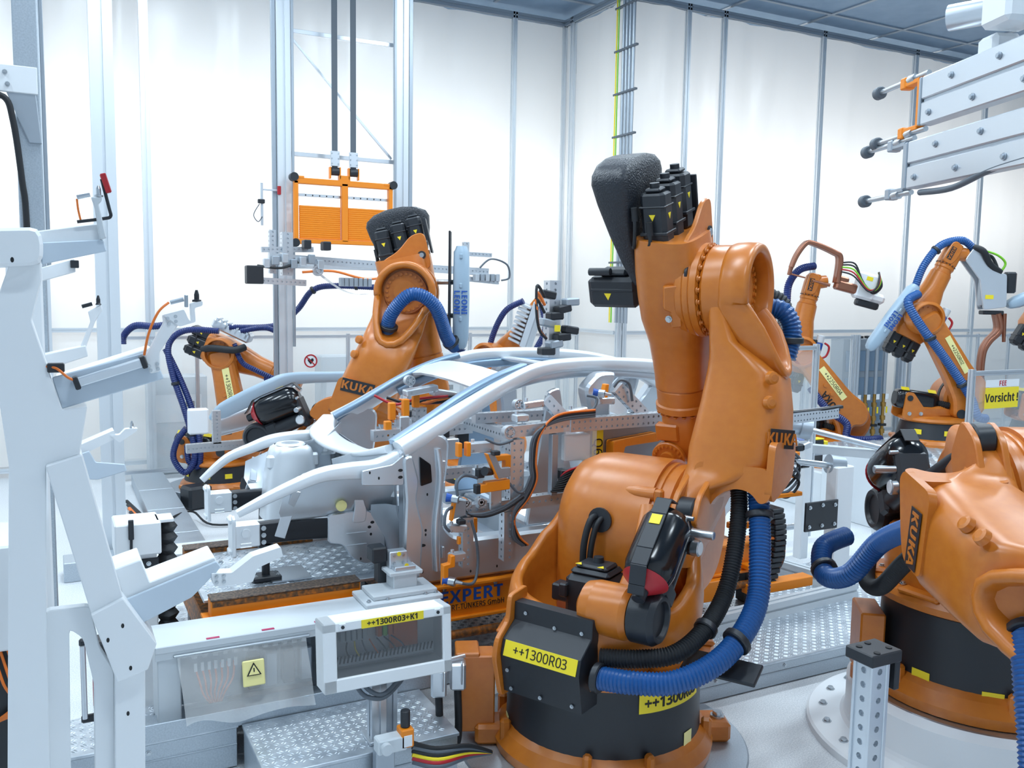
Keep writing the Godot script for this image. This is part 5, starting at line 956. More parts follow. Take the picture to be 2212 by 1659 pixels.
	for e in [[1.9, 0.98], [1.9, 0.93], [1.96, 0.98], [1.96, 0.93]]: bolt(t, v(e[0], e[1], -5.258) - t.position, v(0, 0, 1), 0.009)
	for e in [v(1.93, 0.99, -5.256), v(1.96, 0.927, -5.2)]: s = st(); cyl(s, e, e + v(0, 0, 0.004), 0.014, 0.014, 14); wp(t, "yellow_dot", s, M.yellow)
	for x in [1.68, 1.8, 2.05, 2.12]: bolt(t, v(x, 0.762, -5.1) - t.position, v(0, 1, 0), 0.012)
	s = st(); bx(s, 1.82, 0.98, -5.36, 0.1, 0.1, 0.12, 0.01); bx(s, 1.86, 0.86, -5.38, 0.08, 0.16, 0.1, 0.01); wp(t, "clamp_arm", s, M.black)
	# locating pin on the carrier
	t = thing("locating_pin", "dark steel locating pin on a bolted black plate by the tread cover", "pin", v(1.2, 0.775, -5.75))
	s = st(); bx(s, 0, 0.02, 0, 0.18, 0.03, 0.13, 0.006); part(t, "pin_plate", s, M.black)
	s = st(); cyl(s, v(0, 0.03, 0), v(0, 0.22, 0), 0.026, 0.026, 16); lathe(s, at(v(0, 0.22, 0)), [[0.05, 0.0], [0.05, 0.02], [0.03, 0.025], [0.03, 0.06], [0.022, 0.1], [0.01, 0.13]], 18); part(t, "pin", s, M.black)
	for e in [[-0.07, -0.04], [0.07, -0.04], [-0.07, 0.04], [0.07, 0.04]]: bolt(t, v(e[0], 0.035, e[1]), v(0, 1, 0), 0.01)
	# second ledge beyond the car
	t = thing("far_bench", "pale steel bench along the far side of the car carrier", "bench", v(2.0, 0.0, -7.1))
	s = st(); bx(s, 1.9, 0.66, -7.05, 2.9, 0.04, 0.3, 0.004); wp(t, "bench_top", s, M.paint_grey)
	for x in [0.6, 1.9, 3.2]: s = st(); bx(s, x, 0.41, -7.05, 0.12, 0.46, 0.24, 0.006); wp(t, "bench_leg", s, M.paint_grey)
	s = st(); bx(s, 1.5, 0.75, -7.05, 0.4, 0.14, 0.2, 0.01); wp(t, "valve_box", s, M.paint)
	s = st(); tube(s, [v(1.2, 0.7, -6.95), v(1.5, 0.72, -6.9), v(1.8, 0.8, -6.85), v(1.95, 0.9, -6.8)], 0.01, 6); wp(t, "orange_cable", s, M.cable_orange)
	s = st(); tube(s, [v(1.3, 0.7, -6.93), v(1.6, 0.73, -6.88), v(1.85, 0.84, -6.83)], 0.014, 6); wp(t, "black_cable", s, M.rubber)
	# control box on its post
	t = thing("control_box", "white control box with dark window and yellow number label on aluminium post", "control box", v(1.53, 0.25, -4.4))
	s = st(); profile(s, v(1.5, 0.25, -4.42), v(1.5, 0.66, -4.42), 0.08, 0.08); wp(t, "post", s, M.alu); s = st(); profile(s, v(1.59, 0.25, -4.46), v(1.59, 0.62, -4.46), 0.06, 0.06); wp(t, "side_profile", s, M.alu_dark)
	s = st(); bx(s, 1.54, 0.26, -4.43, 0.2, 0.02, 0.16, 0.004); wp(t, "foot_plate", s, M.alu)
	var bxf = at(v(1.525, 0.79, -4.36), v(-4, 0, 0))
	s = st(); box(s, bxf * at(v(0, 0, -0.07)), v(0.7, 0.36, 0.012), 0.004)
	for e in [[0, 0.155, 0.7, 0.05], [0, -0.145, 0.7, 0.07], [-0.315, 0, 0.07, 0.36], [0.325, 0, 0.05, 0.36]]: box(s, bxf * at(v(e[0], e[1], 0.0)), v(e[2], e[3], 0.15), 0.006)
	wp(t, "enclosure", s, M.paint)
	s = st(); box(s, bxf * at(v(0.005, 0.01, 0.06)), v(0.58, 0.26, 0.004), 0.001); wp(t, "window", s, M.dark_glass)
	s = st(); box(s, bxf * at(v(0.0, -0.06, -0.03)), v(0.56, 0.04, 0.04), 0.003); wp(t, "cable_duct", s, M.paint_grey)
	for k in 26: s = st(); box(s, bxf * at(v(-0.26 + 0.021 * k, -0.045, -0.008), v(0, 0, -15)), v(0.008, 0.04, 0.004), 0.001); wp(t, "duct_slot", s, M.black)
	for k in 9: s = st(); box(s, bxf * at(v(-0.22 + 0.03 * k + (0.05 if k > 4 else 0.0), 0.07, -0.04)), v(0.024, 0.06, 0.04), 0.003); wp(t, "terminal", s, M.paint_grey if k < 5 else M.green if k == 6 else M.cable_orange)
	for k in 7: s = st(); tube(s, [bxf * v(-0.2 + 0.04 * k, 0.04, -0.02), bxf * v(-0.21 + 0.05 * k, 0.0, 0.0), bxf * v(-0.18 + 0.05 * k, -0.05, -0.02)], 0.004, 5); wp(t, "wire", s, [M.rubber, M.yellow, M.grey_cable, M.cable_orange, M.rubber, M.rubber, M.grey_cable][k])
	s = st(); box(s, bxf * at(v(0.12, 0.03, -0.05)), v(0.16, 0.14, 0.02), 0.004); wp(t, "relay", s, M.cable_orange)
	for x in [-0.25, 0.27]:
		s = st(); box(s, bxf * at(v(x, 0.155, 0.078)), v(0.036, 0.036, 0.008), 0.003); wp(t, "lock", s, M.paint); s = st(); cyl(s, bxf * v(x, 0.155, 0.082), bxf * v(x, 0.155, 0.087), 0.009, 0.009, 12); wp(t, "keyhole", s, M.black)
	plate(t, "number_label", 0.34, 0.045, Transform3D(Basis.IDENTITY, -t.position) * bxf * at(v(0.02, 0.153, 0.077)), M.yellow, "++1300R03+K1", 0.03)
	for k in 2: s = st(); tube(s, [v(1.36 + 0.03 * k, 0.62, -4.38), v(1.4 + 0.03 * k, 0.55 + 0.02 * k, -4.33), v(1.5, 0.52 + 0.02 * k, -4.32), v(1.6, 0.56 + 0.02 * k, -4.36), v(1.66, 0.6, -4.4)], 0.012, 8); wp(t, "loop_cable", s, M.grey_cable)
	# switch block in front of the deck
	t = thing("switch_block", "grey valve block with orange cap and black knob at the lower edge", "valve", v(1.5, 0.0, -4.2))
	s = st(); bx(s, 1.47, 0.15, -4.22, 0.1, 0.3, 0.06, 0.004); wp(t, "stand", s, M.alu_dark)
	s = st(); bx(s, 1.5, 0.33, -4.2, 0.16, 0.08, 0.08, 0.008); cyl(s, v(1.46, 0.33, -4.16), v(1.46, 0.33, -4.13), 0.03, 0.03, 16); wp(t, "valve_body", s, M.paint_grey)
	s = st(); bx(s, 1.58, 0.35, -4.2, 0.07, 0.1, 0.08, 0.006); wp(t, "orange_cap", s, M.orange_flat); s = st(); cyl(s, v(1.58, 0.4, -4.2), v(1.58, 0.49, -4.2), 0.025, 0.025, 16, 0.004); wp(t, "knob", s, M.black)
	s = st(); bx(s, 1.58, 0.34, -4.158, 0.045, 0.06, 0.004, 0.001); wp(t, "sticker", s, M.paint)
	for k in 6: s = st(); tube(s, [v(1.62, 0.3 - 0.02 * k, -4.2), v(1.75, 0.24 - 0.015 * k, -4.2 + 0.01 * k), v(1.95, 0.2 - 0.012 * k, -4.22), v(2.1, 0.12, -4.24)], 0.014, 6); wp(t, "cable", s, [M.rubber, M.grey_cable, M.rubber, M.yellow, M.red, M.grey_cable][k])

# ---------------------------------------------------------------- fixtures round the car
func pp(t: Node3D, called: String, a: Array, z: float, depth: float, m: Material, r := 0.006, bev := 0.004, label := ""):
	var s = st(); prism(s, at(v(0, 0, z)), round_poly(a, r, 2), depth, bev); return wp(t, called, s, m, label)
func build_fixtures():
	# white tower at the left
	var t = thing("fixture_tower", "tall white painted fixture tower with angular arms at the left edge", "fixture", v(0.05, 0.0, -3.95))
	pp(t, "head_block", [-0.2, 2.71, -0.015, 2.725, -0.005, 2.8, -0.02, 2.862, -0.2, 2.85], -3.9, 0.26, M.paint, 0.03, 0.012)
	pp(t, "main_plate", [-0.121, 2.73, -0.019, 2.732, -0.018, 2.669, -0.056, 2.517, 0.002, 2.3, 0.038, 2.17, 0.125, 2.181, 0.093, 1.993, -0.025, 1.959, -0.044, 1.365, -0.06, 0.0, -0.22, 0.0, -0.2, 0.708, -0.151, 1.969, -0.2, 2.5], -3.92, 0.14, M.paint)
	pp(t, "slanting_strut", [-0.028, 1.962, 0.1, 1.997, 0.232, 1.406, 0.114, 1.355], -3.9, 0.17, M.paint)
	pp(t, "knee_plate", [0.112, 1.361, 0.23, 1.412, 0.351, 1.205, 0.315, 1.101, 0.2, 1.068], -3.89, 0.2, M.paint)
	pp(t, "brace_plate", [-0.05, 1.364, 0.114, 1.361, 0.143, 1.181, 0.195, 1.074, 0.181, 0.0, 0.1, 0.0, 0.118, 1.029, 0.084, 1.23, 0.035, 1.277, 0.01, 0.0, -0.06, 0.0], -3.93, 0.05, M.paint, 0.02)
	pp(t, "front_post", [0.195, 1.09, 0.311, 1.105, 0.285, 0.0, 0.17, 0.0], -3.92, 0.12, M.paint)
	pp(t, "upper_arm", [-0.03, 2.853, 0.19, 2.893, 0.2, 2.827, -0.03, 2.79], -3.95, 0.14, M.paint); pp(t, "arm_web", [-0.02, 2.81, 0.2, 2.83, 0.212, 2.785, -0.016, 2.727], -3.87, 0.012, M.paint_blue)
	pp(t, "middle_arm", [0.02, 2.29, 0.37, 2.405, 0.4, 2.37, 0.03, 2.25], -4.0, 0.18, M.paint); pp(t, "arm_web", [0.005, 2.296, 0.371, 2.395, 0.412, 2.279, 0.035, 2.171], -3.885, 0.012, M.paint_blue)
	pp(t, "light_barrier", [0.085, 2.292, 0.322, 2.368, 0.335, 2.335, 0.1, 2.262], -3.84, 0.05, M.alu)
	for e in [[0.089, 2.276, 17], [0.33, 2.352, 17]]:
		var s = st(); box(s, at(v(e[0], e[1], -3.838), v(0, 0, e[2])), v(0.02, 0.05, 0.062), 0.004); wp(t, "end_cap", s, M.black)
	var s = st(); bx(s, 0.02, 2.335, -3.86, 0.06, 0.035, 0.05, 0.004); wp(t, "barrier_plug", s, M.black)
	s = st(); tube(s, [v(-0.02, 2.34, -3.86), v(0.02, 2.335, -3.83), v(0.06, 2.3, -3.81), v(0.09, 2.285, -3.82)], 0.005, 6); wp(t, "orange_cable", s, M.cable_orange)
	pp(t, "swan_neck", [0.336, 2.369, 0.409, 2.508, 0.406, 2.539, 0.462, 2.554, 0.468, 2.502, 0.394, 2.391, 0.394, 2.312, 0.357, 2.304], -3.85, 0.02, M.paint)
	pp(t, "pin_bracket", [0.408, 2.539, 0.488, 2.561, 0.505, 2.52, 0.517, 2.511, 0.515, 2.586, 0.561, 2.596, 0.56, 2.577, 0.529, 2.567, 0.532, 2.511, 0.471, 2.492], -3.86, 0.05, M.paint)
	for e in [[0.425, 2.525], [0.455, 2.533], [0.43, 2.505], [0.456, 2.513], [0.352, 2.335], [0.382, 2.343], [0.357, 2.318], [0.385, 2.323]]: bolt(t, v(e[0], e[1], -3.837) - t.position, v(0, 0, 1), 0.006)
	s = st(); lathe(s, at(v(0.541, 2.592, -3.86)), [[0.018, 0.0], [0.018, 0.008], [0.01, 0.01], [0.01, 0.03], [0.005, 0.048]], 14); wp(t, "locating_pin", s, M.black)
	s = st(); cyl(s, v(0.44, 2.588, -3.86), v(0.49, 2.602, -3.86), 0.009, 0.009, 10); bx(s, 0.5, 2.595, -3.86, 0.012, 0.05, 0.03, 0.002); wp(t, "sensor", s, M.alu_dark)
	s = st(); tube(s, [v(0.334, 2.379, -3.83), v(0.352, 2.467, -3.82), v(0.39, 2.55, -3.83), v(0.432, 2.588, -3.85)], 0.005, 6); wp(t, "orange_cable", s, M.cable_orange)
	s = st(); tube(s, [v(0.11, 2.893, -3.86), v(0.205, 2.91, -3.86), v(0.228, 2.92, -3.86), v(0.224, 2.95, -3.86), v(0.2, 3.06, -3.86)], 0.007, 6, 4); wp(t, "crash_bow", s, M.black)
	s = st(); box(s, at(v(0.214, 3.045, -3.86), v(0, 0, 16)), v(0.022, 0.075, 0.03), 0.003); wp(t, "reflector", s, M.red, "red reflector block")
	pp(t, "pin_bracket", [0.16, 2.99, 0.2, 2.99, 0.196, 2.972, 0.186, 2.965, 0.212, 2.835, 0.186, 2.828, 0.172, 2.95], -3.86, 0.03, M.paint_grey)
	s = st(); lathe(s, at(v(0.188, 2.992, -3.86)), [[0.016, 0.0], [0.016, 0.006], [0.009, 0.008], [0.009, 0.03], [0.004, 0.042]], 12); cyl(s, v(0.112, 2.985, -3.86), v(0.158, 2.998, -3.86), 0.009, 0.008, 10); wp(t, "locating_pin", s, M.steel)
	s = st(); tube(s, [v(0.112, 2.98, -3.86), v(0.115, 2.94, -3.86), v(0.124, 2.893, -3.86)], 0.004, 6); wp(t, "orange_cable", s, M.cable_orange)
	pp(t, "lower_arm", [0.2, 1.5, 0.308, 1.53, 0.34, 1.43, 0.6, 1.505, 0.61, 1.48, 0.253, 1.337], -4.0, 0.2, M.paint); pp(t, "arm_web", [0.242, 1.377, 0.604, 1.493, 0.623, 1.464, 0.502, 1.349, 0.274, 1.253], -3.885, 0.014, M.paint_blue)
	pp(t, "clamp_plate", [0.579, 1.444, 0.665, 1.438, 0.753, 1.499, 0.873, 1.526, 0.882, 1.483, 0.772, 1.445, 0.751, 1.386, 0.664, 1.383, 0.591, 1.387], -3.9, 0.07, M.paint)
	for e in [[0.6, 1.43], [0.63, 1.43], [0.6, 1.405], [0.63, 1.405]]: bolt(t, v(e[0], e[1], -3.863) - t.position, v(0, 0, 1), 0.007)
	for e in [[-0.11, 2.74], [0.17, 1.25], [0.25, 1.12], [0.24, 0.9], [0.225, 1.3]]: dot_hole(t, v(e[0], e[1], -3.77 if e[1] > 2 else -3.79 if e[1] > 1.05 else -3.86), v(0, 0, 1), 0.006)
	# rear tower arms
	t = thing("fixture_tower", "slim white fixture tower behind the big one with three stub arms", "fixture", v(-0.05, 0.0, -5.3))
	s = st(); bx(s, -0.1, 1.53, -5.2, 0.16, 2.54, 0.2, 0.01); wp(t, "post", s, M.paint)
	pp(t, "upper_arm", [-0.08, 2.28, 0.172, 2.336, 0.182, 2.279, -0.05, 2.2], -5.3, 0.12, M.paint); pp(t, "swan_neck", [0.148, 2.332, 0.199, 2.461, 0.188, 2.513, 0.254, 2.553, 0.26, 2.527, 0.222, 2.461, 0.171, 2.318], -5.28, 0.02, M.paint)
	s = st(); lathe(s, at(v(0.24, 2.55, -5.28)), [[0.016, 0], [0.01, 0.01], [0.01, 0.03], [0.004, 0.05]], 12); cyl(s, v(0.16, 2.54, -5.28), v(0.21, 2.555, -5.28), 0.01, 0.01, 8); wp(t, "locating_pin", s, M.black)
	pp(t, "lower_arm", [-0.05, 1.74, 0.12, 1.82, 0.29, 1.891, 0.302, 1.849, 0.147, 1.775, -0.05, 1.68], -5.2, 0.12, M.paint); pp(t, "pin_bracket", [0.268, 1.868, 0.316, 1.865, 0.345, 1.895, 0.408, 1.896, 0.4, 1.88, 0.315, 1.824], -5.16, 0.05, M.paint)
	s = st(); lathe(s, at(v(0.38, 1.895, -5.16)), [[0.014, 0], [0.009, 0.01], [0.009, 0.025], [0.004, 0.04]], 12); wp(t, "locating_pin", s, M.steel)
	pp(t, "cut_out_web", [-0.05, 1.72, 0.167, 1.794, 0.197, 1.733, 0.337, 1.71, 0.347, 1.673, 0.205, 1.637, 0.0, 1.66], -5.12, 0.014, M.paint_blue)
	pp(t, "small_arm", [-0.05, 2.73, 0.13, 2.79, 0.135, 2.72, -0.05, 2.66], -5.25, 0.1, M.paint); s = st(); bx(s, 0.13, 2.76, -5.19, 0.04, 0.04, 0.03, 0.003); wp(t, "plug_block", s, M.black)
	# hinge mast, top left
	t = thing("cable_mast", "galvanised steel mast with black cable in the upper left corner", "mast", v(-0.1, 0.0, -5.6))
	s = st(); bx(s, -0.06, 3.55, -5.6, 0.12, 7.1, 0.16, 0.006); wp(t, "column", s, M.galv)
	s = st(); bx(s, 0.015, 3.7, -5.6, 0.02, 2.0, 0.1, 0.003); wp(t, "rack_strip", s, M.alu_dark)
	s = st(); box(s, at(v(-0.13, 3.72, -5.5)), v(0.24, 0.14, 0.02), 0.004); wp(t, "joint_plate", s, M.paint); s = st(); prism(s, at(v(0, 0, -5.51)), poly([-0.16, 3.66, -0.02, 3.66, 0.0, 3.4, -0.06, 3.4]), 0.03, 0.004); wp(t, "gusset", s, M.alu_dark)
	for e in [[-0.21, 3.75], [-0.16, 3.75], [-0.21, 3.69], [-0.15, 3.69]]: bolt(t, v(e[0], e[1], -5.488) - t.position, v(0, 0, 1), 0.01)
	s = st(); tube(s, [v(-0.3, 3.62, -5.48), v(-0.17, 3.62, -5.47), v(-0.13, 3.5, -5.47), v(-0.1, 3.2, -5.48), v(-0.085, 2.9, -5.49), v(-0.08, 1.5, -5.5), v(-0.08, 0.3, -5.5)], 0.016, 8); wp(t, "black_cable", s, M.rubber)
	# guarded lift column left of the carrier
	t = thing("lift_column", "white lift unit with black folded bellows behind the lower fixture arm", "lift", v(0.45, 0.0, -5.85))
	s = st(); bx(s, 0.44, 0.55, -5.9, 0.22, 1.1, 0.2, 0.008); wp(t, "column", s, M.paint); s = st(); bx(s, 0.44, 1.13, -5.86, 0.26, 0.2, 0.28, 0.008); wp(t, "hood", s, M.paint)
	s = st(); bx(s, 0.6, 1.22, -5.85, 0.1, 0.02, 0.16, 0.003); wp(t, "cap", s, M.paint)
	for k in 12: s = st(); lathe(s, at(v(0.61, 0.36 + 0.07 * k, -5.85)), [[0.045, 0.0], [0.07, 0.035], [0.045, 0.07]], 4, true); wp(t, "bellows_fold", s, M.rubber)
	s = st(); bx(s, 0.5, 0.92, -5.795, 0.12, 0.14, 0.02, 0.004); wp(t, "black_plate", s, M.black)
	for e in [[0.5, 0.96], [0.5, 0.88]]: bolt(t, v(e[0], e[1], -5.783) - t.position, v(0, 0, 1), 0.012)
	s = st(); bx(s, 0.4, 1.2, -5.71, 0.03, 0.12, 0.02, 0.003); tube(s, [v(0.4, 1.14, -5.71), v(0.4, 1.0, -5.72), v(0.42, 0.9, -5.74)], 0.008, 6); wp(t, "limit_switch", s, M.black)
	pp(t, "swing_flap", [0.62, 0.92, 0.66, 0.93, 0.74, 0.76, 0.70, 0.74], -5.8, 0.012, M.paint)
	# hand-held panel hung on the tower
	t = thing("service_panel", "black hand panel with long grip bar hanging behind the white tower", "panel", v(0.14, 0.25, -4.35))
	s = st(); bx(s, 0.16, 0.86, -4.4, 0.06, 0.36, 0.12, 0.01); wp(t, "panel_body", s, M.black)
	s = st(); cyl(s, v(0.09, 0.7, -4.33), v(0.09, 1.04, -4.33), 0.012, 0.012, 12); wp(t, "grip_bar", s, M.alu); for y in [0.69, 1.05]: s = st(); bx(s, 0.115, y, -4.35, 0.08, 0.035, 0.03, 0.008); wp(t, "grip_end", s, M.black)
	s = st(); bx(s, 0.13, 0.9, -4.335, 0.008, 0.3, 0.01, 0.002); wp(t, "red_strip", s, M.red); s = st(); tube(s, [v(0.16, 0.68, -4.4), v(0.15, 0.45, -4.36), v(0.05, 0.32, -4.3), v(-0.02, 0.27, -4.3)], 0.012, 8); wp(t, "panel_cable", s, M.rubber)
	s = st(); bx(s, 0.17, 0.47, -4.42, 0.04, 0.45, 0.04, 0.004); wp(t, "panel_stand", s, M.alu_dark)
	# white cabinet at the left edge
	t = thing("valve_cabinet", "low white cabinet with loose orange wires at the far left", "cabinet", v(-0.25, 0.0, -4.8))
	s = st(); bx(s, -0.3, 1.2, -4.9, 0.5, 0.5, 0.5, 0.01); wp(t, "cabinet_body", s, M.paint); s = st(); bx(s, -0.3, 0.6, -4.9, 0.46, 0.7, 0.4, 0.01); wp(t, "open_base", s, M.black)
	for k in 6: s = st(); tube(s, [v(-0.28 + 0.03 * k, 0.95, -4.68), v(-0.24 + 0.03 * k, 0.8, -4.64), v(-0.2 + 0.02 * k, 0.68, -4.66), v(-0.3, 0.6, -4.67)], 0.007, 6); wp(t, "orange_cable", s, M.cable_orange)
	# gripper tool for the side frame
	t = thing("side_gripper", "aluminium gripper frame of drilled bars with orange fingers at the door opening", "gripper", v(2.7, 1.25, -5.2))
	var zz = -5.2
	for e in [[v(2.68, 1.74, zz), v(3.12, 1.76, zz), 0.075, 0.075], [v(3.12, 1.76, zz), v(4.0, 1.77, zz), 0.09, 0.09], [v(2.715, 1.69, zz), v(2.715, 1.27, zz), 0.1, 0.09], [v(2.36, 1.245, zz), v(3.1, 1.265, zz), 0.075, 0.075], [v(2.67, 1.21, zz), v(2.67, 0.88, zz), 0.085, 0.08], [v(2.37, 1.2, zz), v(2.37, 0.87, zz), 0.075, 0.07], [v(3.0, 1.93, -5.3), v(3.15, 1.77, -5.25), 0.08, 0.06], [v(3.58, 1.99, -5.3), v(3.78, 1.79, -5.25), 0.09, 0.06], [v(2.72, 1.7, -5.25), v(2.72, 1.7, -5.95), 0.08, 0.08], [v(2.6, 1.78, -5.6), v(3.2, 1.78, -5.6), 0.07, 0.07], [v(2.1, 1.58, -6.3), v(2.9, 1.6, -6.3), 0.08, 0.08], [v(2.55, 1.75, -6.5), v(2.55, 1.3, -6.5), 0.09, 0.09], [v(2.4, 1.3, -6.1), v(3.3, 1.3, -6.1), 0.08, 0.08]]:
		s = st(); perf(s, e[0], e[1], e[2], e[3], v(0, 0, 1), 0.045, 0.009, 2 if e[2] > 0.085 else 1); wp(t, "drilled_bar", s, M.alu)
	for e in [[2.66, 1.74, -5.155, 0.045], [2.34, 1.305, -5.14, 0.026], [2.45, 1.3, -5.14, 0.026], [2.28, 0.955, -5.13, 0.03], [2.8, 1.9, -5.3, 0.035], [2.4, 1.98, -6.3, 0.04], [3.0, 1.66, -6.2, 0.04]]:
		s = st(); lathe(s, Transform3D(Basis(v(1, 0, 0), v(0, 0, 1), v(0, -1, 0)), v(e[0], e[1], e[2])), [[e[3], -0.05], [e[3], 0.0], [e[3] * 0.8, 0.0], [e[3] * 0.78, -0.015], [e[3] * 0.4, -0.015], [e[3] * 0.4, 0.0], [0.002, 0.0]], 20); wp(t, "round_profile", s, M.alu)
		for k in 6: s = st(); bx(s, e[0] + cos(TAU * k / 6) * e[3] * 0.6, e[1] + sin(TAU * k / 6) * e[3] * 0.6, e[2] - 0.005, e[3] * 0.22, e[3] * 0.22, 0.016, 0.002); wp(t, "profile_web", s, M.alu)
	# orange fingers
	var of = M.orange_flat
	pp(t, "orange_finger", [2.27, 1.61, 2.3, 1.61, 2.3, 1.7, 2.27, 1.7], zz + 0.06, 0.05, of); pp(t, "orange_finger", [2.33, 1.61, 2.36, 1.61, 2.36, 1.7, 2.33, 1.7], zz + 0.06, 0.05, of)
	pp(t, "orange_finger", [2.41, 1.375, 2.62, 1.385, 2.62, 1.45, 2.45, 1.442, 2.45, 1.43, 2.41, 1.43], zz + 0.1, 0.06, of); pp(t, "orange_finger", [2.5, 1.6, 2.65, 1.6, 2.65, 1.48, 2.61, 1.48, 2.61, 1.565, 2.5, 1.565], zz + 0.05, 0.06, of)
	pp(t, "steel_finger", [2.45, 1.63, 2.5, 1.63, 2.55, 1.53, 2.62, 1.53, 2.62, 1.47, 2.53, 1.46], zz + 0.12, 0.03, M.alu_dark); pp(t, "orange_finger", [2.44, 1.63, 2.455, 1.63, 2.535, 1.46, 2.52, 1.46], zz + 0.12, 0.04, of)
	pp(t, "steel_finger", [2.235, 1.34, 2.32, 1.345, 2.315, 1.24, 2.22, 1.22], zz + 0.1, 0.03, M.alu_dark); pp(t, "orange_finger", [2.235, 1.345, 2.32, 1.35, 2.32, 1.34, 2.245, 1.335, 2.225, 1.22, 2.212, 1.21, 2.215, 1.24], zz + 0.1, 0.045, of)
	pp(t, "orange_finger", [2.16, 0.8, 2.195, 0.8, 2.195, 0.91, 2.24, 0.915, 2.24, 0.99, 2.21, 0.99, 2.205, 0.94, 2.16, 0.935], zz + 0.1, 0.05, of); pp(t, "orange_finger", [2.46, 1.16, 2.49, 1.16, 2.49, 1.06, 2.46, 1.05], zz - 0.1, 0.04, of); pp(t, "orange_finger", [2.255, 1.11, 2.275, 1.11, 2.275, 1.06, 2.255, 1.06], zz + 0.12, 0.03, of)
	pp(t, "orange_finger", [3.44, 1.9, 3.47, 2.02, 3.5, 2.02, 3.49, 1.92, 3.53, 1.92, 3.53, 1.9], -5.3, 0.05, of); pp(t, "orange_finger", [3.5, 1.62, 3.9, 1.66, 3.9, 1.6, 3.6, 1.58, 3.58, 1.48, 3.5, 1.48], zz - 0.05, 0.1, of, 0.015)
	# clamp cylinders, blocks and caps
	for e in [[2.44, 1.66, zz + 0.05, 0.18, 0.07, 0.06, 0], [2.45, 1.5, zz + 0.05, 0.12, 0.05, 0.05, 0], [2.35, 1.29, zz + 0.03, 0.07, 0.06, 0.06, 0], [2.46, 1.285, zz + 0.03, 0.07, 0.06, 0.06, 0], [2.26, 1.16, zz + 0.1, 0.13, 0.05, 0.05, -8], [2.28, 0.96, zz + 0.06, 0.11, 0.06, 0.06, 0], [2.55, 1.32, zz + 0.06, 0.09, 0.16, 0.02, 0], [2.9, 1.9, -5.3, 0.16, 0.05, 0.06, 5], [3.48, 1.9, -5.3, 0.14, 0.05, 0.07, 0], [3.25, 1.83, -5.3, 0.16, 0.05, 0.06, 8], [2.78, 1.82, -5.25, 0.1, 0.05, 0.08, 0], [2.3, 1.52, -6.25, 0.14, 0.09, 0.1, 0], [2.34, 1.66, -6.3, 0.08, 0.12, 0.09, 0], [2.5, 1.9, -6.35, 0.26, 0.05, 0.1, 8], [2.75, 1.85, -6.5, 0.2, 0.06, 0.1, -10], [2.98, 1.72, -6.4, 0.09, 0.2, 0.1, 0], [2.7, 1.45, -6.3, 0.16, 0.16, 0.12, 0], [3.15, 1.5, -6.2, 0.14, 0.2, 0.12, 0]]:
		s = st(); box(s, at(v(e[0], e[1], e[2]), v(0, 0, e[6])), v(e[3], e[4], e[5]), 0.008); cyl(s, v(e[0] - e[3] * 0.3, e[1] + e[4] * 0.5, e[2]), v(e[0] - e[3] * 0.3, e[1] + e[4] * 0.5 + 0.02, e[2]), 0.012, 0.012, 10); wp(t, "clamp_cylinder", s, M.alu)
		for k in [-1, 1]: bolt(t, v(e[0] + k * e[3] * 0.35, e[1] - e[4] * 0.2, e[2] + e[5] * 0.5) - t.position, v(0, 0, 1), 0.007)
	for e in [[2.5, 1.635, zz + 0.15, 0.05, 0.03], [2.27, 1.21, zz + 0.14, 0.05, 0.03], [2.37, 1.2, zz + 0.0, 0.08, 0.02], [2.42, 1.5, zz + 0.09, 0.05, 0.06], [2.62, 1.6, -6.2, 0.1, 0.1], [2.85, 1.5, -6.35, 0.1, 0.14], [2.4, 1.4, zz + 0.1, 0.04, 0.06]]: s = st(); bx(s, e[0], e[1], e[2], e[3], e[4], 0.05, 0.005); wp(t, "black_cap", s, M.black)
	for e in [[2.22, 1.36, zz + 0.12], [2.2, 0.83, zz + 0.12], [3.41, 1.96, -5.27]]:
		s = st(); cyl(s, v(e[0], e[1], e[2]), v(e[0] + 0.03, e[1] - 0.005, e[2] + 0.03), 0.028, 0.028, 16); cyl(s, v(e[0] + 0.03, e[1], e[2] + 0.03), v(e[0] + 0.07, e[1] - 0.01, e[2] + 0.05), 0.014, 0.01, 10); wp(t, "suction_stem", s, M.steel); s = st(); cyl(s, v(e[0] - 0.035, e[1] + 0.005, e[2] - 0.02), v(e[0], e[1], e[2]), 0.03, 0.022, 14); wp(t, "suction_cup", s, M.blue_part)
	s = st(); cyl(s, v(2.43, 1.52, zz + 0.14), v(2.5, 1.5, zz + 0.1), 0.03, 0.02, 14); wp(t, "camera_unit", s, M.black)
	for e in [[2.27, 1.75, -6.35], [2.22, 1.62, -6.3], [2.36, 1.78, -6.3], [2.48, 1.83, -6.4], [2.9, 1.55, -6.5]]: s = st(); bx(s, e[0], e[1], e[2], 0.05, 0.13, 0.05, 0.005); wp(t, "orange_finger", s, of)
	for e in [[2.5, 1.42, -6.6], [2.68, 1.75, -6.65]]: s = st(); lathe(s, Transform3D(Basis(v(1, 0, 0), v(0, 0, 1), v(0, -1, 0)), v(e[0], e[1], e[2])), [[0.1, -0.05], [0.11, 0.0], [0.05, 0.02], [0.04, 0.05]], 20); wp(t, "rotary_unit", s, of)
	# cables
	var cc = [M.grey_cable, M.grey_cable, M.rubber, M.cable_orange]
	for k in 4:
		s = st(); var o = 0.014 * k; tube(s, [v(3.3, 1.82 + o, -5.14), v(3.0, 1.8 + o, -5.13), v(2.82 + o, 1.72, -5.12), v(2.79 + o, 1.55, -5.12), v(2.8 + o, 1.42, -5.12), v(2.74 + o, 1.3, -5.12), v(2.68, 1.22 - o, -5.12), v(2.68 + o, 1.05, -5.13), v(2.75 + o, 0.98, -5.13)], 0.009, 6); wp(t, "cable", s, cc[k])
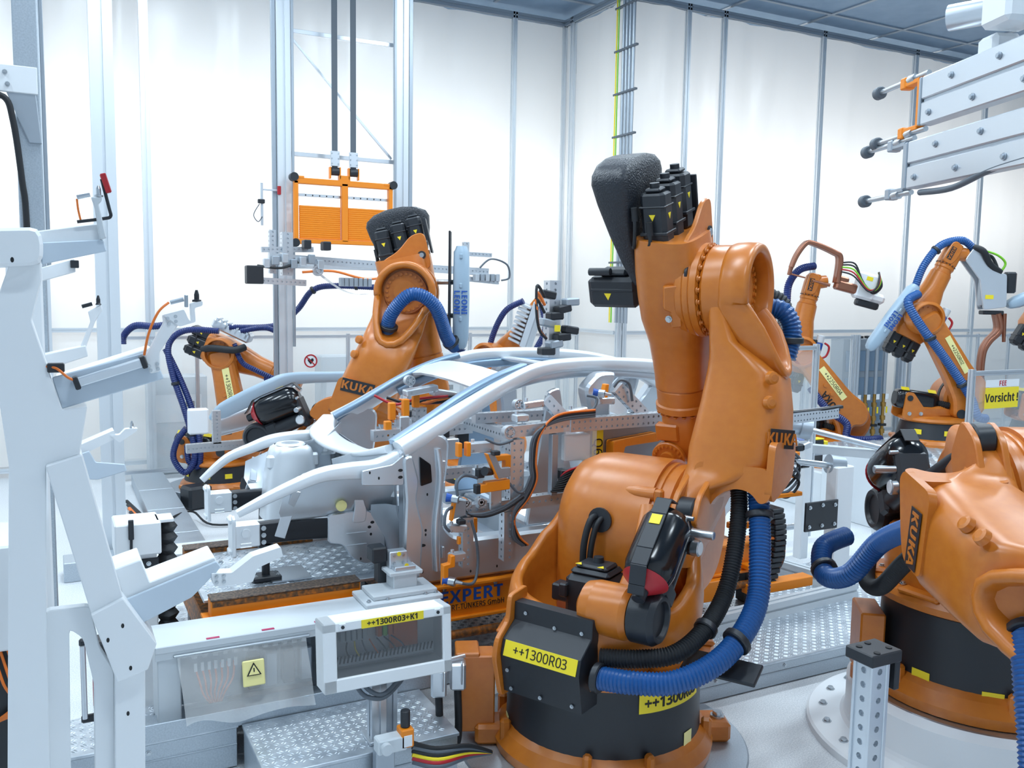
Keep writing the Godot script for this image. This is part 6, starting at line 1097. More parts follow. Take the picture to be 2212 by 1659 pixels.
	for k in 3: s = st(); tube(s, [v(2.74, 1.34 - 0.012 * k, -5.11), v(2.6, 1.27 - 0.012 * k, -5.1), v(2.45, 1.235 - 0.01 * k, -5.1), v(2.33, 1.25, -5.1), v(2.31, 1.32, -5.11)], 0.009, 6); wp(t, "cable", s, cc[k])
	for e in [[v(2.2, 1.15, -5.08), v(2.16, 1.2, -5.06), v(2.18, 1.28, -5.08), v(2.24, 1.3, -5.1)], [v(2.25, 0.82, -5.05), v(2.36, 0.8, -5.06), v(2.41, 0.9, -5.1), v(2.4, 1.05, -5.1), v(2.36, 1.2, -5.1)], [v(2.24, 1.38, -5.05), v(2.24, 1.46, -5.06), v(2.3, 1.5, -5.08), v(2.4, 1.47, -5.1)], [v(2.62, 1.42, -5.08), v(2.68, 1.36, -5.08), v(2.74, 1.36, -5.1), v(2.79, 1.45, -5.11)], [v(2.45, 1.72, -5.1), v(2.55, 1.68, -5.1), v(2.65, 1.7, -5.1)], [v(3.52, 2.0, -5.25), v(3.56, 2.05, -5.23), v(3.63, 2.02, -5.22), v(3.66, 1.9, -5.22)], [v(3.2, 1.82, -5.2), v(3.32, 1.86, -5.2), v(3.36, 1.93, -5.22), v(3.3, 1.95, -5.25)]]: s = st(); tube(s, e, 0.01, 6); wp(t, "cable", s, M.grey_cable)
	for k in 9: s = st(); tube(s, [v(2.95 + 0.01 * k, 1.33 + 0.012 * k, -5.12), v(3.05, 1.34 + 0.016 * k, -5.08), v(3.15, 1.4 + 0.012 * k, -5.08), v(3.25, 1.45 + 0.01 * k, -5.1)], 0.008, 5); wp(t, "cable", s, M.red if k == 8 else M.rubber)
	for k in 5: s = st(); tube(s, [v(2.2 + 0.1 * k, 1.85 - 0.02 * k, -6.55), v(2.35 + 0.12 * k, 1.78, -6.5), v(2.5 + 0.12 * k, 1.82, -6.45), v(2.75 + 0.1 * k, 1.84, -6.4)], 0.011, 5); wp(t, "cable", s, [M.red, M.rubber, M.cable_orange, M.rubber, M.red][k])
	# back plate with number and electronics under a clear cover
	s = st(); bx(s, 3.72, 1.58, zz - 0.12, 0.8, 0.36, 0.02, 0.004); bx(s, 3.72, 1.73, zz - 0.1, 0.8, 0.05, 0.02, 0.004); wp(t, "back_plate", s, M.alu_dark); for k in 9: bolt(t, v(3.36 + 0.08 * k, 1.73, zz - 0.09) - t.position, v(0, 0, 1), 0.011)
	plate(t, "number_label", 0.09, 0.27, at(v(3.43, 1.58, zz - 0.1) - t.position), M.yellow); text(t, "lettering", "Q6/1", 0.07, Transform3D(Basis(v(0, -1, 0), v(1, 0, 0), v(0, 0, 1)), v(3.43, 1.53, zz - 0.096) - t.position), M.ink, false)
	s = st(); bx(s, 3.2, 1.6, zz - 0.02, 0.2, 0.18, 0.06, 0.006); wp(t, "io_module", s, M.paint); s = st(); bx(s, 3.2, 1.6, zz + 0.04, 0.26, 0.3, 0.004, 0.001); bx(s, 3.07, 1.6, zz, 0.004, 0.3, 0.08, 0.001); bx(s, 3.33, 1.6, zz, 0.004, 0.3, 0.08, 0.001); wp(t, "clear_cover", s, M.glass)
	s = st(); bx(s, 3.24, 1.47, zz + 0.06, 0.09, 0.06, 0.006, 0.001); wp(t, "sticker", s, M.yellow); s = st(); bx(s, 3.1, 1.43, zz + 0.02, 0.12, 0.07, 0.08, 0.008); wp(t, "plug_row", s, M.black)
	s = st(); bx(s, 3.0, 1.5, zz + 0.02, 0.05, 0.42, 0.05, 0.004); wp(t, "plain_bar", s, M.alu_dark)
	# tooling that rises behind the near robot and right of the car
	s = st()
	for k in 12: bx(s, 4.15 + 0.03 * (k % 4), 1.3 + 0.06 * k, -5.1 - 0.03 * (k % 3), 0.14, 0.05, 0.08, 0.006)
	wp(t, "valve_stack", s, M.alu_dark)
	s = st(); perf(s, v(4.3, 1.58, -5.6), v(6.05, 1.66, -5.6), 0.12, 0.09, v(0, 1, 0), 0.035, 0.007, 2); wp(t, "drilled_bar", s, M.alu); s = st(); sweep(s, [v(5.5, 1.68, -5.58), v(5.8, 1.69, -5.57), v(6.1, 1.71, -5.57)], [Vector2(0.03, 0.015)], v(0, 1, 0), 4); wp(t, "black_cap", s, M.black)
	for k in 14: s = st(); box(s, at(v(5.2 + 0.07 * (k % 7), 1.28 + 0.14 * (k / 7) + 0.03 * sin(k * 1.9), -5.5), v(0, 0, 18 * sin(k * 2.1))), v(0.1, 0.06, 0.07), 0.01); wp(t, "clamp_cylinder", s, M.alu if k % 3 else M.black)
	for e in [[5.35, 1.36], [5.3, 1.18], [5.4, 1.02]]: s = st(); bx(s, e[0], e[1], -5.45, 0.3, 0.035, 0.06, 0.005); wp(t, "orange_finger", s, of)
	for k in 4: s = st(); tube(s, [v(5.2, 1.5 - 0.05 * k, -5.46), v(5.35, 1.42 - 0.06 * k, -5.42), v(5.5, 1.3 - 0.06 * k, -5.42), v(5.4, 1.15 - 0.05 * k, -5.44), v(5.25, 1.05, -5.46)], 0.012, 6); wp(t, "cable", s, M.rubber if k % 2 else M.grey_cable)
	# white portal frame with axle, right of the near robot
	t = thing("portal_frame", "white portal frame with steel axle and black bolted plate behind the walkway", "frame", v(5.2, 0.18, -5.6))
	for e in [[5.84, -5.3], [5.62, -6.9], [4.95, -6.4]]: s = st(); bx(s, e[0], 0.72, e[1], 0.2, 1.08, 0.12, 0.01); wp(t, "frame_post", s, M.paint)
	for e in [[v(5.9, 0.24, -5.15), v(3.7, 0.24, -4.98)], [v(5.9, 0.24, -5.2), v(5.6, 0.24, -7.0)], [v(3.7, 0.24, -5.1), v(5.6, 0.24, -6.4)]]: s = st(); profile(s, e[0], e[1], 0.12, 0.1, v(0, 1, 0)); wp(t, "base_beam", s, M.paint_grey)
	s = st(); bx(s, 5.56, 0.88, -5.22, 0.36, 0.24, 0.02, 0.004); wp(t, "black_plate", s, M.black); for e in [[5.42, 0.96], [5.42, 0.8], [5.56, 0.97], [5.56, 0.8], [5.7, 0.96], [5.7, 0.8]]: bolt(t, v(e[0], e[1], -5.208) - t.position, v(0, 0, 1), 0.014)
	s = st(); cyl(s, v(5.2, 1.34, -5.5), v(5.8, 1.25, -5.34), 0.028, 0.028, 14); wp(t, "axle", s, M.steel); s = st(); cyl(s, v(5.76, 1.27, -5.36), v(5.88, 1.25, -5.32), 0.08, 0.08, 24); wp(t, "flange_wheel", s, M.alu_dark)
	s = st(); cyl(s, v(6.3, 1.42, -6.1), v(6.9, 1.25, -5.7), 0.028, 0.028, 14); wp(t, "axle", s, M.steel); s = st(); cyl(s, v(6.22, 1.44, -6.15), v(6.3, 1.42, -6.1), 0.1, 0.1, 24); cyl(s, v(6.1, 1.46, -6.22), v(6.22, 1.44, -6.15), 0.07, 0.07, 20); wp(t, "flange_wheel", s, M.alu_dark)
	for e in [[6.3, 1.3, -6.15], [6.85, 1.14, -5.72]]: s = st(); bx(s, e[0], 0.18 + (e[1] - 0.18) * 0.5, e[2], 0.1, e[1] - 0.18, 0.1, 0.008); wp(t, "frame_post", s, M.paint)
	s = st(); beam(s, v(5.6, 1.26, -6.9), v(6.9, 1.2, -5.75), 0.1, 0.08); wp(t, "rail", s, M.paint_grey)
	for k in 14: s = st(); box(s, at(v(5.1 + 0.09 * sin(k * 0.2), 0.36 + 0.045 * k, -5.35), v(0, 0, 0)), v(0.12, 0.038, 0.16), 0.006); wp(t, "chain_link", s, M.black)
	for e in [[4.35, 0.36, -5.35, 0.8, 0.16, 0.1], [5.2, 0.33, -5.3, 0.66, 0.08, 0.12], [5.0, 0.5, -5.4, 0.24, 0.04, 0.2], [4.95, 0.8, -5.5, 0.2, 0.05, 0.1]]: s = st(); bx(s, e[0], e[1], e[2], e[3], e[4], e[5], 0.006); wp(t, "orange_step", s, M.orange_flat)
	for k in 6: s = st(); tube(s, [v(4.98, 0.62 + 0.02 * k, -5.35), v(5.12, 0.66 + 0.03 * k, -5.3), v(5.25, 0.58 + 0.02 * k, -5.3), v(5.2, 0.44, -5.32), v(5.0, 0.42 + 0.015 * k, -5.35)], 0.012, 6); wp(t, "cable_loop", s, M.cable_orange if k == 2 else M.rubber)
	# gripper with long rods, upper right
	var gx = v(0.360, 0.0, -0.933).normalized(); t = thing("rod_gripper", "silver double plate gripper with long rods and orange bracket in the upper right corner", "gripper", v(3.9, 3.55, -3.0))
	var gb = Transform3D(Basis(gx, Vector3.UP, gx.cross(Vector3.UP)), Vector3.ZERO)
	t.position = v(4.08, 3.66, -3.22); t.basis = gb.basis
	for e in [[0.0, 0.0, 0.0, "orange"], [0.1, -0.31, 0.02, "dark"]]:
		var zf = -0.04
		s = st(); bx(s, -0.55 + e[0], e[1] + 0.065, zf, 1.1, 0.115, 0.07, 0.006); bx(s, -0.55 + e[0], e[1] - 0.065, zf, 1.1, 0.115, 0.07, 0.006); part(t, "slide_plate", s, M.alu)
		s = st(); bx(s, -0.55 + e[0], e[1], zf, 1.08, 0.02, 0.05, 0.002); part(t, "slot_strip", s, M.alu_dark); s = st(); bx(s, 0.01 + e[0], e[1], zf, 0.02, 0.24, 0.08, 0.004); part(t, "end_plate", s, M.alu_dark)
		for k in 6: bolt(t, v(-0.08 - 0.18 * k + e[0], e[1] + (0.07 if k % 2 else -0.07), zf - 0.036), v(0, 0, -1), 0.014, M.alu_dark)
		var bm = M.orange_flat if e[3] == "orange" else M.alu_dark
		s = st(); bx(s, 0.05 + e[0], e[1], zf, 0.03, 0.24, 0.05, 0.004); bx(s, 0.12 + e[0], e[1] + 0.12, zf, 0.14, 0.025, 0.05, 0.004); bx(s, 0.12 + e[0], e[1] - 0.12, zf, 0.14, 0.025, 0.05, 0.004); bx(s, 0.2 + e[0], e[1] + 0.13, zf, 0.05, 0.06, 0.06, 0.006); bx(s, 0.2 + e[0], e[1] - 0.13, zf, 0.05, 0.06, 0.06, 0.006); part(t, "bracket", s, bm)
		for y in [0.14, -0.14]:
			s = st(); cyl(s, v(-0.02 + e[0], e[1] + y, zf - 0.01), v(0.45 + e[0], e[1] + y, zf - 0.01), 0.014, 0.014, 12); cyl(s, v(0.1 + e[0], e[1] + y, zf - 0.01), v(0.16 + e[0], e[1] + y, zf - 0.01), 0.024, 0.024, 6); part(t, "rod", s, M.steel); s = st(); cyl(s, v(0.45 + e[0], e[1] + y, zf - 0.01), v(0.5 + e[0], e[1] + y, zf - 0.01), 0.035, 0.035, 18, 0.006); part(t, "rod_stop", s, M.grey_cable)
	s = st(); tube(s, [v(0.0, -0.46, -0.05), v(-0.3, -0.47, -0.06), v(-0.6, -0.42, -0.06), v(-0.9, -0.4, -0.06)], 0.016, 8); part(t, "air_hose", s, M.grey_cable)
	s = st(); lathe(s, Transform3D(basis_to(v(0.75, 0.0, -0.66)), v(-0.42, 0.33, 0.02)), [[0.06, -0.08], [0.06, 0.2], [0.048, 0.2], [0.045, 0.17], [0.022, 0.17], [0.022, 0.2], [0.002, 0.2]], 24); part(t, "round_profile", s, M.alu)
	for k in 8: s = st(); box(s, Transform3D(basis_to(v(0.75, 0.0, -0.66)), v(-0.42, 0.33, 0.02)) * at(v(cos(TAU * k / 8) * 0.034, 0.185, sin(TAU * k / 8) * 0.034), v(0, -rad_to_deg(TAU * k / 8), 0)), v(0.026, 0.03, 0.008), 0.001); part(t, "profile_web", s, M.alu)
	s = st(); bx(s, -0.62, 0.28, -0.02, 0.2, 0.16, 0.2, 0.02); bx(s, -0.5, 0.14, 0.0, 0.14, 0.1, 0.14, 0.02); part(t, "clamp_collar", s, M.paint)
	s = st(); perf(s, v(-0.75, -0.1, 0.04), v(-0.75, 3.62, 0.04), 0.1, 0.1, v(1, 0, 0), 0.06, 0.012); part(t, "hanging_bar", s, M.alu)
	# post with locating plate, front right
	t = thing("locating_post", "drilled aluminium post with black drilled plate before the white pedestal", "post", v(2.9, 0.0, -2.42))
	s = st(); perf(s, v(0, 0, 0), v(0, 1.2, 0), 0.085, 0.085, v(0, 0, 1), 0.06, 0.014); part(t, "post", s, M.alu)
	for x in [-0.042, 0.042]: s = st(); bx(s, x, 0.6, 0.042, 0.02, 1.2, 0.012, 0.003); bx(s, x, 0.6, -0.042, 0.02, 1.2, 0.012, 0.003); part(t, "corner_rib", s, M.alu)
	s = st(); bx(s, 0.02, 1.225, -0.01, 0.17, 0.05, 0.14, 0.005); bx(s, 0.095, 1.16, 0.0, 0.03, 0.16, 0.1, 0.004); part(t, "head_plate", s, M.black); for e in [[-0.03, -0.04], [0.03, -0.05], [0.07, 0.02], [-0.02, 0.04]]: s = st(); cyl(s, v(e[0], 1.245, e[1]), v(e[0], 1.2535, e[1]), 0.013, 0.013, 12); part(t, "plate_hole", s, M.ink)
	s = st(); lathe(s, Transform3D(Basis(v(0, 1, 0), v(1, 0, 0), v(0, 0, -1)), v(0.11, 1.2, 0.0)), [[0.012, 0.0], [0.012, 0.02], [0.004, 0.04]], 12); part(t, "pin", s, M.steel)
	# parts held by robots behind the car
	t = thing("side_rail_panel", "grey pressed side rail panel carried by the far left robot", "car panel", v(2.3, 1.5, -9.7))
	s = st(); sweep(s, [v(1.5, 1.25, -9.7), v(1.62, 1.36, -9.7), v(1.85, 1.48, -9.7), v(2.1, 1.6, -9.7), v(2.3, 1.68, -9.7), v(2.75, 1.69, -9.7), v(3.5, 1.68, -9.7)], [Vector2(0.07, 0.04), Vector2(0.1, 0.05), Vector2(0.1, 0.05), Vector2(0.09, 0.06), Vector2(0.07, 0.06), Vector2(0.06, 0.05), Vector2(0.055, 0.05)], v(0, 0, 1), 6, 3.0); wp(t, "rail_skin", s, M.leoni); s = st(); sweep(s, [v(1.55, 1.2, -9.68), v(1.9, 1.3, -9.68), v(2.2, 1.42, -9.68), v(2.4, 1.6, -9.68)], [Vector2(0.1, 0.03), Vector2(0.12, 0.03), Vector2(0.1, 0.03), Vector2(0.05, 0.03)], v(0, 0, 1), 6, 3.0); wp(t, "lower_flange", s, M.body)
	s = st(); perf(s, v(1.2, 1.02, -9.5), v(1.95, 1.04, -9.5), 0.09, 0.08, v(0, 0, 1), 0.04, 0.009); perf(s, v(1.5, 1.06, -9.5), v(1.5, 1.4, -9.5), 0.08, 0.08, v(0, 0, 1), 0.04, 0.009); wp(t, "drilled_bar", s, M.alu); s = st(); bx(s, 1.32, 1.3, -9.48, 0.2, 0.26, 0.1, 0.015); wp(t, "clamp_block", s, M.paint)
	# cluster of clamps between that panel and the robot behind the car
	t = thing("clamp_cluster", "cluster of small clamps with orange cables behind the black gas bottle", "gripper", v(2.75, 1.4, -8.1))
	for k in 10: s = st(); box(s, at(v(2.45 + 0.07 * k, 1.42 + 0.05 * sin(k * 2.3), -8.1), v(0, 0, 25 * sin(k * 1.7))), v(0.08, 0.06, 0.06), 0.008); wp(t, "clamp", s, M.alu if k % 3 else M.black)
	for k in 4: s = st(); tube(s, [v(2.4 + 0.15 * k, 1.45, -8.05), v(2.45 + 0.15 * k, 1.55, -8.03), v(2.55 + 0.15 * k, 1.5, -8.05), v(2.6 + 0.15 * k, 1.4, -8.06)], 0.01, 6); wp(t, "orange_cable", s, M.cable_orange)
	s = st(); perf(s, v(2.3, 1.36, -8.12), v(3.2, 1.38, -8.12), 0.06, 0.06, v(0, 0, 1), 0.04, 0.008); wp(t, "drilled_bar", s, M.alu)

# ---------------------------------------------------------------- background
func build_background():
	var s = st()
	for e in [[1.92, -11.85, 0.14, "round steel plate under the far left robot"], [5.0, -10.6, 0.1, "round steel plate under the robot behind the roof rail"]]:
		s = st(); lathe(s, at(Vector3.ZERO), [[0.66, 0.0], [0.66, e[2] - 0.006], [0.64, e[2]], [0.1, e[2]]], 48); one("robot_floor_plate", s, M.galv, e[3], "base plate").position = v(e[0], 0, e[1])
	s = st(); bx(s, 0, 0.25, 0, 1.08, 0.5, 1.08, 0.02); one("robot_plinth", s, M.paint_grey, "grey square plinth under the robot with the copper welding yoke", "plinth").position = v(8.99, 0, -8.48)
	var t = thing("robot_platform", "raised tread plate platform carrying the two robots at the right", "platform", v(10.4, -0.15, -7.01))
	s = st(); bx(s, 0, 0.575, 0, 4.0, 0.85, 1.82, 0.01); part(t, "platform_body", s, M.paint_grey); s = st(); bx(s, 0, 1.015, 0, 4.0, 0.03, 1.82, 0.004); part(t, "tread_plate", s, M.tread); tread(t, -2, 2, -0.91, 0.91, 1.03, 0.08)
	s = st(); bx(s, -1.7, 0.96, 0.97, 0.9, 0.1, 0.03, 0.004); part(t, "orange_edge", s, M.orange_flat)
	for e in [[-0.9, 0.5], [-0.2, 0.75], [0.6, 0.6], [-1.6, 0.2]]: s = st(); lathe(s, at(v(e[0], 1.03, e[1])), [[0.1, 0.0], [0.09, 0.03], [0.03, 0.05], [0.02, 0.08]], 18); part(t, "floor_boss", s, M.alu_dark)
	# sensors in front of the copper yoke robot
	t = thing("sensor_group", "blue valve and black sensor box on a short stand before the far right robots", "sensor", v(7.3, 0.0, -7.1))
	s = st(); bx(s, 0, 0.5, 0, 0.06, 1.0, 0.06, 0.004); part(t, "stand", s, M.alu); s = st(); bx(s, -0.12, 1.06, 0, 0.1, 0.16, 0.08, 0.015); part(t, "blue_valve", s, M.blue_part); s = st(); bx(s, 0.1, 1.04, 0, 0.2, 0.14, 0.1, 0.01); bx(s, -0.03, 1.06, 0, 0.04, 0.2, 0.06, 0.006); part(t, "sensor_box", s, M.black)
	s = st(); bx(s, 0.1, 1.115, 0, 0.2, 0.012, 0.1, 0.002); bx(s, 0.24, 1.04, 0, 0.06, 0.09, 0.08, 0.004); part(t, "yellow_cover", s, M.yellow); s = st(); bx(s, 0.2, 0.96, 0.04, 0.4, 0.03, 0.08, 0.003); part(t, "shelf", s, M.alu_dark)
	# lift mast with orange counterweight gate
	t = thing("lift_gate", "orange slatted lift gate hanging from two dark belts in a tall mast", "lift", v(3.3, 0, -10.95))
	for x in [2.57, 4.06]:
		s = st(); profile(s, v(x, 0, -11.05), v(x, 7.3, -11.05), 0.14, 0.16); wp(t, "mast_post", s, M.frame); s = st(); bx(s, x + (0.1 if x < 3 else -0.1), 4.6, -10.98, 0.03, 5.3, 0.04, 0.004); wp(t, "guide_rail", s, M.alu_dark); s = st(); bx(s, x + (-0.11 if x < 3 else 0.13), 3.8, -11.05, 0.05, 7.0, 0.05, 0.004); wp(t, "cable_duct", s, M.alu_dark)
	for y in [4.28, 5.72]: s = st(); beam(s, v(2.62, y, -11.1), v(4.0, y, -11.1), 0.05, 0.05); wp(t, "cross_bar", s, M.alu)
	s = st(); beam(s, v(2.66, 5.68, -11.12), v(3.96, 4.32, -11.12), 0.035, 0.03); wp(t, "diagonal_brace", s, M.alu)
	var og = M.orange_flat
	for e in [[3.24, 3.93, 1.22, 0.07], [3.24, 3.225, 1.2, 0.05]]: s = st(); bx(s, e[0], e[1], -10.8, e[2], e[3], 0.08, 0.006); wp(t, "gate_rail", s, og)
	for x in [2.655, 3.245, 3.83]: s = st(); bx(s, x, 3.58, -10.8, 0.05 if x != 3.245 else 0.08, 0.7, 0.08, 0.006); wp(t, "gate_stile", s, og)
	for k in 16:
		for x in [2.945, 3.54]: s = st(); box(s, at(v(x, 3.265 + 0.0245 * k, -10.8)), v(0.5, 0.024, 0.03), 0.004); wp(t, "slat", s, og)
	s = st(); bx(s, 3.24, 3.77, -10.83, 1.14, 0.035, 0.012, 0.002); wp(t, "drilled_strip", s, M.alu); for k in 12: dot_hole(t, v(2.78 + 0.085 * k, 3.77, -10.823), v(0, 0, 1), 0.008)
	for e in [[2.63, 3.97], [3.86, 3.95], [2.64, 3.2]]: s = st(); cyl(s, v(e[0], e[1], -10.84), v(e[0], e[1], -10.74), 0.05, 0.05, 18); wp(t, "guide_roller", s, M.black); s = st(); bx(s, e[0] + (0.06 if e[0] < 3 else -0.06), e[1], -10.78, 0.12, 0.03, 0.05, 0.004); wp(t, "roller_bracket", s, og)
	for x in [3.13, 3.36]:
		s = st(); bx(s, x, 5.7, -10.8, 0.07, 3.2, 0.012, 0.001); wp(t, "belt", s, M.grey_cable, "dark lifting belt"); s = st(); bx(s, x, 4.22, -10.79, 0.11, 0.18, 0.03, 0.004); wp(t, "belt_clamp", s, M.alu); s = st(); cyl(s, v(x - 0.045, 4.07, -10.8), v(x + 0.045, 4.07, -10.8), 0.05, 0.05, 16); wp(t, "pulley", s, M.black)
		for g in [-0.06, 0.06]: s = st(); bx(s, x + g, 4.05, -10.8, 0.015, 0.14, 0.07, 0.003); wp(t, "pulley_cheek", s, og)
		for k in 6: bolt(t, v(x + (0.04 if k % 2 else -0.04), 4.16 + 0.06 * (k / 2), -10.774) - t.position, v(0, 0, 1), 0.008)
	s = st(); bx(s, 3.245, 3.99, -10.8, 0.14, 0.07, 0.07, 0.006); wp(t, "lift_lug", s, og)
	# gantry gripper in front of the mast
	t = thing("gantry_gripper", "long drilled aluminium gripper bar hanging below the orange lift gate", "gripper", v(3.3, 2.9, -10.2))
	for e in [[v(2.2, 3.0, -10.2), v(3.6, 2.94, -10.2), 0.09], [v(2.24, 3.3, -10.2), v(2.24, 2.82, -10.2), 0.07], [v(2.4, 3.28, -10.2), v(2.4, 2.8, -10.2), 0.12], [v(2.12, 3.08, -10.2), v(2.7, 3.1, -10.2), 0.06], [v(2.05, 2.74, -10.15), v(2.6, 2.72, -10.15), 0.07], [v(3.6, 2.94, -10.2), v(4.9, 2.9, -10.2), 0.09], [v(4.6, 3.26, -10.2), v(4.6, 2.82, -10.2), 0.07], [v(4.45, 3.12, -10.2), v(4.95, 3.11, -10.2), 0.05], [v(4.5, 2.82, -10.2), v(5.05, 2.78, -10.2), 0.06]]: s = st(); perf(s, e[0], e[1], e[2], e[2], v(0, 0, 1), 0.05, 0.011); wp(t, "drilled_bar", s, M.alu)
	for x in [2.75, 3.9]: s = st(); beam(s, v(x, 2.95, -10.2), v(x, 2.95, -10.95), 0.08, 0.08); wp(t, "support_arm", s, M.alu); s = st(); bx(s, 3.3, 2.95, -10.97, 1.5, 0.1, 0.06, 0.005)
	wp(t, "carriage", s, M.alu)
	for e in [[2.02, 2.8, 0.18, 0.2], [2.6, 3.15, 0.08, 0.1], [2.82, 3.14, 0.09, 0.1]]: s = st(); bx(s, e[0], e[1], -10.1, e[2], e[3], 0.14, 0.01); wp(t, "black_block", s, M.black)
	for k in 7: s = st(); bx(s, 2.15 + 0.1 * k, 2.93 + 0.03 * (k % 3), -10.08, 0.07, 0.1, 0.08, 0.008); wp(t, "clamp", s, M.alu_dark if k % 2 else M.alu)
	for k in 7: s = st(); bx(s, 3.0 + 0.055 * k, 2.74, -10.1, 0.045, 0.1, 0.08, 0.006); wp(t, "valve", s, M.alu_dark)
	s = st(); tube(s, [v(2.55, 2.84, -10.1), v(2.9, 2.86, -10.08), v(3.3, 2.78, -10.08), v(3.7, 2.84, -10.1)], 0.016, 6); wp(t, "orange_cable", s, M.cable_orange); s = st(); tube(s, [v(2.05, 2.9, -10.08), v(2.3, 2.88, -10.06), v(2.5, 2.95, -10.08)], 0.016, 6); wp(t, "black_cable", s, M.rubber)
	s = st(); var rows = []
	for i in 13: rows.append(PackedVector3Array([v(2.72 + 0.08 * i, 2.84 - 0.24 * sin(PI * i / 12.0), -10.14), v(2.72 + 0.08 * i, 2.84 - 0.24 * sin(PI * i / 12.0), -10.0)]))
	sheet(s, rows, 0.002); wp(t, "drip_foil", s, M.foil); s = st(); lathe(s, Transform3D(Basis(v(1, 0, 0), v(0, 0, 1), v(0, -1, 0)), v(2.72, 2.86, -10.05)), [[0.06, -0.05], [0.06, 0.0], [0.045, 0.0], [0.04, -0.02], [0.02, -0.02], [0.02, 0.0], [0.002, 0.0]], 18); wp(t, "round_profile", s, M.alu)
	s = st(); tube(s, [v(4.75, 2.95, -10.1), v(4.9, 3.06, -10.1), v(5.12, 3.0, -10.1), v(5.16, 2.84, -10.1), v(5.05, 2.8, -10.1)], 0.012, 6); wp(t, "grey_cable", s, M.grey_cable); for k in 5: s = st(); bx(s, 4.7 + 0.07 * k, 2.83, -10.1, 0.05, 0.09, 0.1, 0.006); wp(t, "clamp", s, M.alu_dark if k % 2 else M.alu)
	# light barrier stick left of the mast
	t = thing("sensor_stick", "thin grey sensor stick with cable loop left of the lift mast", "sensor", v(2.3, 3.4, -11.0)); s = st(); bx(s, 0, 0.25, 0, 0.03, 0.5, 0.03, 0.003); bx(s, 0.12, 0.42, 0, 0.24, 0.02, 0.02, 0.002); part(t, "stick", s, M.alu); s = st(); bx(s, -0.01, 0.28, 0.02, 0.08, 0.05, 0.05, 0.006); part(t, "sensor_head", s, M.black); s = st(); tube(s, [v(-0.03, 0.25, 0.02), v(-0.1, 0.12, 0.02), v(-0.05, 0.04, 0.02), v(0, 0.1, 0.02)], 0.006, 5); part(t, "sensor_cable", s, M.grey_cable); s = st(); bx(s, 0.2, 0.42, 0.03, 0.04, 0.1, 0.03, 0.004); part(t, "red_reflector", s, M.red)
	# free-standing aluminium masts
	for e in [[0.5, -9.2, 0.2, 0.12, "broad aluminium profile mast standing left behind the fixture arms"], [1.24, -13.3, 0.1, 0.1, "slender aluminium post between the broad mast and the lift gate"]]: s = st(); profile(s, Vector3.ZERO, v(0, 7.4, 0), e[3], e[2]); one("aluminium_mast", s, M.frame, e[4], "mast").position = v(e[0], 0, e[1])
	# glazed safety fences
	fence("clear guard fence behind the far left robot, left half", v(0.7, 0, -13.1), v(2.95, 0, -13.1), 2)
	fence("clear guard fence with round prohibition sign behind the car", v(3.08, 0, -13.1), v(4.9, 0, -13.1), 2)
	fence("clear guard fence right of the prohibition sign", v(5.0, 0, -13.1), v(8.0, 0, -13.1), 3)
	fence("clear guard fence before the copper pipes", v(9.2, 0, -11.4), v(12.7, 0, -11.4), 3)
	fence("clear guard fence behind the hose trough robot", v(14.2, 0, -11.4), v(18.0, 0, -11.4), 4)
	fence("single clear guard panel right behind the foreground robot", v(6.35, 0.18, -6.7), v(6.95, 0.18, -6.7), 1)
	var f = fence("clear guard panel with yellow caution notice at the right edge", v(7.72, 0.0, -5.5), v(9.2, 0.0, -5.5), 1)
	plate(f, "caution_notice", 0.5, 0.2, at(v(0.42, 1.72, 0.03)), M.yellow, "Vorsicht !", 0.08, M.ink); plate(f, "caution_head", 0.5, 0.07, at(v(0.42, 1.86, 0.03)), M.paint, "FEE", 0.05, M.red); plate(f, "notice_sheet", 0.2, 0.4, at(v(0.25, 1.2, 0.03)), M.paint)
	t = thing("prohibition_sign", "round red and white prohibition sign on the fence behind the car", "sign", v(3.42, 1.6, -13.095)); s = st(); lathe(s, Transform3D(Basis(v(1, 0, 0), v(0, 0, 1), v(0, -1, 0)), Vector3.ZERO), [[0.1, 0.0], [0.1, 0.006], [0.002, 0.006]], 24); part(t, "sign_disc", s, M.paint)
	s = st(); lathe(s, Transform3D(Basis(v(1, 0, 0), v(0, 0, 1), v(0, -1, 0)), Vector3.ZERO), [[0.1, 0.004], [0.1, 0.01], [0.08, 0.01], [0.08, 0.004]], 24, true, false, false); box(s, at(v(0, 0, 0.008), v(0, 0, -45)), v(0.17, 0.016, 0.004), 0.0); part(t, "red_ring", s, M.red); s = st(); prism(s, at(v(0, 0, 0.007)), poly([0, -0.05, 0.045, 0.005, 0.04, 0.035, 0.015, 0.04, 0, 0.02, -0.015, 0.04, -0.04, 0.035, -0.045, 0.005]), 0.004); part(t, "heart_symbol", s, M.ink)
	# machines behind the fences
	for e in [[4.0, 1.1, -13.55, 0.7, 1.1, 0.4, "pale grey machine behind the fence below the prohibition sign"], [1.6, 0.8, -13.6, 0.8, 1.2, 0.4, "white cabinet behind the fence at the far left robot"], [5.6, 0.9, -13.6, 0.9, 1.5, 0.4, "white cabinet behind the fence above the car roof"]]:
		t = thing("machine_cabinet", e[6], "cabinet", v(e[0], 0, e[2])); s = st(); bx(s, 0, e[1] * 0.5 + e[4] * 0.25, 0, e[3], e[1] + e[4] * 0.5, e[5], 0.02); part(t, "cabinet_body", s, M.paint_grey); s = st(); bx(s, 0, e[1] * 0.8 + 0.3, e[5] * 0.5, e[3] * 0.8, 0.4, 0.02, 0.006); part(t, "cabinet_door", s, M.paint); s = st(); bx(s, e[3] * 0.2, e[1] + 0.2, e[5] * 0.5 + 0.01, 0.12, 0.08, 0.02, 0.004); part(t, "display", s, M.black)
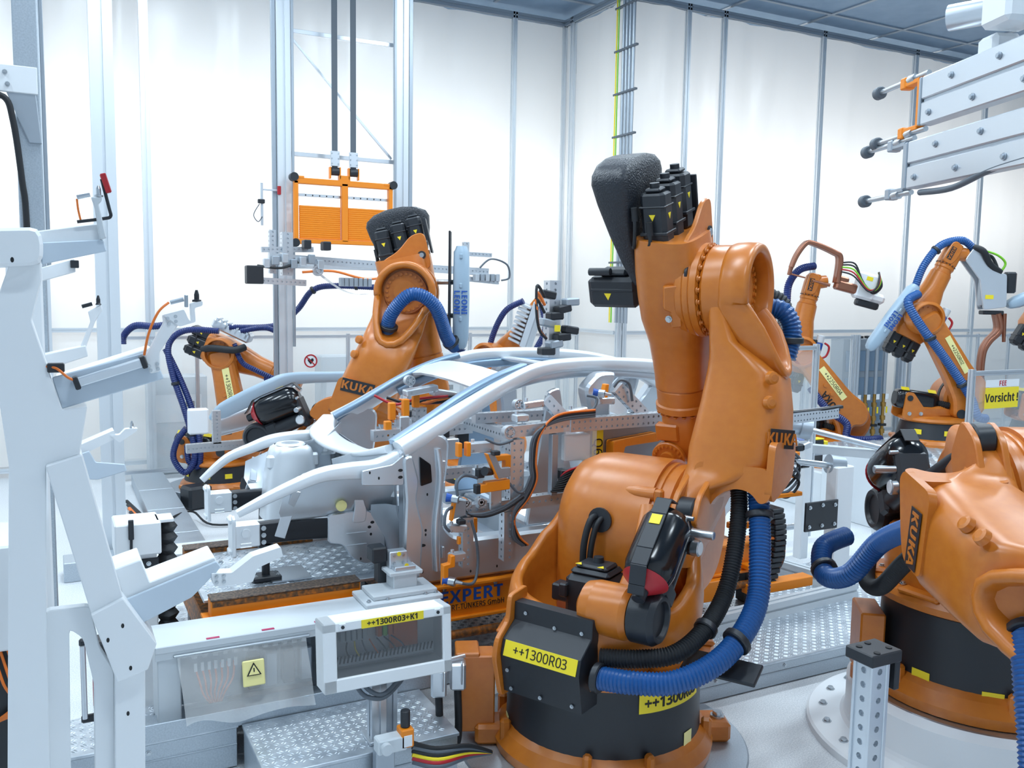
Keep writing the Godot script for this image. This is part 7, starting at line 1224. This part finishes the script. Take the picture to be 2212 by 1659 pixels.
	# pipework and blue cabinets
	t = thing("blue_cabinet", "tall dark cabinet with blue glass doors behind the copper pipes", "cabinet", v(13.4, 0, -11.9)); s = st(); bx(s, 0, 0.95, 0, 1.1, 1.9, 0.3, 0.01); part(t, "cabinet_body", s, M.alu_dark)
	for y in [0.55, 1.0, 1.5]: s = st(); bx(s, 0, y, 0.16, 0.95, 0.38, 0.02, 0.006); part(t, "blue_door", s, M.body_blue)
	for k in 4:
		t = thing("water_pipe", ["leftmost grey vertical pipe before the blue cabinet", "second grey vertical pipe before the blue cabinet", "third grey vertical pipe before the blue cabinet", "rightmost grey vertical pipe before the blue cabinet"][k], "pipe", v(13.02 + 0.24 * k, 0, -11.55), 0, "pipes before the blue cabinet")
		s = st(); cyl(s, v(0, 0.9, 0), v(0, 1.98, 0), 0.035, 0.035, 12); part(t, "grey_pipe", s, M.alu_dark); s = st(); cyl(s, v(0, 0, 0), v(0, 0.9, 0), 0.03, 0.03, 12); for y in [0.2, 0.45, 0.7]: lathe(s, at(v(0, y, 0)), [[0.05, -0.04], [0.05, 0.04]], 6)
		part(t, "copper_pipe", s, M.brass); s = st()
		for y in [0.32, 1.95]: s = st(); lathe(s, at(v(0, y, 0)), [[0.075, -0.02], [0.075, 0.02]], 14); part(t, "flange", s, M.rubber)
		s = st(); bx(s, 0.05, 0.6, 0.04, 0.03, 0.12, 0.02, 0.003); part(t, "tag", s, M.yellow); s = st(); bx(s, 0.03, 0.85, 0.05, 0.08, 0.1, 0.01, 0.002); part(t, "label_card", s, M.paint)
	for x in [12.82, 14.05]: s = st(); profile(s, Vector3.ZERO, v(0, 2.0, 0), 0.12, 0.12); one("fence_post", s, M.alu, "aluminium post %s of the copper pipes" % ("left" if x < 13 else "right"), "post").position = v(x, 0, -11.45)
	# cable duct across the floor, loose cables
	t = thing("cable_duct", "long grey sheet metal floor duct leading to the far left robot", "duct", v(1.12, 0, -10.8))
	for k in 4: s = st(); bx(s, 0, 0.075, -1.5 + 1.1 * k, 0.4, 0.15, 1.09, 0.004); part(t, "duct_cover", s, M.galv)
	for k in 5: s = st(); tube(s, [v(0.45 + 0.05 * k, 0.02, -9.6 + 0.2 * k), v(0.7, 0.05 + 0.02 * k, -9.9 + 0.1 * k), v(0.8 + 0.03 * k, 0.03, -10.4), v(0.78, 0.04, -10.9 - 0.2 * k)], 0.022, 6); one("floor_cable", s, M.rubber if k != 2 else M.cable_orange, ["black cable on the floor left of the duct, outermost", "black cable on the floor left of the duct, second one", "orange cable on the floor beside the grey duct", "black cable on the floor hugging the duct", "black cable bundled nearest the far robot"][k], "cable", "floor cables by the duct")
	s = st(); tube(s, [v(0.9, 0.17, -9.6), v(1.15, 0.16, -10.2), v(1.4, 0.1, -10.6), v(1.55, 0.03, -10.2), v(2.1, 0.03, -10.1)], 0.012, 6); one("thin_cable", s, M.rubber, "thin black cable lying across the grey floor duct", "cable")
	s = st(); bx(s, 0, 0.09, 0, 0.6, 0.18, 0.3, 0.006); one("cable_tray", s, M.galv, "open steel cable tray on the floor at the broad mast", "tray").position = v(0.35, 0, -8.9)
	for e in [[1.52, -11.2, "black plug box beside the base of the far left robot"]]: s = st(); box(s, at(v(0, 0.14, 0), v(0, 20, 0)), v(0.3, 0.28, 0.26), 0.03); one("plug_box", s, M.black, e[2], "box").position = v(e[0], 0, e[1])
	# conduits up the return wall
	t = thing("wall_conduit", "bundle of steel conduits with yellow-green wires climbing the wall corner", "conduit", v(8.02, 2.2, -11.75))
	for k in 4: s = st(); cyl(s, v(0.0, 0, -0.2 + 0.09 * k), v(0.0, 5.1, -0.2 + 0.09 * k), 0.025, 0.025, 8); part(t, "conduit_pipe", s, M.alu_dark)
	for k in 2: s = st(); cyl(s, v(-0.03, 0, -0.3 - 0.05 * k), v(-0.03, 5.1, -0.3 - 0.05 * k), 0.012, 0.012, 6); part(t, "earth_wire", s, M.green if k == 0 else M.yellow)
	for k in 8: s = st(); bx(s, -0.02, 0.3 + 0.65 * k, -0.1, 0.05, 0.03, 0.6, 0.004); part(t, "pipe_clip", s, M.grey_cable)
	# frame of blurred tooling at the robot on the right, behind the link arm
	t = thing("upper_gripper", "dark gripper with valves hanging behind the foreground robot forearm", "gripper", v(3.5, 1.9, -6.3))
	s = st(); perf(s, v(3.55, 2.15, -6.2), v(3.55, 2.75, -6.2), 0.1, 0.1, v(0, 0, 1), 0.05, 0.012); part(t, "drilled_bar", s, M.alu).position = -t.position
	for k in 9: s = st(); box(s, at(v(3.45 + 0.07 * (k % 4), 2.2 + 0.055 * k, -6.1), v(0, 0, 12 * sin(k * 1.3))), v(0.12, 0.06, 0.1), 0.01); wp(t, "valve", s, M.black if k % 3 != 1 else M.alu_dark)
	for k in 3: s = st(); tube(s, [v(3.4, 2.5 + 0.06 * k, -6.05), v(3.3, 2.6 + 0.05 * k, -6.0), v(3.32, 2.4, -6.0), v(3.42, 2.3, -6.05)], 0.012, 6); wp(t, "cable", s, M.cable_orange if k == 1 else M.rubber)
	s = st(); bx(s, 3.5, 2.38, -6.02, 0.05, 0.05, 0.01, 0.002); wp(t, "sticker", s, M.yellow)
func fence(label: String, a: Vector3, b: Vector3, n: int) -> Node3D:
	var t = thing("guard_fence", label, "fence", a, -atan2(b.z - a.z, b.x - a.x)); var l = a.distance_to(b); var w = l / n; var s = st()
	for i in n + 1: s = st(); profile(s, v(w * i, 0, 0), v(w * i, 2.0, 0), 0.05, 0.05); part(t, "post", s, M.alu)
	for y in [0.12, 1.96]: s = st(); profile(s, v(0, y, 0), v(l, y, 0), 0.045, 0.045, v(0, 1, 0)); part(t, "rail", s, M.alu)
	for i in n: s = st(); bx(s, w * (i + 0.5), 1.04, 0, w - 0.06, 1.78, 0.006, 0.001); part(t, "pane", s, M.glass)
	return t
